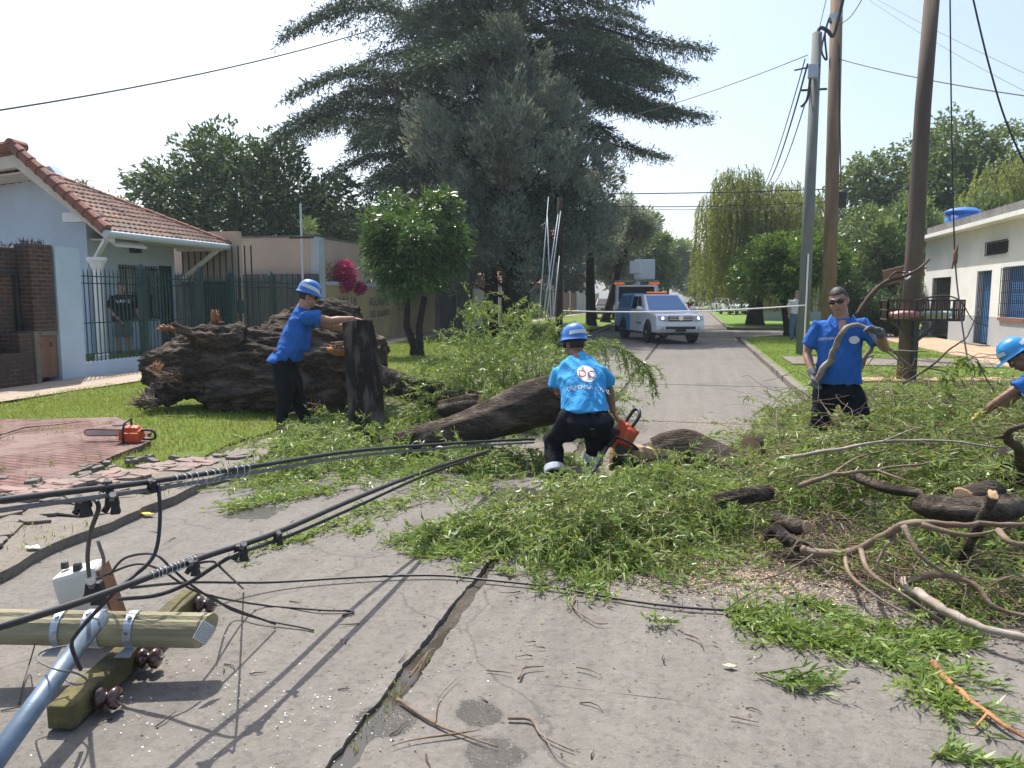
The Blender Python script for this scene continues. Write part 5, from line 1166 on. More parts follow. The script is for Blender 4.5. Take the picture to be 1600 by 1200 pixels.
def person(name, label, base, rz, J, front, face, o):
    e = thing(name, label, "person", base, rz); J = {k: V3(v) for k, v in J.items()}; front = V3(front); face = V3(face).normalized()
    g = o.get("girth", 1.0); skin = o.get("skin", M_skin)
    sv = (J["sB"]-J["sA"]); sv = V3(o["side"]) if "side" in o else sv; sv.normalize(); hv = V3(o.get("hside", sv)).normalized()
    tv = (J["neck"]-J["hip"]).normalized(); fv = (front-tv*front.dot(tv)); fv = (fv-sv*fv.dot(sv)).normalized()
    hf = V3(o.get("hfront", front)); hf = (hf-hv*hf.dot(hv)).normalized()
    # body ------------------------------------------------------------
    mb = MB(); hc = J["head"]; up = (hc-J["neck"]).normalized(); up = (V3(o.get("headup", up))).normalized(); fd = (face-up*face.dot(up)).normalized(); sd = fd.cross(up).normalized()
    Hm = Matrix((sd, fd, up)).transposed()
    def hp(x, y, z): return hc+sd*x+fd*y+up*z
    mb.ball(hp(0, -.008, .022), (.080, .097, .098), 18, 14, Hm); mb.ball(hp(0, .022, -.045), (.069, .072, .072), 16, 12, Hm); mb.ball(hp(0, .052, -.088), (.034, .034, .026), 12, 9, Hm)
    mb.ball(hp(0, .100, -.012), (.015, .022, .026), 10, 8, Hm); mb.tube([hp(0, .088, .02), hp(0, .106, -.018)], [.010, .013], 8); mb.ball(hp(0, .086, .030), (.058, .018, .014), 12, 8, Hm)
    for s in (-1, 1): mb.ball(hp(s*.079, -.012, -.005), (.011, .024, .035), 10, 8, Hm); mb.ball(hp(s*.042, .062, -.030), (.026, .026, .024), 10, 8, Hm)
    mb.ball(hp(0, .085, -.058), (.026, .016, .014), 10, 7, Hm)
    mb.tube([J["neck"]-tv*.05, J["neck"], hc-up*.05-fd*.012], [.080*g, .066*g, .062*g], 12)
    ch = J["chest"]
    mb.loft([(J["hip"]-tv*.08, hv*.15*g, hf*.10*g), (J["hip"]+tv*.06, hv*.155*g, hf*.11*g), (J["hip"].lerp(ch, .55), sv*.145*g, fv*.105*g), (ch, sv*.165*g, fv*.11*g), (ch.lerp(J["neck"], .6), sv*.16, fv*.085), (J["neck"]-tv*.01, sv*.07, fv*.06)], 18)
    for a in "AB":
        s_, e_, w_ = J["s"+a], J["e"+a], J["w"+a]
        mb.tube([s_.lerp(ch, .22), s_, s_.lerp(e_, .5), e_], [.055, .052*g, .046*g, .040*g], 12); mb.tube([e_, e_.lerp(w_, .3), w_.lerp(e_, .1), w_], [.040*g, .043*g, .030, .028], 12)
        h_, k_, n_ = J["h"+a], J["k"+a], J["a"+a]
        mb.tube([h_, h_.lerp(k_, .4), k_], [.085, .078, .056], 12); mb.tube([k_, k_.lerp(n_, .35), n_], [.054, .056, .038], 12)
        hd = V3(o["hd"+a]) if "hd"+a in o else (w_-e_); pn = V3(o.get("pn"+a, (0, 0, -1))); th = V3(o.get("th"+a, (0, 0, 1)))
        hand(mb, w_, hd, pn, th, 1.0, o.get("curl"+a, .5))
        td = V3(o.get("toe"+a, hf)); td.z = 0; td.normalize(); mb.ball(n_+td*.07+V3((0, 0, -.045)), (.042, .12, .035), 12, 8, basis(td.cross(V3((0, 0, 1))), td))
    body = link("body", remesh(mb, "body", .0075, 3), e, skin, True, True)
    # trousers ----------------------------------------------------------
    mb = MB(); cut = o.get("shorts")
    mb.loft([(J["hip"]-V3((0, 0, .14)), hv*.13*g, hf*.12*g), (J["hip"]-V3((0, 0, .09)), hv*.175*g, hf*.14*g), (J["hip"]-V3((0, 0, .02)), hv*.19*g, hf*.15*g), (J["hip"]+tv*.10, hv*.178*g, hf*.13*g)], 20)
    for a in "AB":
        h_, k_, n_ = J["h"+a], J["k"+a], J["a"+a]; n2 = n_+V3((0, 0, -.01))
        if cut: mb.tube([h_+V3((0, 0, .02)), h_.lerp(k_, .5), h_.lerp(k_, .92)], [.11, .115, .115], 14)
        else:
            kn = (h_.lerp(n_, .5)); mb.tube([h_+V3((0, 0, .03)), h_.lerp(k_, .45), k_, k_.lerp(n2, .5), n2], [.118*g, .108*g, .088*g, .082, .078], 14)
    link("trousers" if not cut else "shorts", remesh(mb, "trousers", .012, 5, fold(9, .018, 3)), e, o.get("pants", M_pants), True, True)
    # shirt -------------------------------------------------------------
    mb = MB(); hem = J["hip"]+tv*o.get("hem", .02); bl = o.get("belly", 0.0)
    wst = J["hip"].lerp(ch, .5)
    mb.loft([(hem, hv*.205*g, hf*.172*g), (J["hip"].lerp(ch, .25)+hf*bl*.5, hv.lerp(sv, .3).normalized()*.20*g, hf*.158*g), (wst+fv*bl, sv*.185*g, fv*(.135*g+bl*.6)), (ch, sv*.198*g, fv*.135*g), (ch.lerp(J["neck"], .55), sv*.20, fv*.115), (ch.lerp(J["neck"], .85), sv*.145, fv*.09), (J["neck"]+tv*.005, sv*.078, fv*.075)], 24)
    for a in "AB":
        s_, e_ = J["s"+a], J["e"+a]; ln = o.get("sleeve", .68); s2_ = s_-tv*.02; mb.tube([J["neck"]-tv*.085, J["neck"].lerp(s2_, .6)-tv*.045, s2_, s2_.lerp(e_, ln*.5), s2_.lerp(e_, ln)], [.06, .074, .070*g, .077*g, .086*g], 16)
    shirt = link("shirt", remesh(mb, "shirt", .011, 5, fold(8, .019, o.get("seed", 1.0))), e, o.get("shirt", M_shirt), True, True)
    # footwear -------------------------------------------------------------
    for a in "AB":
        n_ = J["a"+a]; td = V3(o.get("toe"+a, hf)); td.z = 0; td.normalize(); B = basis(td.cross(V3((0, 0, 1))), td); z0 = n_.z-.085
        mb = MB(); mb.tube([n_+V3((0, 0, .03)), n_+V3((0, 0, -.05))], [.058, .06], 12); mb.ball(n_+td*.085+V3((0, 0, -.04)), (.053, .135, .048), 14, 10, B); mb.box(n_+td*.065+V3((0, 0, -.074)), (.09, .25, .025), B)
        link("boot" if not cut else "shoe", remesh(mb, "boot", .012, 4), e, M_boot, True, True)
        if o.get("refl"):
            k_ = J["k"+a]; c = n_.lerp(k_, .16); ax = (k_-n_).normalized(); mb = MB(); mb.lathe(c-ax*.03, [(.093, 0), (.094, .01), (.094, .05), (.093, .06)], ax, 18); mb.build("reflective_band", M_refl, e, local=True, smooth=False)
    # hair / helmet / glasses ------------------------------------------------
    mb = MB(); cs = o.get("hair", M_hair); hz_ = o.get("hairline", .045)
    seg, rings = 22, 12; vs = []; fs = []
    for i in range(rings+1):
        for k in range(seg):
            an = 2*math.pi*k/seg; fr = math.sin(an); lim = 1.06 if fr > .35 else (1.55 if fr > -.2 else 2.15)
            th = (lim if abs(fr) < 2 else 1)*i/rings; jj = 1+.03*noise.noise(V3((an*3, th*6, 1.0)))
            vs.append(hp(.083*math.sin(th)*math.cos(an)*jj, (.104*math.sin(th)*fr-.010)*jj, .022+.108*math.cos(th)*jj))
    for i in range(rings):
        for k in range(seg): k2 = (k+1) % seg; fs.append((i*seg+k, (i+1)*seg+k, (i+1)*seg+k2, i*seg+k2))
    mb.add(vs, fs); ho = mb.build("hair", cs, e, True, True); sm_ = ho.modifiers.new("thick", 'SOLIDIFY'); sm_.thickness = .008
    if "helmet" in o:
        hm, tilt = o["helmet"]; tU = (up*math.cos(tilt)+fd*-math.sin(tilt)).normalized(); tF = (fd*math.cos(tilt)+up*math.sin(tilt)).normalized(); tS = tF.cross(tU); hc2 = hc+up*.052
        def q(x, y, z): return hc2+tS*x+tF*y+tU*z
        vs = []; fs = []; seg = 36; prof = [(.008, .158), (.04, .155), (.075, .142), (.105, .112), (.124, .07), (.131, .03), (.134, .004), (.150, -.004), (.152, -.012), (.133, -.010)]
        for i, (r_, h_) in enumerate(prof):
            for k in range(seg):
                an = 2*math.pi*k/seg; brim = 1.0+(.36*max(0, math.sin(an))**2.0 if i in (7, 8) else 0)
                rib = .006*math.exp(-(math.cos(an)*r_/.022)**2) if i < 6 else 0
                vs.append(q(r_*math.cos(an)*.88*(brim if False else 1), r_*math.sin(an)*1.06*brim, h_*.98+rib-(.010*max(0, math.sin(an)) if i in (7, 8) else 0)))
        for i in range(len(prof)-1):
            for k in range(seg): k2 = (k+1) % seg; fs.append((i*seg+k, i*seg+k2, (i+1)*seg+k2, (i+1)*seg+k))
        fs.append(tuple(range(seg))); mb = MB(); mb.add(vs, fs); hl = mb.build("helmet", hm, e, True, True)
        for a0 in o.get("strips", (-math.pi/2, math.pi/2)):
            vs = []; fs = []
            for j in range(13):
                an = a0+(j/12-.5)*2.0; lift = .012*math.cos((j/12-.5)*3)-o.get("striptilt", 0)*(j/12-.5); wj = o.get("stripw", 1.0)
                for r_, h_ in ((.1225, .050+.022*wj), (.1325, .050-.016*wj)): vs.append(q((r_+.003)*math.cos(an)*.88, (r_+.003)*math.sin(an)*1.06, h_*.98+lift))
            for j in range(12): fs.append((2*j, 2*j+1, 2*j+3, 2*j+2))
            mb = MB(); mb.add(vs, fs); mb.build("reflective_strip", M_refl, hl, True, True)
    if o.get("shades"):
        mb = MB()
        for s in (-1, 1): mb.ball(hp(s*.036, .096, .012), (.032, .010, .020), 12, 8, Hm); mb.tube([hp(s*.064, .085, .018), hp(s*.083, -.01, .012)], .004, 5)
        mb.tube([hp(-.012, .106, .018), hp(.012, .106, .018)], .005, 5); mb.build("sunglasses", M_shades, e, True, True)
    else:
        for s in (-1, 1):
            mb = MB(); mb.ball(hp(s*.032, .081, .006), (.013, .010, .009), 10, 7, Hm); mb.build("eye", M_print, e, True, True); mb = MB(); mb.ball(hp(s*.032, .089, .006), (.006, .004, .006), 8, 6, Hm); mb.build("iris", M_shades, e, True, True)
    for s in (-1, 1): mb = MB(); mb.tube([hp(s*.016, .098, .032), hp(s*.036, .097, .038), hp(s*.056, .082, .032)], [.005, .006, .004], 6); mb.build("eyebrow", cs, e, True, True)
    mb = MB(); mb.tube([hp(-.024, .090, -.058), hp(0, .101, -.055), hp(.024, .090, -.058)], [.003, .0065, .003], 6); mb.build("mouth", M_lip, e, True, True)
    for a in "AB":
        if "glove"+a in o:
            mb = MB(); w_ = J["w"+a]; hd = V3(o["hd"+a]) if "hd"+a in o else (w_-J["e"+a]); hand(mb, w_, hd, V3(o.get("pn"+a, (0, 0, -1))), V3(o.get("th"+a, (0, 0, 1))), 1.02, o.get("curl"+a, .5), .0045); ed = (J["e"+a]-w_).normalized(); mb.tube([w_-ed*.02, w_+ed*.06], [.036, .042], 12)
            link("glove", remesh(mb, "glove", .007, 2), e, o["glove"+a], True, True)
    return e, shirt, body
def bvh_of(o):
    me = o.data; return BVHTree.FromPolygons([v.co.copy() for v in me.vertices], [tuple(p.vertices) for p in me.polygons])
def project(me, bvh, org, right, up, dirn, off=.004):
    org, right, up, dirn = V3(org), V3(right).normalized(), V3(up).normalized(), V3(dirn).normalized(); ok = []
    for v in me.vertices:
        p = org+right*v.co.x+up*v.co.y; h = bvh.ray_cast(p-dirn*.6, dirn)
        v.co = (h[0]-dirn*off) if h[0] is not None else p
    return me
def curved(me, rad):                                                     # bend a line of text along an arc
    for v in me.vertices:
        a = v.co.x/rad; v.co = V3(((rad+v.co.y)*math.sin(a), (rad+v.co.y)*math.cos(a)-rad, 0))
    return me
def subdiv(me, n=1):
    bm = bmesh.new(); bm.from_mesh(me); bmesh.ops.triangulate(bm, faces=bm.faces); bmesh.ops.subdivide_edges(bm, edges=[x for x in bm.edges if x.calc_length() > .02], cuts=n, use_grid_fill=True); bm.to_mesh(me); bm.free(); return me
def pj(px0, py0, k): return lambda px, py, y=0.0: (( px-px0)*k, y, (py0-py)*k)
def disc_mesh(rx, ry, n=9, seg=26):
    mb = MB(); vs = [(0, 0, 0)]; fs = []
    for i in range(1, n+1):
        for k in range(seg): a = 6.28319*k/seg; vs.append((rx*i/n*math.cos(a), ry*i/n*math.sin(a), 0))
    for k in range(seg): fs.append((0, 1+k, 1+(k+1) % seg))
    for i in range(n-1):
        for k in range(seg): k2 = (k+1) % seg; b = 1+i*seg; fs.append((b+k, b+seg+k, b+seg+k2, b+k2))
    mb.add(vs, fs); return mb.mesh("disc")
# 1 left worker leaning on the standing log
q = pj(452, 676, .00758); b = G(452, 676); b.z = .05
J = dict(hip=q(449, 562), chest=q(470, 521), neck=q(479, 485), head=q(487, 468), sA=q(482, 497, -.19), sB=q(482, 496, .19), eA=q(520, 505, -.17), wA=q(557, 502, -.06), eB=q(516, 513, .16), wB=q(549, 516, .10), hA=q(446, 570, -.10), hB=q(450, 570, .10), kA=q(447, 620, -.10), kB=q(462, 618, .12), aA=q(441, 664, -.09), aB=q(478, 662, .14))
W1, s1, b1 = person("person", "worker in blue T-shirt, dark trousers and blue helmet leaning both hands on the upright log", b, frame(470), J, (1, .25, 0), (.95, .1, -.38), dict(side=(.12, 1, 0), girth=1.14, belly=.05, pants=M_pants2, skin=M_skin, helmet=(M_helm, R(0)), strips=(0.05, 3.2), striptilt=.05, stripw=1.15, headup=(.28, 0, 1), hdA=(1, .1, -.22), hdB=(1, .1, -.1), curlA=.32, curlB=.2, pnA=(0, 0, -1), thA=(0, 1, 0), thB=(0, -1, 0), shades=True, hem=-.05, seed=2, sleeve=.55))
# 2 bent worker with chainsaw, seen from behind
q = pj(900, 757, .0057); b = G(900, 757)
J = dict(hip=q(915, 658, .05), chest=q(907, 606, .28), neck=q(902, 568, .44), head=q(895, 550, .55), sA=q(871, 591, .40), sB=q(936, 588, .40), eA=q(869, 622, .40), wA=q(905, 652, .62), eB=q(950, 615, .46), wB=q(958, 655, .40), hA=q(898, 662, .05), hB=q(934, 662, .05), kA=q(863, 697, .22), kB=q(930, 705, .28), aA=q(868, 743, -.02), aB=q(927, 728, .30))
W2, s2, b2 = person("person", "bent worker seen from behind in sky blue printed T-shirt and blue helmet, holding a chainsaw", b, frame(905), J, (0, 1, -.2), (-.55, .8, -.25), dict(side=(1, 0, 0), hfront=(0, 1, 0), girth=1.08, shirt=M_shirtl, skin=M_skind, helmet=(M_helm, R(4)), headup=(-.10, .25, 1), refl=True, toeA=(-.3, 1, 0), toeB=(.3, 1, 0), hem=.10, seed=5, hdA=(.8, .2, -.5), hdB=(.5, .3, -.8), curlA=.8, curlB=.8, pnA=(0, 0, -1), pnB=(1, 0, 0), shades=True, sleeve=.75))
bv = bvh_of(s2); c = V3(J["chest"]).lerp(V3(J["neck"]), .42)+V3((.055, -.15, .0)); upv = (V3(J["neck"])-V3(J["chest"])).normalized(); rt = V3((1, 0, -.06)); dr = V3((0, 1, -.15))
link("logo_disc", project(disc_mesh(.082, .088), bv, c, rt, upv, dr, .004), s2, M_print, False, True)
link("logo_letters", project(subdiv(curved(text_mesh("DC", .105), 5)), bv, c-upv*.035, rt, upv, dr, .0075), s2, M_printr, False, True); link("back_lettering", project(subdiv(curved(text_mesh("DEFENSA CIVIL", .056), .42)), bv, c-upv*.155, rt, upv, dr, .005), s2, M_print, False, True)
# 3 worker facing the camera, carrying a branch
q = pj(1300, 736, .0061); b = G(1300, 736)
J = dict(hip=q(1303, 606), chest=q(1302, 545), neck=q(1304, 503), head=q(1298, 475.5, -.03), sA=q(1271, 512), sB=q(1332, 508), eA=q(1256, 555, .02), wA=q(1267, 586, -.14), eB=q(1364, 545, -.06), wB=q(1354, 519, -.33), hA=q(1287, 612), hB=q(1319, 612), kA=q(1279, 664, -.06), kB=q(1336, 662, -.05), aA=q(1274, 720), aB=q(1346, 718, .06))
W3, s3, b3 = person("person", "dark haired worker with sunglasses in blue polo shirt carrying a bent branch with grey gloves", b, frame(1300), J, (0, -1, 0), (-.22, -1, -.12), dict(side=(1, 0, 0), girth=.98, skin=M_skin, hair=M_hairg, hairscale=1, shades=True, gloveA=M_glove, gloveB=M_glove, hdA=(.25, -.25, -.8), hdB=(-.75, -.35, .25), curlA=.85, curlB=.85, pnA=(.9, -.3, .3), pnB=(0, -.6, -.9), thA=(0, -1, .4), thB=(0, -1, .3), toeA=(-.2, -1, 0), toeB=(.3, -1, 0), hem=.04, seed=8, sleeve=.72, belly=.025))
bv = bvh_of(s3); c = V3(J["chest"])
link("chest_lettering", project(subdiv(text_mesh("DEFENSA", .034)), bv, c+V3((-.115, 0, .07)), (1, 0, .12), (0, 0, 1), (0, 1, 0)), s3, M_print, False, True); link("chest_badge", project(disc_mesh(.045, .035, 5), bv, c+V3((.12, 0, .075)), (1, 0, 0), (0, 0, 1), (0, 1, 0)), s3, M_print, False, True)
mb = MB(); nk = V3(J["neck"])
for s in (-1, 1): mb.add([nk+V3((s*.088, -.03, .035)), nk+V3((s*.03, -.095, -.035)), nk+V3((s*.055, -.118, -.075)), nk+V3((s*.115, -.075, -.02)), nk+V3((s*.095, .05, .045)), nk+V3((s*.125, .03, -.0))], [(0, 1, 2, 3), (0, 3, 5, 4)])
col_ = mb.build("collar", M_shirt, s3, False, True); sm_ = col_.modifiers.new("thick", 'SOLIDIFY'); sm_.thickness = .008
me = project(subdiv((lambda m: (m.add([(-.045, .10, 0), (.045, .10, 0), (.012, -.045, 0), (-.006, -.05, 0)], [(3, 2, 1, 0)]), m.mesh("v"))[1])(MB()), 4), bv, nk+V3((0, 0, -.085)), (1, 0, 0), (0, 0, 1), (0, 1, 0), .005); link("open_neckline", me, s3, M_skin, False, True)
# 4 worker at the right edge, bending over
q = pj(1625, 737, .0060); b = G(1625, 737)
J = dict(hip=q(1682, 604, .05), chest=q(1632, 585, .03), neck=q(1604, 572, .0), head=q(1588, 560, -.02), sA=q(1604, 592, -.17), sB=q(1610, 585, .19), eA=q(1574, 618, -.22), wA=q(1540, 652, -.22), eB=q(1585, 625, .22), wB=q(1558, 655, .2), hA=q(1682, 612, -.06), hB=q(1682, 612, .15), kA=q(1674, 670, -.08), kB=q(1672, 670, .16), aA=q(1684, 723, -.08), aB=q(1690, 723, .16))
W4, s4, b4 = person("person", "bending worker in bright blue helmet reaching into the brush, cut off by the right edge", b, frame(1625), J, (-.5, 0, -1), (-.75, -.15, -.65), dict(side=(.05, 1, 0), hside=(0, 1, 0), hfront=(-1, 0, 0), girth=1.05, skin=M_skind, helmet=(M_helm2, R(6)), headup=(-.72, 0, .72), gloveA=M_gloveY, hdA=(-.7, 0, -.6), hdB=(-.7, 0, -.6), curlA=.6, curlB=.6, toeA=(-1, 0, 0), toeB=(-1, 0, 0), hem=.06, seed=11, sleeve=.6))
# 5 man behind the fence
b = gpos(198, 18.2); b.z = .25; q = pj(198, 552, .01517)
J = dict(hip=q(198, 496), chest=q(197, 473), neck=q(197, 457.5), head=q(197.5, 446.5, -.02), sA=q(184, 461), sB=q(212, 461), eA=q(180, 481, .02), wA=q(192, 494, -.14), eB=q(219, 482, .02), wB=q(222, 499, -.06), hA=q(193, 499), hB=q(204, 499), kA=q(191, 524, -.02), kB=q(204, 524, -.02), aA=q(190, 547), aB=q(205, 547))
W5, s5, b5 = person("person", "man in black printed T-shirt, grey shorts and dark cap standing behind the green fence", b, frame(198), J, (0.2, -1, 0), (.35, -1, -.3), dict(side=(1, 0, 0), girth=1.05, shirt=M_black, pants=M_shorts, shorts=True, skin=M_skin, hem=-.02, seed=14, curlA=.6, curlB=.4, sleeve=.8, hdA=(.5, -.3, -.6)))
bv = bvh_of(s5); link("chest_print", project(subdiv(text_mesh("VANS", .12)), bv, V3(J["chest"])+V3((.03, 0, .045)), (1, 0, 0), (0, 0, 1), (0, 1, 0), .006), s5, M_print, False, True)
# 6 bystander by the side street, 7 rider far up the street
b = gpos(1239, 27.5); b.z = .12; q = pj(1238, 523, .0275)
J = dict(hip=q(1238, 490), chest=q(1238, 477), neck=q(1238, 471), head=q(1239, 464.5), sA=q(1231, 473), sB=q(1245, 473), eA=q(1229, 482), wA=q(1230, 490, -.05), eB=q(1247, 481), wB=q(1246, 489, -.05), hA=q(1235, 492), hB=q(1241, 492), kA=q(1234, 507), kB=q(1241, 507), aA=q(1234, 520), aB=q(1241, 520))
person("person", "bystander in white shirt and jeans half hidden by the grey green pole", b, frame(1238), J, (0.3, -1, 0), (.5, -1, 0), dict(side=(1, 0, 0), shirt=M_whitet, pants=M_jean))
b = gpos(1076, 60); q = pj(1076, 497, .05)
J = dict(hip=(0, .1, .82), chest=(0, 0, 1.12), neck=(0, -.03, 1.34), head=(0, -.05, 1.47), sA=(-.2, 0, 1.28), sB=(.2, 0, 1.28), eA=(-.32, -.15, 1.08), wA=(-.3, -.42, 1.0), eB=(.32, -.15, 1.08), wB=(.3, -.42, 1.0), hA=(-.12, .1, .8), hB=(.12, .1, .8), kA=(-.2, -.25, .62), kB=(.2, -.25, .62), aA=(-.2, -.1, .24), aB=(.2, -.1, .24))
person("person", "far rider in white helmet on a motorcycle up the street", b, frame(1076), J, (0, -1, 0), (0, -1, 0), dict(side=(1, 0, 0), shirt=M_black, pants=M_pants, helmet=(M_carw, 0)))
mc = thing("motorcycle", "small red fronted motorcycle coming down the street far away", "motorcycle", b, frame(1076))
for y in (-.62, .62): mb = MB(); mb.lathe((-.05, y, .3), [(.2, 0), (.3, .02), (.3, .08), (.2, .1)], (1, 0, 0), 18); mb.build("wheel", M_rubber, mc, local=True)
mb = MB(); mb.bar((0, -.55, .5), (0, -.35, 1.0), .10); mb.box((0, -.48, .82), (.34, .12, .36)); mb.box((0, 0, .5), (.24, .7, .3)); mb.build("fairing", M_redl, mc, local=True, bevel=.03); mb = MB(); mb.bar((-.34, -.40, 1.0), (.34, -.40, 1.0), .035); mb.build("handlebar", M_plasticd, mc, local=True); mb = MB(); mb.box((0, .2, .74), (.26, .7, .12)); mb.build("seat", M_plasticd, mc, local=True, bevel=.03); mb = MB(); mb.lathe((0, -.55, .85), [(.09, 0), (.06, -.03)], (0, 1, 0), 12); mb.build("headlight", M_lens, mc, local=True)
# chainsaws
def chainsaw(label, loc, Rm, k=1.0):
    """local: +x towards the bar tip, +y left, z up"""
    e = thing("chainsaw", label, "chainsaw", loc); e.rotation_euler = Rm.to_euler(); e.scale = (k, k, k)
    mb = MB(); mb.box((0, 0, .10), (.30, .17, .14), None, .86); mb.box((-.02, 0, .185), (.20, .13, .05), None, .8); mb.build("housing", M_orange, e, local=True, bevel=.02)
    mb = MB(); mb.box((-.03, .10, .09), (.22, .035, .13), None, .9); mb.build("starter_cover", M_orange, e, local=True, bevel=.012)
    mb = MB(); mb.box((.06, -.10, .09), (.20, .035, .11)); mb.build("clutch_cover", M_plasticd, e, local=True, bevel=.012)
    mb = MB(); mb.tube(smoothpts([(-.13, 0, .15), (-.24, 0, .16), (-.30, 0, .11), (-.28, 0, .04), (-.14, 0, .03)]), .017, 8); mb.build("rear_handle", M_plasticd, e, local=True, smooth=True)
    mb = MB(); mb.tube(smoothpts([(.06, .12, .02), (.05, .13, .14), (.03, .10, .27), (.02, 0, .29), (.02, -.08, .27), (.04, -.12, .16)]), .014, 8); mb.build("front_handle", M_plasticd, e, local=True, smooth=True)
    mb = MB(); mb.bar((.12, -.08, .20), (.14, .09, .25), .09, .012); mb.build("hand_guard", M_plasticd, e, local=True)
    mb = MB(); pr = [(.14, -.035), (.14, .035)]+[(.60+.038*math.sin(a), .038*math.cos(a)) for a in [math.pi*i/8 for i in range(9)]]; mb.prism([(x, -.092, .08+z) for x, z in pr], (0, .008, 0)); b_ = mb.build("guide_bar", M_sawbar, e, local=True)
    mb = MB(); lp = [(.13, -.041), (.60, -.044), (.632, -.03), (.645, 0), (.632, .03), (.60, .044), (.13, .041)]; mb.tube([(x, -.088, .08+z) for x, z in lp], .007, 5); mb.build("chain", M_plasticd, b_, local=True); return e
g = G(207, 690, .09); yaw = frame(200)+R(180-24); chainsaw("orange chainsaw lying on the edge of the red paving", (g.x, g.y, .095), Euler((R(-12), R(-1), yaw)).to_matrix(), .82)
c = Matrix.Rotation(frame(905), 3, 'Z'); l = c @ V3(((963-900)*.0057, .30, (757-686)*.0057)); bb_ = G(900, 757)
Rm = c @ Matrix((V3((-.42, -.20, -.88)).normalized(), V3((.75, -.65, -.2)).normalized(), V3((0, 0, 1)))).transposed()
def ortho(x, z): x = V3(x).normalized(); z = V3(z); y = z.cross(x).normalized(); z = x.cross(y); return Matrix((x, y, z)).transposed()
chainsaw("orange chainsaw held low by the bent worker, its bar pointing down", bb_+l, c @ ortho((-.50, -.15, -.82), (.55, -.55, .2)), .92)
# ---------------------------------------------------------------- fallen willow: root mass, logs, limbs, leafy brush
def rough(a, s, seed, ridge=None):
    def f(c, n):
        v = a*(noise.fractal(V3((c.x*s+seed, c.y*s, c.z*s)), 1.0, 2.1, 4))
        v += a*.8*abs(noise.noise(V3((c.x*s*2.6, c.y*s*2.6+seed, c.z*s*2.6))))
        return v
    return f
def barklog(name, label, pts, rad, bark, cut=None, seg=26, amp=.03, seed=0, group=None, cat="log", furrow=11, ends=(True, True), step=.05):
    pts = smoothpts(pts, 5); n0 = len(pts); rr = []
    src = rad if isinstance(rad, (list, tuple)) else [rad]*2
    for i in range(n0):
        x = i/(n0-1)*(len(src)-1); k = min(int(x), len(src)-2); rr.append(src[k]+(src[k+1]-src[k])*(x-k))
    # resample
    P2 = [pts[0]]; R2 = [rr[0]]
    for i in range(1, n0):
        d = (pts[i]-pts[i-1]).length; m = max(1, int(d/step))
        for j in range(1, m+1): P2.append(pts[i-1].lerp(pts[i], j/m)); R2.append(rr[i-1]+(rr[i]-rr[i-1])*j/m)
    tg = [(P2[min(i+1, len(P2)-1)]-P2[max(i-1, 0)]).normalized() for i in range(len(P2))]
    u = V3((0, 0, 1)) if abs(tg[0].z) < .9 else V3((1, 0, 0)); x = u.cross(tg[0]).normalized(); vs = []; fs = []; s = 0
    for i in range(len(P2)):
        x = (x-tg[i]*x.dot(tg[i])).normalized(); y = tg[i].cross(x); s += (P2[i]-P2[i-1]).length if i else 0
        for k in range(seg):
            a = 2*math.pi*k/seg; ca, sa = math.cos(a), math.sin(a)
            fu = noise.noise(V3((ca*furrow*.22+seed, sa*furrow*.22, s*1.3)))*.9 - abs(noise.noise(V3((ca*furrow*.5, sa*furrow*.5+seed, s*2.2+.6*math.sin(a*3)))))*1.2
            big = noise.noise(V3((ca*.9, sa*.9+seed*2, s*1.1)))*1.6
            r = R2[i]+amp*(fu+big)
            vs.append(P2[i]+x*ca*r+y*sa*r)
    n = len(P2)
    for i in range(n-1):
        for k in range(seg): k2 = (k+1) % seg; fs.append((i*seg+k, i*seg+k2, (i+1)*seg+k2, (i+1)*seg+k))
    mb = MB(); mb.add(vs, fs)
    if cut is None: mb.add(vs[:seg], [tuple(reversed(range(seg)))]); mb.add(vs[-seg:], [tuple(range(seg))]); o = mb.build(name, bark, smooth=True); return tag(o, label, cat, group)
    e = thing(name, label, cat, P2[0], 0, group); mb.build("bark", bark, e, smooth=True)
    for w, en in zip((0, 1), ends):
        ring = vs[:seg] if w == 0 else vs[-seg:]; c = sum((V3(q) for q in ring), V3())/seg; c = c+(tg[0]*-.012 if w == 0 else tg[-1]*.012)
        mb = MB(); ring2 = [c+(V3(q)-c)*.88+(tg[0]*-.004 if w == 0 else tg[-1]*.004) for q in ring]; mb.add(list(ring)+ring2+[c], [(k, (k+1) % seg, seg+(k+1) % seg, seg+k) for k in range(seg)]+[(seg+k, seg+(k+1) % seg, 2*seg) for k in range(seg)])
        mb.build("cut_face", cut if en else bark, e, smooth=False)
    return e
# root mass
T0 = 11.0
mb = MB(); a = lambda px, py, t=T0: P(px, py, t)
mb.tube([a(232, 578), a(300, 572), a(380, 573), a(470, 562), a(540, 560), a(592, 575)], [.30, .50, .53, .60, .60, .42], 18)
mb.tube([a(400, 545, 11.2), a(440, 520, 11.3), a(480, 500, 11.4), a(520, 490, 11.4), a(562, 492, 11.3)], [.18, .30, .26, .22, .17], 14)
mb.tube([a(372, 540, 10.7), a(330, 528, 10.6), a(290, 520, 10.5), a(262, 514, 10.5)], [.26, .19, .13, .10], 12); mb.tube([a(350, 545, 11), a(340, 518, 11), a(336, 494, 11)], [.17, .16, .07], 12)
mb.tube([a(280, 600, 10.8), a(248, 612, 10.5), a(224, 634, 10.3)], [.24, .19, .10], 10); mb.tube([a(250, 595, 10.8), a(240, 585, 10.6), a(242, 572, 10.6)], [.16, .12, .05], 10)
mb.tube([a(320, 615, 10.7), a(430, 612, 10.6), a(540, 605, 10.6)], [.25, .30, .22], 14); mb.tube([a(480, 520, 10.9), a(505, 505, 10.9), a(540, 515, 10.8)], [.18, .14, .1], 10)
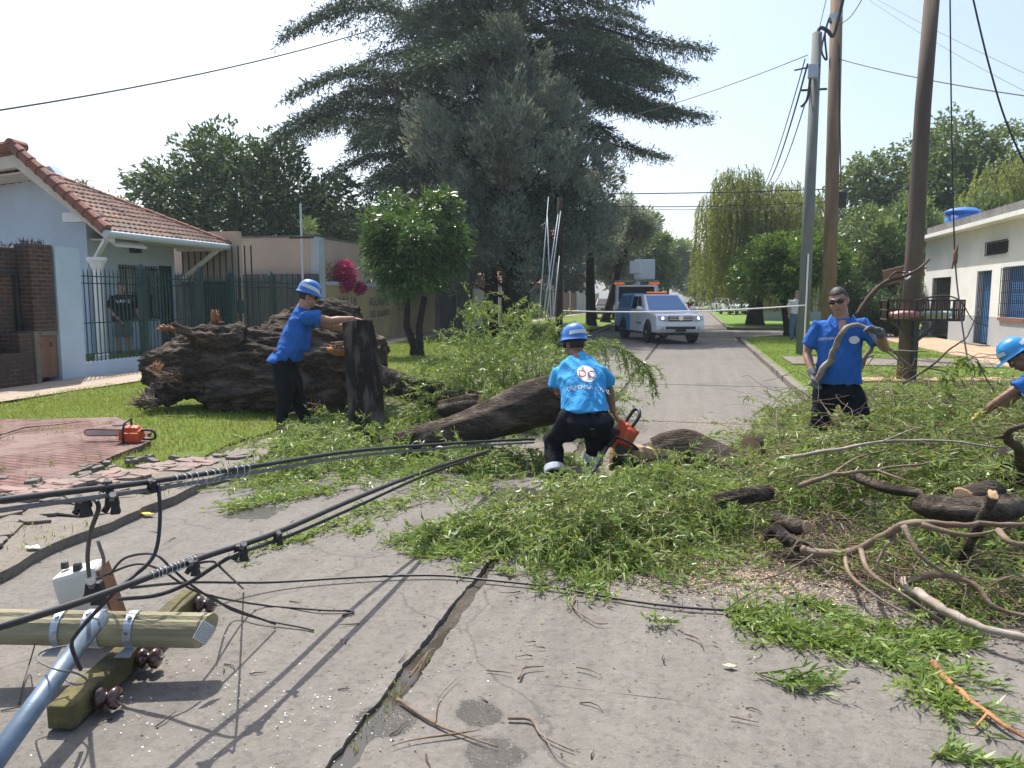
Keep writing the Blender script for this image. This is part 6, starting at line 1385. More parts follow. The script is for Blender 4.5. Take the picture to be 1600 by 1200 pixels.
rp = gpos(400, T0); rootm = thing("root_mass", "huge dark uprooted willow stump and root mass lying on the grass behind the leaning worker", "tree stump", rp)
f1 = rough(.055, 2.2, 3.0)
def f2(c, n):
    ax = (c-P(400, 575, T0)); s = ax.dot(_rt); 
    wz = c.z+.12*noise.noise(V3((s*1.3, c.z*2, 5)))+.10*s*math.sin(s*1.1)
    return f1(c, n)+.060*noise.noise(V3((s*1.5, wz*8, c.y*6)))-.085*abs(noise.noise(V3((s*1.2, wz*7, c.y*5+4))))-.05*abs(noise.noise(V3((s*2.6, wz*16, c.y*12+2))))+.035*noise.noise(V3((s*7, wz*24, c.y*18)))
link("bark", remesh(mb, "bark", .021, 2, f2), rootm, M_barkr)
mb = MB(); mb.tube([a(502, 520, 10.75), a(522, 512, 10.72), a(548, 512, 10.7)], [.06, .085, .06], 10, jit=.2, seed=3); mb.tube([a(505, 545, 10.5), a(530, 548, 10.45), a(548, 550, 10.5)], [.05, .075, .05], 10, jit=.2, seed=4); link("torn_wood", remesh(mb, "torn_wood", .02, 2, rough(.03, 7, 1)), rootm, M_split)
mb = MB(); r_ = random.Random(4)
def splinters(px, py, t, n, L, w, dirv, spread):
    for i in range(n):
        p = P(px+r_.uniform(-spread, spread), py+r_.uniform(-spread*.5, spread*.5), t); d = V3((dirv[0]+r_.uniform(-.5, .5), dirv[1]+r_.uniform(-.5, .5), dirv[2]+r_.uniform(-.3, .5))).normalized()
        q = p+d*L*r_.uniform(.4, 1); mb.tube([p-d*.05, p.lerp(q, .6)+V3((r_.uniform(-.02, .02), 0, r_.uniform(-.02, .02))), q], [w, w*.7, w*.15], 4)
pass
for ar_ in ((262, 515, 10.4, 26, .12, .014, (-1, 0, .2), 7), (337, 497, 10.9, 18, .12, .016, (0, 0, 1), 7), (244, 577, 10.5, 14, .12, .02, (0, 0, 1), 6)):
    mb = MB(); splinters(*ar_); mb.build("pale_splinters", M_split, rootm, smooth=True)
for ar_ in ((535, 540, 10.3, 30, .35, .007, (1, 0, -.1), 14), (230, 630, 10.2, 50, .22, .010, (-.6, -.2, .2), 14), (262, 590, 10.3, 34, .16, .008, (-.6, -.3, .1), 18), (480, 640, 10.0, 20, .3, .008, (.3, -.3, .2), 20)):
    mb = MB(); splinters(*ar_); mb.build("hair_roots", M_twig, rootm, smooth=True) 
# logs
barklog("upright_log", "thick dark log standing on end under the worker's hands", [P(577, 684, 8.9), P(571, 620, 8.9), P(565, 560, 8.9), P(558, 503, 8.9)], [.215, .215, .205, .195], M_barkd, M_twigd, seed=2, amp=.030, ends=(True, False))
barklog("willow_log", "dark horizontal log running right from the root mass, sawn pale at its end", [P(560, 585, 10.3), P(620, 600, 10.1), P(680, 615, 9.8), P(748, 634, 9.5)], [.24, .19, .17, .16], M_barkd, M_cut, seed=5, amp=.028)
barklog("slanting_log", "long furrowed trunk slanting up from the grass to the bent worker", [P(585, 702, 8.1), P(650, 688, 7.8), P(720, 668, 7.6), P(790, 646, 7.45), P(850, 628, 7.4), P(905, 612, 7.4)], [.10, .13, .165, .20, .245, .25], M_bark, M_cut, seed=7, amp=.032)
barklog("willow_log", "short log between the sawdust and the slanting trunk", [P(690, 640, 9.2), P(730, 632, 9.1), P(752, 630, 9.05)], [.13, .14, .13], M_bark, M_cut, seed=8)
mb = MB(); mb.tube(smoothpts([P(968, 707, 6.93), P(1000, 708, 6.93), P(1030, 714, 6.9)]), [.055, .07, .07, .07, .07, .07, .07, .07, .07, .06, .05, .04, .03], 9, jit=.18, seed=2); tag(mb.build("split_wood", M_cut), "pale freshly split wood slab lying on the split log", "wood slab")
barklog("split_log", "split pale orange log on the ground right of the chainsaw", [P(955, 716, 7.0), P(1000, 720, 7.0), P(1040, 724, 6.95), P(1062, 730, 6.9)], [.11, .15, .14, .10], M_bark, M_split, seed=9, amp=.025)
barklog("willow_log", "bent log with sawdust on it, behind the split log", [P(1020, 706, 7.5), P(1065, 700, 7.5), P(1100, 712, 7.4), P(1160, 728, 7.2)], [.12, .17, .16, .12], M_bark, M_cut, seed=10, amp=.025)
barklog("willow_log", "log stub facing the camera with a round sawn end, right of the bent log", [P(1178, 694, 8.2), P(1172, 702, 7.7)], [.13, .125], M_bark, M_cut, seed=11, amp=.012)
barklog("willow_log", "thin log pointing right beyond the round sawn end", [P(1150, 735, 7.2), P(1200, 728, 7.3), P(1240, 716, 7.5)], [.075, .07, .05], M_bark, M_cut, seed=12, amp=.012)
def gp(*a): return [G(x, y, h) for x, y, h in a]
barklog("limb", "dark forked limb lying in front of the leafy heap, sawn at its right end", gp((1112, 788, .20), (1150, 778, .24), (1205, 772, .25)), [.055, .062, .05], M_bark, M_cut, seed=13, amp=.015)
barklog("limb", "grey log half buried in leaves at the right edge", gp((1438, 786, .36), (1480, 796, .38), (1545, 798, .36), (1585, 792, .34)), [.07, .085, .085, .08], M_bark, M_cut, seed=15, amp=.015); barklog("limb", "peeled brown stick standing up out of the brush at the right", gp((1500, 880, .10), (1522, 832, .32), (1552, 772, .58)), [.030, .034, .036], M_bark, M_cut, seed=16, amp=.010, seg=14)
barklog("limb", "dark thick limb end at the right edge, above the grey log", gp((1565, 720, .42), (1600, 728, .42), (1660, 730, .42)), [.11, .13, .13], M_barkd, M_cut, seed=17, amp=.02); barklog("limb", "round log stub with sawn face in the brush at the right", gp((1555, 770, .42), (1505, 781, .40)), [.08, .075], M_bark, M_cut, seed=18, amp=.01, seg=16)
barklog("limb", "crooked dark root piece in front of the right heap", gp((1190, 840, .12), (1215, 828, .16), (1232, 842, .14), (1262, 856, .10)), [.025, .04, .045, .035], M_barkd, M_cut, seed=19, amp=.014, seg=14)
barklog("limb", "thick dark limb with a sawn stump, low at the front of the right heap", gp((1215, 812, .20), (1240, 822, .20), (1262, 824, .22)), [.05, .06, .05], M_bark, M_cut, seed=20, amp=.014, seg=14)
barklog("limb", "long brown limb buried across the middle of the right heap", gp((1330, 742, .40), (1380, 762, .42), (1440, 772, .42)), [.03, .035, .03], M_bark, M_cut, seed=23, amp=.01, seg=14)
def limbtree(name, label, main, r0, subs, mat, cat="branch"):
    mb = MB(); m = [p+V3((noise.noise(p*9), noise.noise(p*9+V3((5, 0, 0))), .6*noise.noise(p*9+V3((0, 7, 0)))))*r0*1.1 for p in smoothpts(main, 6)]; n = len(m); mb.tube(m, [r0*(1-.65*i/(n-1)) for i in range(n)], 9, jit=.16, seed=3)
    for pts, r in subs: s = smoothpts(pts, 6); k = len(s); mb.tube(s, [r*(1-.75*i/(k-1)) for i in range(k)], 7, jit=.09, seed=5)
    return tag(mb.build(name, mat, smooth=True), label, cat)
limbtree("fallen_branch", "long pale bare branch arching over the right heap, forking into thin shoots toward the camera", gp((1255, 858, .12), (1310, 866, .14), (1360, 850, .26), (1412, 820, .42), (1480, 818, .45), (1560, 820, .45), (1640, 818, .45)), .028,
  [(gp((1412, 822, .42), (1440, 870, .30), (1490, 905, .20), (1530, 950, .08)), .016), (gp((1345, 858, .22), (1360, 895, .20), (1420, 935, .14), (1480, 975, .05)), .016), (gp((1320, 862, .16), (1330, 900, .14), (1390, 945, .10), (1470, 985, .03)), .014), (gp((1400, 830, .36), (1375, 870, .25), (1368, 900, .15)), .011)], M_twig)
limbtree("fallen_branch", "smooth pale grey branch pointing at the right edge of the road", gp((1410, 905, .10), (1470, 950, .10), (1530, 975, .10), (1620, 1005, .10), (1690, 1030, .10)), .028, [], M_paleb)
limbtree("fallen_branch", "peeled orange brown stick lying across the lower right corner", gp((1455, 1035, .03), (1510, 1090, .03), (1560, 1125, .03), (1640, 1180, .03)), .016, [(gp((1545, 1112, .03), (1525, 1135, .02), (1515, 1138, .02)), .007)], M_split)
limbtree("fallen_branch", "wavy bare branch low in the heap, right of the peeled stick", gp((1420, 905, .14), (1500, 900, .22), (1560, 950, .12), (1640, 970, .10)), .02, [(gp((1560, 830, .44), (1590, 850, .42), (1680, 845, .42)), .02), (gp((1440, 820, .44), (1510, 836, .42), (1570, 826, .45)), .018)], M_twig)
limbtree("fallen_branch", "dark bent snag rising from the brush at the far right", gp((1600, 745, .35), (1592, 706, .58), (1572, 682, .72), (1580, 672, .78), (1640, 660, .85)), .04, [(gp((1572, 682, .72), (1552, 684, .72)), .02)], M_twigd)
limbtree("fallen_branch", "thin forked bare branch lying on the leaves right of the sunglasses man", gp((1250, 760, .40), (1300, 742, .46), (1370, 735, .5), (1450, 722, .52)), .018, [(gp((1300, 742, .46), (1340, 715, .52), (1400, 700, .56)), .012), (gp((1370, 735, .5), (1420, 752, .48)), .010)], M_twig)
limbtree("fallen_branch", "thin pale bare branch curving over the top of the right heap", gp((1215, 716, .40), (1290, 706, .52), (1380, 690, .62), (1470, 688, .62), (1560, 700, .6)), .016, [(gp((1380, 690, .62), (1430, 668, .7)), .010)], M_paleb)
limbtree("carried_branch", "pale bent branch held by the worker in sunglasses", [P(1268, 602, 7.05), P(1286, 578, 7.0), P(1305, 545, 6.85), P(1317, 518, 6.78), P(1334, 507, 6.78), P(1348, 511, 6.80), P(1362, 517, 6.80)], [.030, .036, .034, .034, .032, .028, .026] and .034, [([P(1318, 520, 6.78), P(1312, 514, 6.78)], .02), ([P(1358, 516, 6.80), P(1374, 540, 6.80), P(1395, 556, 6.95), P(1412, 572, 7.1)], .016)], M_paleb)
limbtree("fallen_branch", "bare leaning branch with a few twigs behind the carried one", [P(1330, 612, 8.4), P(1352, 560, 8.3), P(1368, 538, 8.2), P(1400, 552, 8.2), P(1425, 580, 8.3)], .03, [([P(1352, 560, 8.3), P(1365, 556, 8.3), P(1352, 575, 8.3)], .012)], M_twig)
limbtree("fallen_branch", "thin dead twig arching before the white house", [P(1410, 600, 8.5), P(1450, 575, 8.5), P(1485, 545, 8.5), P(1512, 525, 8.5), P(1530, 480, 8.6)], .014, [([P(1450, 575, 8.5), P(1500, 590, 8.4), P(1512, 640, 8.3)], .008), ([P(1430, 470, 9), P(1470, 462, 9), P(1500, 470, 9), P(1520, 500, 9), P(1545, 510, 9)], .012)], M_twigd)
limbtree("fallen_branch", "straight grey stick laid level before the dark pole", [P(1396, 549, 8.0), P(1448, 549, 8.0)], .012, [], M_twig)
# twigs on the road in front
TW = [([(640, 1058), (668, 1020), (680, 1013)], [([(668, 1020), (655, 1045), (622, 1090)], .006)], .007, "thin twig lying along the road joint, upper one"), ([(620, 1092), (680, 1130), (716, 1146), (778, 1167)], [([(716, 1146), (752, 1140)], .007), ([(716, 1146), (650, 1155), (612, 1165)], .008), ([(680, 1130), (686, 1090), (718, 1056)], .006)], .011, "branching twig lying over the wet joint"),
  ([(795, 1122), (830, 1126), (850, 1150), (895, 1172)], [([(850, 1150), (870, 1180), (900, 1196)], .005)], .010, "crooked twig right of the wet patch, bottom centre"), ([(810, 1060), (818, 1044), (850, 1040)], [], .009, "short bent twig in the middle of the right lane"), ([(900, 930), (895, 948), (928, 972), (950, 974)], [([(900, 930), (902, 945)], .006)], .009, "small dark forked twig below the hanging wire"), ([(900, 1042), (920, 1046), (938, 1054)], [], .006, "tiny straight twig right of the short bent one"),
  ([(1070, 990), (1090, 998), (1098, 1010)], [], .008, "small dark twig by the leafy spray"), ([(1140, 1120), (1186, 1128)], [([(1150, 1118), (1160, 1124)], .003)], .005, "thin dry twig on the plain concrete at lower right"), ([(0, 680), (40, 668), (85, 664), (128, 658)], [([(60, 665), (66, 659)], .006)], .018, "long dry branch lying across the red paving")]
for pts, subs, r, lb in TW: limbtree("fallen_twig", lb, [G(x, y, .018+(.10 if x < 130 else 0)) for x, y in pts], r*.68, [([G(x, y, .02) for x, y in s], q*.6) for s, q in subs], M_twig, "twig")
# leafy willow strands ---------------------------------------------------
def strands(roots, dirs, L, n, droop, rng, leafL=.075, leafW=.0125, zmin=.012, dens=.0145, wob=.25, stems=True, gzf=None):
    """returns leaf V,F and a list of stem polylines"""
    Bs = []; Ds = []; st = []
    for i in range(len(roots)):
        p = np.array(roots[i], float); d = np.array(dirs[i], float); d /= np.linalg.norm(d)+1e-9; Li = L[i]; m = 9; seg = Li/m; pts = [p.copy()]
        for k in range(m):
            d = d+rng.normal(0, wob, 3)*.35; d[2] -= droop; d /= np.linalg.norm(d); p = p+d*seg
            if p[2] < zmin: p[2] = zmin+rng.random()*.012; d[2] = abs(d[2])*.15
            pts.append(p.copy())
        pts = np.array(pts); nl = max(6, int(Li/dens)); x = rng.uniform(.08, 1, nl)*m; i0 = np.minimum(x.astype(int), m-1); fr = (x-i0)[:, None]
        b = pts[i0]*(1-fr)+pts[i0+1]*fr; t = pts[i0+1]-pts[i0]; t /= np.linalg.norm(t, axis=1, keepdims=True)+1e-9
        dd = t*.75+rng.normal(0, .55, (nl, 3)); dd[:, 2] -= .18; Bs.append(b); Ds.append(dd); st.append(pts[::2])
    B = np.concatenate(Bs); D = np.concatenate(Ds); N = len(B)
    lowb = (B[:, 2] < .04); D[lowb, 2] = np.abs(D[lowb, 2])*.5
    V, Fq = leaf_quads(B, D, leafL*rng.uniform(.55, 1.25, N), leafW*rng.uniform(.7, 1.25, N), rng, .35)
    V[:, 2] = np.maximum(V[:, 2], .010+rng.random(len(V))*.006)
    return V, Fq, st
def foliage(name, label, cat, parts, mat=None, stem=None, kind=None, group=None, rs=.004):
    V, Fq = merge([(p[0], p[1]) for p in parts]); base = V.mean(0); base[2] = 0
    mb = MB()
    for p in parts:
        for q in p[2]: mb.tube([tuple(x) for x in q], [rs*(1.15-.8*i/(len(q)-1)) for i in range(len(q))], 3, cap=False)
    if kind:
        sm = mb.mesh(name); nv = len(V); me = np_mesh(name, V, Fq)
        o = tag(link(name, me, None, mat or M_willow), kind=kind); o2 = link("brush_twigs", sm, None, stem or M_stem); tag(o2, kind="stuff"); return o
    e = thing(name, label, cat, base, 0, group); link("leaves", np_mesh("leaves", V, Fq), e, mat or M_willow)
    for p in parts:
        mb = MB()
        for q in p[2]: mb.tube([tuple(x) for x in q], [rs*(1.15-.8*i/(len(q)-1)) for i in range(len(q))], 3, cap=False)
        link("stems", mb.mesh("stems"), e, stem or M_stem)
    return e
def polysample(poly, n, rng):
    xs = [p[0] for p in poly]; ys = [p[1] for p in poly]; out = []
    g0 = np.array([[G(x, y).x, G(x, y).y] for x, y in poly])
    lo, hi = g0.min(0), g0.max(0)
    while len(out) < n:
        q = rng.uniform(lo, hi, (n, 2)); out.extend(q[inpoly(q, g0)].tolist())
    out = np.array(out[:n]); a = g0; b = np.roll(g0, -1, 0); dist = np.full(n, 1e9)
    for p0, p1 in zip(a, b):
        ab = p1-p0; t = np.clip(((out-p0)@ab)/(ab@ab+1e-9), 0, 1); dist = np.minimum(dist, np.linalg.norm(out-(p0+t[:, None]*ab), axis=1))
    return out, dist
def heap(poly, n, hmax, w, seed, Lr=(.35, .8), lift=.12, droop=.10, bias=(0, 0), **kw):
    rng = np.random.default_rng(seed); p, d = polysample(poly, n, rng); h = hmax*np.minimum(1, d/w)**.7*(.7+.3*np.array([nz(x, y, 1.8, seed) for x, y in p]))
    z = np.maximum(.015, h*rng.random(n)**.55); a = np.array([nz(x, y, .9, seed*1.7)*7+nz(x, y, 3, seed)*2 for x, y in p])+rng.normal(0, .65, n); D = np.stack([np.cos(a)+bias[0], np.sin(a)+bias[1], rng.normal(lift, .35, n)], 1)
    return strands(np.column_stack([p, z]), D, rng.uniform(*Lr, n), n, droop, rng, **kw)
c1 = [(700, 862), (760, 822), (830, 806), (900, 796), (955, 772), (1040, 756), (1110, 775), (1145, 815), (1128, 862), (1040, 885), (960, 890), (860, 880), (760, 872)]
foliage("willow_brush", None, None, [heap(c1, 560, .42, .38, 101)], kind="stuff")
foliage("willow_brush", None, None, [heap(c1, 190, .44, .38, 121)], M_willow_dry, M_twig, kind="stuff")
c2 = [(1115, 800), (1130, 762), (1170, 745), (1215, 700), (1230, 672), (1330, 655), (1480, 650), (1680, 655), (1780, 700), (1780, 860), (1600, 900), (1440, 890), (1330, 850), (1230, 840), (1130, 800)]
foliage("willow_brush", None, None, [heap(c2, 1750, .78, .9, 102, (.4, .9))], M_willow, M_stem, kind="stuff", rs=.004)
foliage("willow_brush", None, None, [heap(c2, 750, .80, .9, 112, (.4, .9))], M_willow_dry, M_twig, kind="stuff", rs=.005)
c6 = [(1290, 850), (1400, 830), (1560, 880), (1800, 840), (1800, 985), (1600, 970), (1450, 950), (1340, 905)]
foliage("willow_brush", None, None, [heap(c6, 300, .16, .4, 106, (.3, .7))], M_willow, M_twig, kind="stuff", rs=.005)
c3 = [(420, 705), (470, 672), (560, 668), (640, 690), (720, 705), (690, 728), (560, 742), (460, 752), (400, 756), (380, 745)]
foliage("willow_brush", None, None, [heap(c3, 520, .32, .45, 103)], kind="stuff")
c4 = [(560, 640), (640, 620), (760, 640), (820, 660), (760, 690), (640, 690)]
foliage("willow_brush", None, None, [heap(c4, 150, .18, .4, 104)], kind="stuff")
c5 = [(640, 745), (760, 715), (870, 715), (860, 745), (760, 760)]
foliage("willow_brush", None, None, [heap(c5, 200, .30, .3, 105)], kind="stuff")
rng = np.random.default_rng(9)
def crownbush(px, py, t, rad, n, seed, Lr=(.5, 1.1), droop=.13, up=.5, lo=.15):
    rng = np.random.default_rng(seed); c = np.array(P(px, py, t)); c[2] = 0; d = nrm(rng.normal(size=(n, 3))); d[:, 2] = np.abs(d[:, 2]); q = rng.random(n)**.45
    R_ = c+d*q[:, None]*np.array(rad); D = d*np.array([1, 1, .4])+rng.normal(0, .45, (n, 3)); D[:, 2] += up
    return strands(R_, D, rng.uniform(*Lr, n), n, droop, rng)
foliage("fallen_bough", "tall leafy willow crown piled behind the slanting trunk", "branch", [crownbush(800, 622, 10.2, (1.05, .8, .95), 640, 201), crownbush(735, 640, 10.0, (.7, .6, .5), 90, 202)])
def sweep(main, n, L, seed, side=.6, droop=.16, lift=.1, **kw):
    rng = np.random.default_rng(seed); m = np.array([tuple(x) for x in smoothpts(main, 8)]); x = rng.random(n)*(len(m)-1); i0 = np.minimum(x.astype(int), len(m)-2); fr = (x-i0)[:, None]; p = m[i0]*(1-fr)+m[i0+1]*fr
    t = m[i0+1]-m[i0]; t /= np.linalg.norm(t, axis=1, keepdims=True); D = t+rng.normal(0, side, (n, 3)); D[:, 2] += lift
    V, Fq, st = strands(p, D, rng.uniform(L*.5, L*1.2, n), n, droop, rng, **kw); return V, Fq, st+[m[::3]]
foliage("leafy_branch", "drooping willow spray reaching right behind the bent worker's shoulder", "branch", [sweep([P(860, 560, 9.2), P(920, 536, 9.0), P(970, 545, 8.8), P(1012, 572, 8.7)], 64, .42, 301, .35, .22)])
foliage("leafy_branch", "willow spray arching up left of the leafy crown", "branch", [sweep([P(760, 600, 10.2), P(730, 560, 10.2), P(725, 500, 10.3), P(752, 472, 10.3)], 42, .4, 302, .4, .2), sweep([P(770, 590, 10), P(700, 560, 9.9), P(668, 560, 9.8), P(690, 545, 9.8)], 34, .4, 312, .4, .2)])
foliage("leafy_branch", "bare looped willow shoots on top of the leafy crown", "branch", [sweep([P(790, 560, 10.4), P(780, 510, 10.4), P(810, 484, 10.4), P(850, 490, 10.4), P(866, 520, 10.4)], 40, .35, 303, .4, .2)])
foliage("leafy_branch", "long flat willow spray on the bare concrete, lower right", "branch", [sweep([P(1130, 955, 3.95), P(1200, 985, 3.8), P(1300, 1010, 3.6), P(1400, 1055, 3.4), P(1480, 1120, 3.1)], 120, .30, 304, .55, .06, leafL=.085, leafW=.0125)])
foliage("leafy_branch", "small willow spray joining the flat spray from above right", "branch", [sweep([P(1180, 1050, 3.3), P(1215, 1062, 3.25), P(1260, 1062, 3.2)], 12, .2, 305, .4, .06), sweep([P(1230, 930, 4.2), P(1300, 975, 3.95), P(1380, 1000, 3.75), P(1440, 1015, 3.65)], 60, .28, 315, .5, .08)])
foliage("leafy_branch", "leafy tip peeping in at the bottom edge, right of centre", "branch", [sweep([P(1450, 1195, 2.72), P(1490, 1192, 2.7), P(1560, 1205, 2.65)], 16, .16, 306, .4, .05)])
foliage("leafy_branch", "single leafy twig standing before the white house front", "branch", [sweep([P(1470, 610, 7.4), P(1482, 575, 7.4), P(1500, 562, 7.4), P(1530, 566, 7.4)], 14, .16, 307, .5, .2, leafL=.11, leafW=.03)])
foliage("leafy_branch", "willow fronds fanned out left of the central heap on the concrete", "branch", [sweep([P(800, 815, 5.5), P(730, 822, 5.3), P(660, 838, 5.1)], 60, .30, 308, .45, .06), sweep([P(820, 850, 5.1), P(760, 868, 4.95), P(700, 872, 4.9)], 50, .28, 318, .45, .06)])
foliage("leafy_branch", "willow fronds spilling toward the camera from the central heap", "branch", [sweep([P(1000, 820, 5.4), P(985, 860, 5.1), P(978, 898, 4.85)], 60, .30, 309, .45, .10), sweep([P(1080, 800, 5.6), P(1075, 840, 5.3), P(1060, 868, 5.1)], 60, .3, 319, .45, .1)])
foliage("leafy_branch", "willow fronds lying over the left lane below the double cable", "branch", [sweep([P(560, 755, 6.6), P(470, 775, 6.3), P(390, 800, 6.0)], 46, .32, 310, .4, .07), sweep([P(620, 780, 6.2), P(540, 820, 5.6), P(450, 858, 5.1)], 36, .28, 320, .35, .07), sweep([P(690, 760, 6.3), P(600, 800, 5.8), P(560, 830, 5.4)], 24, .25, 330, .35, .07)])
foliage("leafy_branch", "leafy shoots standing in front of the worker with sunglasses", "branch", [heap([(1210, 690), (1260, 672), (1370, 668), (1400, 690), (1300, 705)], 150, .75, .25, 311, (.35, .7), .5, .1)], M_willow_dry)
foliage("leafy_branch", "clump of willow shoots left of the man with sunglasses by the kerb", "branch", [heap([(1185, 672), (1240, 655), (1265, 668), (1225, 690)], 70, .55, .2, 313, (.3, .6), .6, .1)], M_willow_dry)
foliage("leafy_branch", "tangled leafy shoots under the rubbish basket", "branch", [heap([(1370, 660), (1440, 640), (1500, 650), (1440, 672)], 150, .85, .3, 314, (.4, .8), .5, .1)], M_willow_dry)
for k, (px, py, lb) in enumerate([(1028, 968, "little loose willow sprig on the concrete left of the flat spray"), (775, 890, "loose green sprig by the road joint under the wire"), (372, 872, "pale lime sprig beside the lower cable"), (900, 915, "loose sprig beneath the central fronds")]):
    foliage("leaf_sprig", lb, "sprig", [sweep([G(px-14, py, .02), G(px+14, py+4, .02)], 6, .09, 400+k, .7, .05, leafL=.06, leafW=.014)])
# tangle of bare twigs in the right heap
rng = np.random.default_rng(77); p, d = polysample([(1180, 850), (1300, 830), (1440, 880), (1600, 900), (1760, 900), (1760, 1010), (1600, 985), (1450, 960), (1330, 930), (1240, 900)], 300, rng); mb = MB()
for i, (x, y) in enumerate(p):
    a = rng.uniform(0, 6.28) if i % 3 else rng.normal(-.6, .4); L = rng.uniform(.25, 1.0); z = rng.uniform(.012, .20); q = [(x, y, z)]
    for j in range(6):
        a += rng.normal(0, .22); z = max(.01, z+rng.normal(0, .045)-.01); q.append((q[-1][0]+math.cos(a)*L/6, q[-1][1]+math.sin(a)*L/6, z))
    r = .0022+.005*rng.random()**3; mb.tube(smoothpts(q, 2), [r*(1-.06*k) for k in range(13)], 5)
tag(mb.build("twig_tangle", M_twig, smooth=True), kind="stuff")
p, d = polysample(c2, 240, rng); mb = MB()
for i, (x, y) in enumerate(p):
    a = rng.uniform(0, 6.28); L = rng.uniform(.4, 1.3); z = rng.uniform(.35, .85)*min(1, d[i]/.6); q = [(x, y, z)]
    for j in range(6): a += rng.normal(0, .3); z = max(.02, z+rng.normal(.01, .06)); q.append((q[-1][0]+math.cos(a)*L/6, q[-1][1]+math.sin(a)*L/6, z))
    r = .0025+.006*rng.random()**3; mb.tube(smoothpts(q, 2), [r*(1-.06*k) for k in range(13)], 5)
tag(mb.build("twig_tangle", M_twig, smooth=True), kind="stuff")
# dark bark crumbs under the right heap
V, Fq = merge([chips("", 2600, G(1450, 920).x, G(1450, 920).y, .8, .45, .035, .016, None), chips("", 700, G(1250, 870).x, G(1250, 870).y, .35, .25, .03, .012, None)]); tag(link("bark_crumbs", np_mesh("bark_crumbs", V, Fq), None, M_twigd), kind="stuff")
# ---------------------------------------------------------------- fallen pole with crossarm, box and cables, lower left
pa, pbn = P(-420, 972, 3.16), P(322, 985, 3.27)
ax = (pbn-pa).normalized(); e = thing("fallen_pole", "fallen treated timber pole end with steel bands lying across its crossarm, lower left", "pole", pa)
mb = MB(); n = 60; pts = [pa.lerp(pbn, i/n) for i in range(n+1)]; seg = 28; up_ = V3((0, 0, 1)); sx = ax.cross(up_).normalized(); uy = sx.cross(ax); vs = []; fs = []
for i, c in enumerate(pts):
    for k in range(seg):
        an = 2*math.pi*k/seg; cr = -.006*max(0, noise.noise(V3((math.cos(an)*4, math.sin(an)*4, i*.03)))-.12)*4; r = .0725+cr+.0015*noise.noise(V3((i*.2, an*2, 0)))
        bev = 0
        if i == n: bev = -.03*math.cos(an+.6)
        vs.append(c+ax*bev+sx*math.cos(an)*r+uy*math.sin(an)*r)
for i in range(n):
    for k in range(seg): k2 = (k+1) % seg; fs.append((i*seg+k, i*seg+k2, (i+1)*seg+k2, (i+1)*seg+k))
fs.append(tuple(n*seg+k for k in range(seg))); mb.add(vs, fs); mb.build("shaft", M_poletreat, e, smooth=False)
def ondir(f): return pa.lerp(pbn, f)
def at_px(px): return (px+420)/742.0
tw = (-_fw*.75+V3((0, 0, .55))).normalized(); tw = (tw-ax*tw.dot(ax)).normalized()
# etched plate on the end
endc = pbn+ax*.030; nrm_ = (ax*.75-_fw*.55+V3((0, 0, .1))).normalized(); rx = nrm_.cross(V3((0, 0, 1))).normalized(); ry = rx.cross(nrm_)
pc = P(319, 988, 3.175); q1 = (rx+ry).normalized(); q2 = (ry-rx).normalized()
def plate(mb, a, b, c_, d, z0, z1): mb.prism([pc+q1*x+q2*y+nrm_*z0 for x, y in ((a, c_), (b, c_), (b, d), (a, d))], nrm_*(z1-z0))
mb = MB(); plate(mb, -.036, .036, -.040, .040, 0, .002); pl = mb.build("stamped_plate", M_plate, e); mb = MB(); rr_ = random.Random(3)
for i in range(6):
    x = -.030+i*.0115; y = -.034
    while y < .032: L = rr_.uniform(.004, .010); plate(mb, x, x+.006, y, y+.0022, .0021, .0028); y += rr_.uniform(.005, .008)
mb.build("stamped_marks", M_plasticd, pl)
for k, (px, w, lb) in enumerate([(92, .030, 0), (206, .034, 1)]):
    c = ondir(at_px(px)); mb = MB(); mb.lathe(c-ax*w/2, [(.074, 0), (.078, .0), (.078, w), (.074, w)], ax, 28); bnd = mb.build("steel_band", M_galv, e, smooth=False)
    dn = (-uy*.9-_fw*.35).normalized(); mb = MB(); mb.prism([c+dn*.076-ax*(w/2+.0)+V3((0, 0, 0)), c+dn*.076+ax*w/2, c+dn*.105+ax*w/2-_fw*.03, c+dn*.105-ax*(w/2+.03)-_fw*.03], V3((0, 0, .006))); mb.build("band_flange", M_galv, bnd)
    for s in (.5, -.35):
        d = (tw*math.cos(s)+ax.cross(tw)*math.sin(s)); mb = MB(); mb.lathe(c+d*.078, [(.009, 0), (.009, .006)], d, 6); mb.build("bolt", M_galv if k == 0 else M_cableg, bnd)
c = ondir(at_px(146)); mb = MB(); mb.lathe(c-ax*.035, [(.074, 0), (.0795, .0), (.0795, .07), (.074, .07)], ax, 28); sad = mb.build("steel_saddle", M_galv, e, smooth=False)
for s in (-.022, .022):
    d = (uy*.95-_fw*.3).normalized(); mb = MB(); mb.lathe(c+ax*s+d*.078, [(.009, 0), (.009, .008)], d, 6); mb.build("bolt", M_galv, sad)
# lamp arm
arm0, arm1 = P(152, 968, 3.13), P(-60, 1260, 2.25); ar = thing("lamp_arm", "blue grey steel lamp arm tube bracketed to the fallen pole", "lamp arm", arm0); mb = MB(); mb.tube([arm0, arm0.lerp(arm1, .35), arm1], [.034, .0345, .035], 22); mb.build("tube", M_steelb, ar, smooth=True); mb = MB(); dv2 = (arm1-arm0).normalized(); mb.lathe(arm0-dv2*.01, [(.042, 0), (.040, .05), (.034, .055)], dv2, 20); mb.build("socket", M_galv, ar)
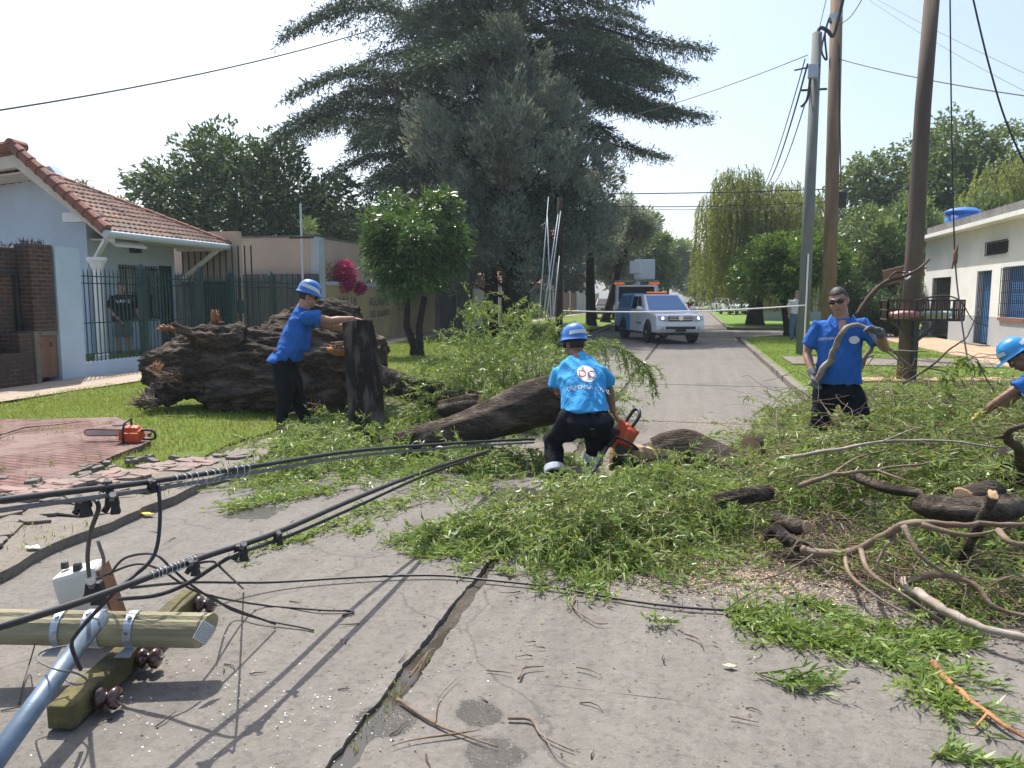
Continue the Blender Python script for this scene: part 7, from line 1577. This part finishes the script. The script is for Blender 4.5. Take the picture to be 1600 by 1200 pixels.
# crossarm with reel insulators
ca, cb_ = G(93, 1122, .06), G(300, 934, .075); ca.z, cb_.z = .06, .075
e = thing("crossarm", "mossy square timber crossarm lying under the fallen pole", "crossarm", ca); mb = MB(); d = (cb_-ca).normalized(); L = (cb_-ca).length; sxx = V3((0, 0, 1)).cross(d).normalized()
vs = []; fs = []; m = 26
for i in range(m+1):
    for (u, v) in ((-1, -1), (1, -1), (1, 1), (-1, 1)):
        jx = .003*noise.noise(V3((i*.5, u*3, v*3))); vs.append(ca+d*L*i/m+sxx*(u*.050+jx)+V3((0, 0, v*.047+jx)))
for i in range(m):
    for k in range(4): k2 = (k+1) % 4; fs.append((i*4+k, i*4+k2, (i+1)*4+k2, (i+1)*4+k))
fs += [(3, 2, 1, 0), (m*4, m*4+1, m*4+2, m*4+3)]; mb.add(vs, fs); mb.build("timber", M_moss, e, bevel=.008)
for k, (f, lb) in enumerate([(.13, 0), (.42, 1), (.93, 2)]):
    c = ca+d*L*f-sxx*.052 if (-sxx).dot(_rt) > 0 else ca+d*L*f+sxx*.052; dr_ = (-sxx if (-sxx).dot(_rt) > 0 else sxx)
    mb = MB(); mb.lathe(c+dr_*.004, [(.020, 0), (.036, .006), (.043, .014), (.043, .026), (.034, .034), (.024, .040), (.022, .048), (.026, .056), (.040, .062), (.044, .070), (.044, .082), (.034, .092), (.012, .095)], dr_, 24); mb.build("reel_insulator", M_porc, e, smooth=True); mb = MB(); mb.lathe(c+dr_*.098, [(.009, 0), (.009, .012)], dr_, 6); mb.build("bolt_end", M_cableg, e)
# cream fuse box behind the pole
q = P(143, 975, 3.62); q.z = 0; e = thing("fuse_box", "cream painted metal box with rusty edge and wires, behind the fallen pole", "box", q); Rz = Matrix.Rotation(AZ+R(10), 3, 'Z') @ Matrix.Rotation(R(-14), 3, 'Y')
mb = MB(); mb.box((q.x, q.y, .19), (.215, .16, .37), Rz, .92); mb.build("case", M_boxw, e, bevel=.022); mb = MB(); mb.box(V3((q.x, q.y, .185))+Rz @ V3((.108, .0, .0)), (.008, .152, .33), Rz, .94); mb.build("rusty_side", M_rust, e)
top = V3((q.x, q.y, .19))+Rz @ V3((0, 0, .185)); mb = MB(); mb.lathe(top+V3((.03, -.03, -.004)), [(.022, 0), (.020, .03), (.012, .04)], (0, 0, 1), 12); mb.lathe(top+V3((-.06, -.01, -.004)), [(.018, 0), (.016, .03)], (0, 0, 1), 12); mb.build("cable_gland", M_plasticd, e)
# the two cable runs
A1 = smoothpts([P(-140, 806, 2.0), P(0, 782, 2.35), P(240, 752, 3.0), P(400, 728, 3.6), P(560, 704, 4.6), P(720, 692, 5.9), P(835, 686, 6.9)], 6); A2 = [p+V3((.0, -.02, -.028)) for p in A1]
cab("fallen_cable", "upper black insulated cable of the slack pair running left across the picture", A1, .0112, seg=8); cab("fallen_cable", "twisted grey messenger strand slung just below the upper cable", A2, .0085, M_cableg, seg=7)
B1 = smoothpts([P(-120, 1012, 2.05), P(0, 979, 2.2), P(150, 932, 2.5), P(310, 873, 2.95), P(430, 833, 3.4), P(560, 777, 4.2), P(660, 738, 5.2), P(765, 704, 6.7)], 6)
cab("fallen_cable", "thick lower black cable slanting up from the fallen pole to the trunk", B1, .0128, seg=8)
cab("fallen_cable", "thinner companion cable under the lower black one", smoothpts([P(185, 936, 3.2), P(245, 930, 3.15), P(296, 910, 3.1), P(365, 868, 3.1), P(450, 838, 3.5), P(560, 790, 4.2), P(660, 745, 5.2), P(760, 708, 6.7)], 6), .0085, seg=7)
cab("fallen_cable", "long thin black wire lying across both lanes from the fuse box", smoothpts([P(205, 918, 3.3)]+[G(x, y, h) for x, y, h in [(300, 910, .16), (420, 910, .05), (560, 902, .03), (680, 899, .025), (760, 906, .02), (860, 917, .02), (980, 938, .018), (1080, 950, .018), (1180, 954, .018), (1240, 946, .02), (1275, 936, .02)]], 6), .0075, seg=6)
cab("loose_wire", "loose wire ending on the concrete right of the crossarm, upper one", smoothpts([P(150, 905, 3.3), P(210, 882, 3.3), P(250, 890, 3.3), P(310, 925, 3.4), G(400, 944, .03), G(500, 953, .02), G(552, 955, .015), G(535, 962, .012)], 6), .0055)
cab("loose_wire", "loose wire ending on the concrete right of the crossarm, lower one", smoothpts([P(330, 930, 3.5), G(360, 952, .06), G(410, 968, .03), G(470, 980, .015), G(490, 985, .012)], 6), .0055)
cab("loose_wire", "arched wire rising from the box and crossing the thick cable", smoothpts([P(172, 898, 3.3), P(195, 872, 3.25), P(240, 866, 3.2), P(268, 888, 3.2), P(300, 915, 3.25), P(350, 945, 3.4), G(430, 975, .03)], 6), .0055)
cab("loose_wire", "black drop wire hanging in a loop from the pair's connector", smoothpts([P(247, 756, 2.98), P(250, 800, 2.95), P(246, 850, 2.9), P(232, 880, 2.85), P(190, 915, 2.75), P(160, 945, 2.7), P(120, 990, 2.7), P(112, 1010, 2.75), P(126, 1046, 2.85)], 6), .0075, seg=7)
cab("loose_wire", "black wire hanging from the paired clamps down to the box", smoothpts([P(150, 782, 2.75), P(154, 795, 2.75), P(142, 830, 2.9), P(137, 870, 3.1), P(140, 905, 3.25)], 6), .0085, seg=7)
cab("loose_wire", "short stiff grey wire end sticking up from the box", smoothpts([P(160, 900, 3.3), P(162, 875, 3.25), P(156, 855, 3.2), P(153, 845, 3.2)], 5), .0075, M_cableg, seg=7)
cab("loose_wire", "pale steel wire looped round the lamp arm", smoothpts([P(108, 1008, 3.0), P(70, 1016, 2.95), P(58, 1030, 2.9), P(85, 1045, 2.7), P(120, 1052, 2.75), P(136, 1064, 2.85), P(118, 1070, 2.9), P(102, 1062, 2.95)], 6), .004, M_cableg)
cab("loose_wire", "thin dark wire drooping on the concrete left of the lamp arm", smoothpts([P(55, 1005, 3.1), G(48, 1030, .06), G(36, 1070, .02), G(30, 1100, .01)], 6), .003)
cab("loose_wire", "wire from the clamp near the lower cable bending back to the ground", smoothpts([P(310, 880, 2.95), P(335, 878, 3.0), P(350, 892, 3.1), G(380, 920, .02)], 6), .005)
def clamp(label, px, py, t, s=1.0, rot=0.0):
    c = P(px, py, t); Rm = Matrix.Rotation(AZ+rot, 3, 'Z'); e = thing("cable_clamp", label, "clamp", c); mb = MB(); mb.box(c, (.060*s, .045*s, .045*s), Rm, .8); mb.box(c+Rm @ V3((.012, -.005, -.036))*s, (.042*s, .05*s, .036*s), Rm, .7); mb.build("jaw", M_clamp, e, bevel=.006*s); mb = MB(); mb.lathe(c+Rm @ V3((0, -.02, .012))*s, [(.011*s, 0), (.011*s, .024*s), (.015*s, .025*s), (.015*s, .036*s)], Rm @ V3((.2, -.6, .7)), 8); mb.build("bolt", M_cableg, e)
    mb = MB(); mb.lathe(c+Rm @ V3((-.018, 0, -.02))*s, [(.014*s, 0), (.014*s, .03*s)], Rm @ V3((-.5, -.3, -.8)), 8); mb.build("cap", M_clamp, e, smooth=True)
clamp("left one of the two black clamps hanging under the slack pair", 130, 786, 2.72, .85); clamp("right one of the two black clamps hanging under the slack pair", 175, 783, 2.80, .85, .4); clamp("upturned grey black clamp sitting on top of the slack pair", 168, 757, 2.80, .6, .2)
clamp("big black clamp with silver bolt on the thick cable over the box", 148, 918, 2.6, 1.0, .1); clamp("bristly black clamp halfway along the thick cable", 302, 882, 2.92, .75); clamp("black clamp on the thick cable, between the bristly one and the small one", 376, 858, 3.15, .9, .5); clamp("small black clamp farthest along the thick cable", 434, 838, 3.4, .7, .3); clamp("grey connector where the drop wire leaves the slack pair", 238, 756, 2.97, .6)
def wrap(label, pts, a, b, r, mat, parent_pts):
    seg = pts[a:b]; mb = MB(); n = 11; out = []
    for i in range(n*8):
        f = (i/(n*8-1)+.02*math.sin(i*.21))*.97+.01; f = min(1, max(0, f))*(len(seg)-1.001); k = int(f); c = seg[k].lerp(seg[k+1], f-k); an = i*2*math.pi/8; t = (seg[k+1]-seg[k]).normalized(); s = t.cross(V3((0, 0, 1))).normalized(); u = s.cross(t); out.append(c+s*math.cos(an)*r+u*math.sin(an)*r)
    mb.tube(out, .0015, 4); tag(mb.build("wire_binding", mat, smooth=True), label, "binding")
wrap("pale wire binding wound round the thick lower cable", B1, 15, 19, .0175, M_galv, None); wrap("pale wire binding wound round the slack pair right of its connector", [p.lerp(q, .5) for p, q in zip(A1, A2)], 13, 19, .030, M_galv, None)
# yellow leaf and paper scrap by the gutter
for px, py, lb, c in [(230, 802, "yellow fallen leaf by the gutter", (.65, .5, .05)), (52, 855, "pale green crumpled scrap by the gutter", (.62, .72, .48)), (1140, 1040, "pale long leaf on the concrete", (.5, .5, .3))]:
    zz_ = .014 if px > 1000 else (.085 if px < 100 else .03); sz_ = .06 if px > 1000 else .11; g = G(px, py, zz_); mb = MB(); vs = []; fs = []
    for i in range(7):
        for j in range(4): vs.append((g.x+(i/6-.5)*sz_, g.y+(j/3-.5)*sz_*.6*(1-abs(i/6-.5)*1.5), zz_+.018*sz_*8*noise.noise(V3((i*.6, j*.9, px)))))
    for i in range(6):
        for j in range(3): fs.append((i*4+j, (i+1)*4+j, (i+1)*4+j+1, i*4+j+1))
    mb.add(vs, fs); o = mb.build("fallen_leaf" if "leaf" in lb else "paper_scrap", simple("scrap_%d" % px, c, .6, .2, 20, .3, 40), smooth=True); s_ = o.modifiers.new("thick", 'SOLIDIFY'); s_.thickness = .002; tag(o, lb, "leaf" if "leaf" in lb else "scrap")
# ---------------------------------------------------------------- thin summer haze
hb = MB(); hb.bx((-510, -75, -1.2), (510, 910, 26)); ho = hb.build("haze", None)
hm = bpy.data.materials.new("haze_air"); hm.use_nodes = True; ht = hm.node_tree; ht.nodes.remove(ht.nodes["Principled BSDF"])
pv = ht.nodes.new("ShaderNodeVolumePrincipled"); pv.inputs["Color"].default_value = (.80, .90, 1.0, 1); pv.inputs["Density"].default_value = .0007; pv.inputs["Anisotropy"].default_value = .3
ht.links.new(pv.outputs[0], ht.nodes["Material Output"].inputs["Volume"]); ho.data.materials.clear(); ho.data.materials.append(hm); tag(ho, kind="stuff")
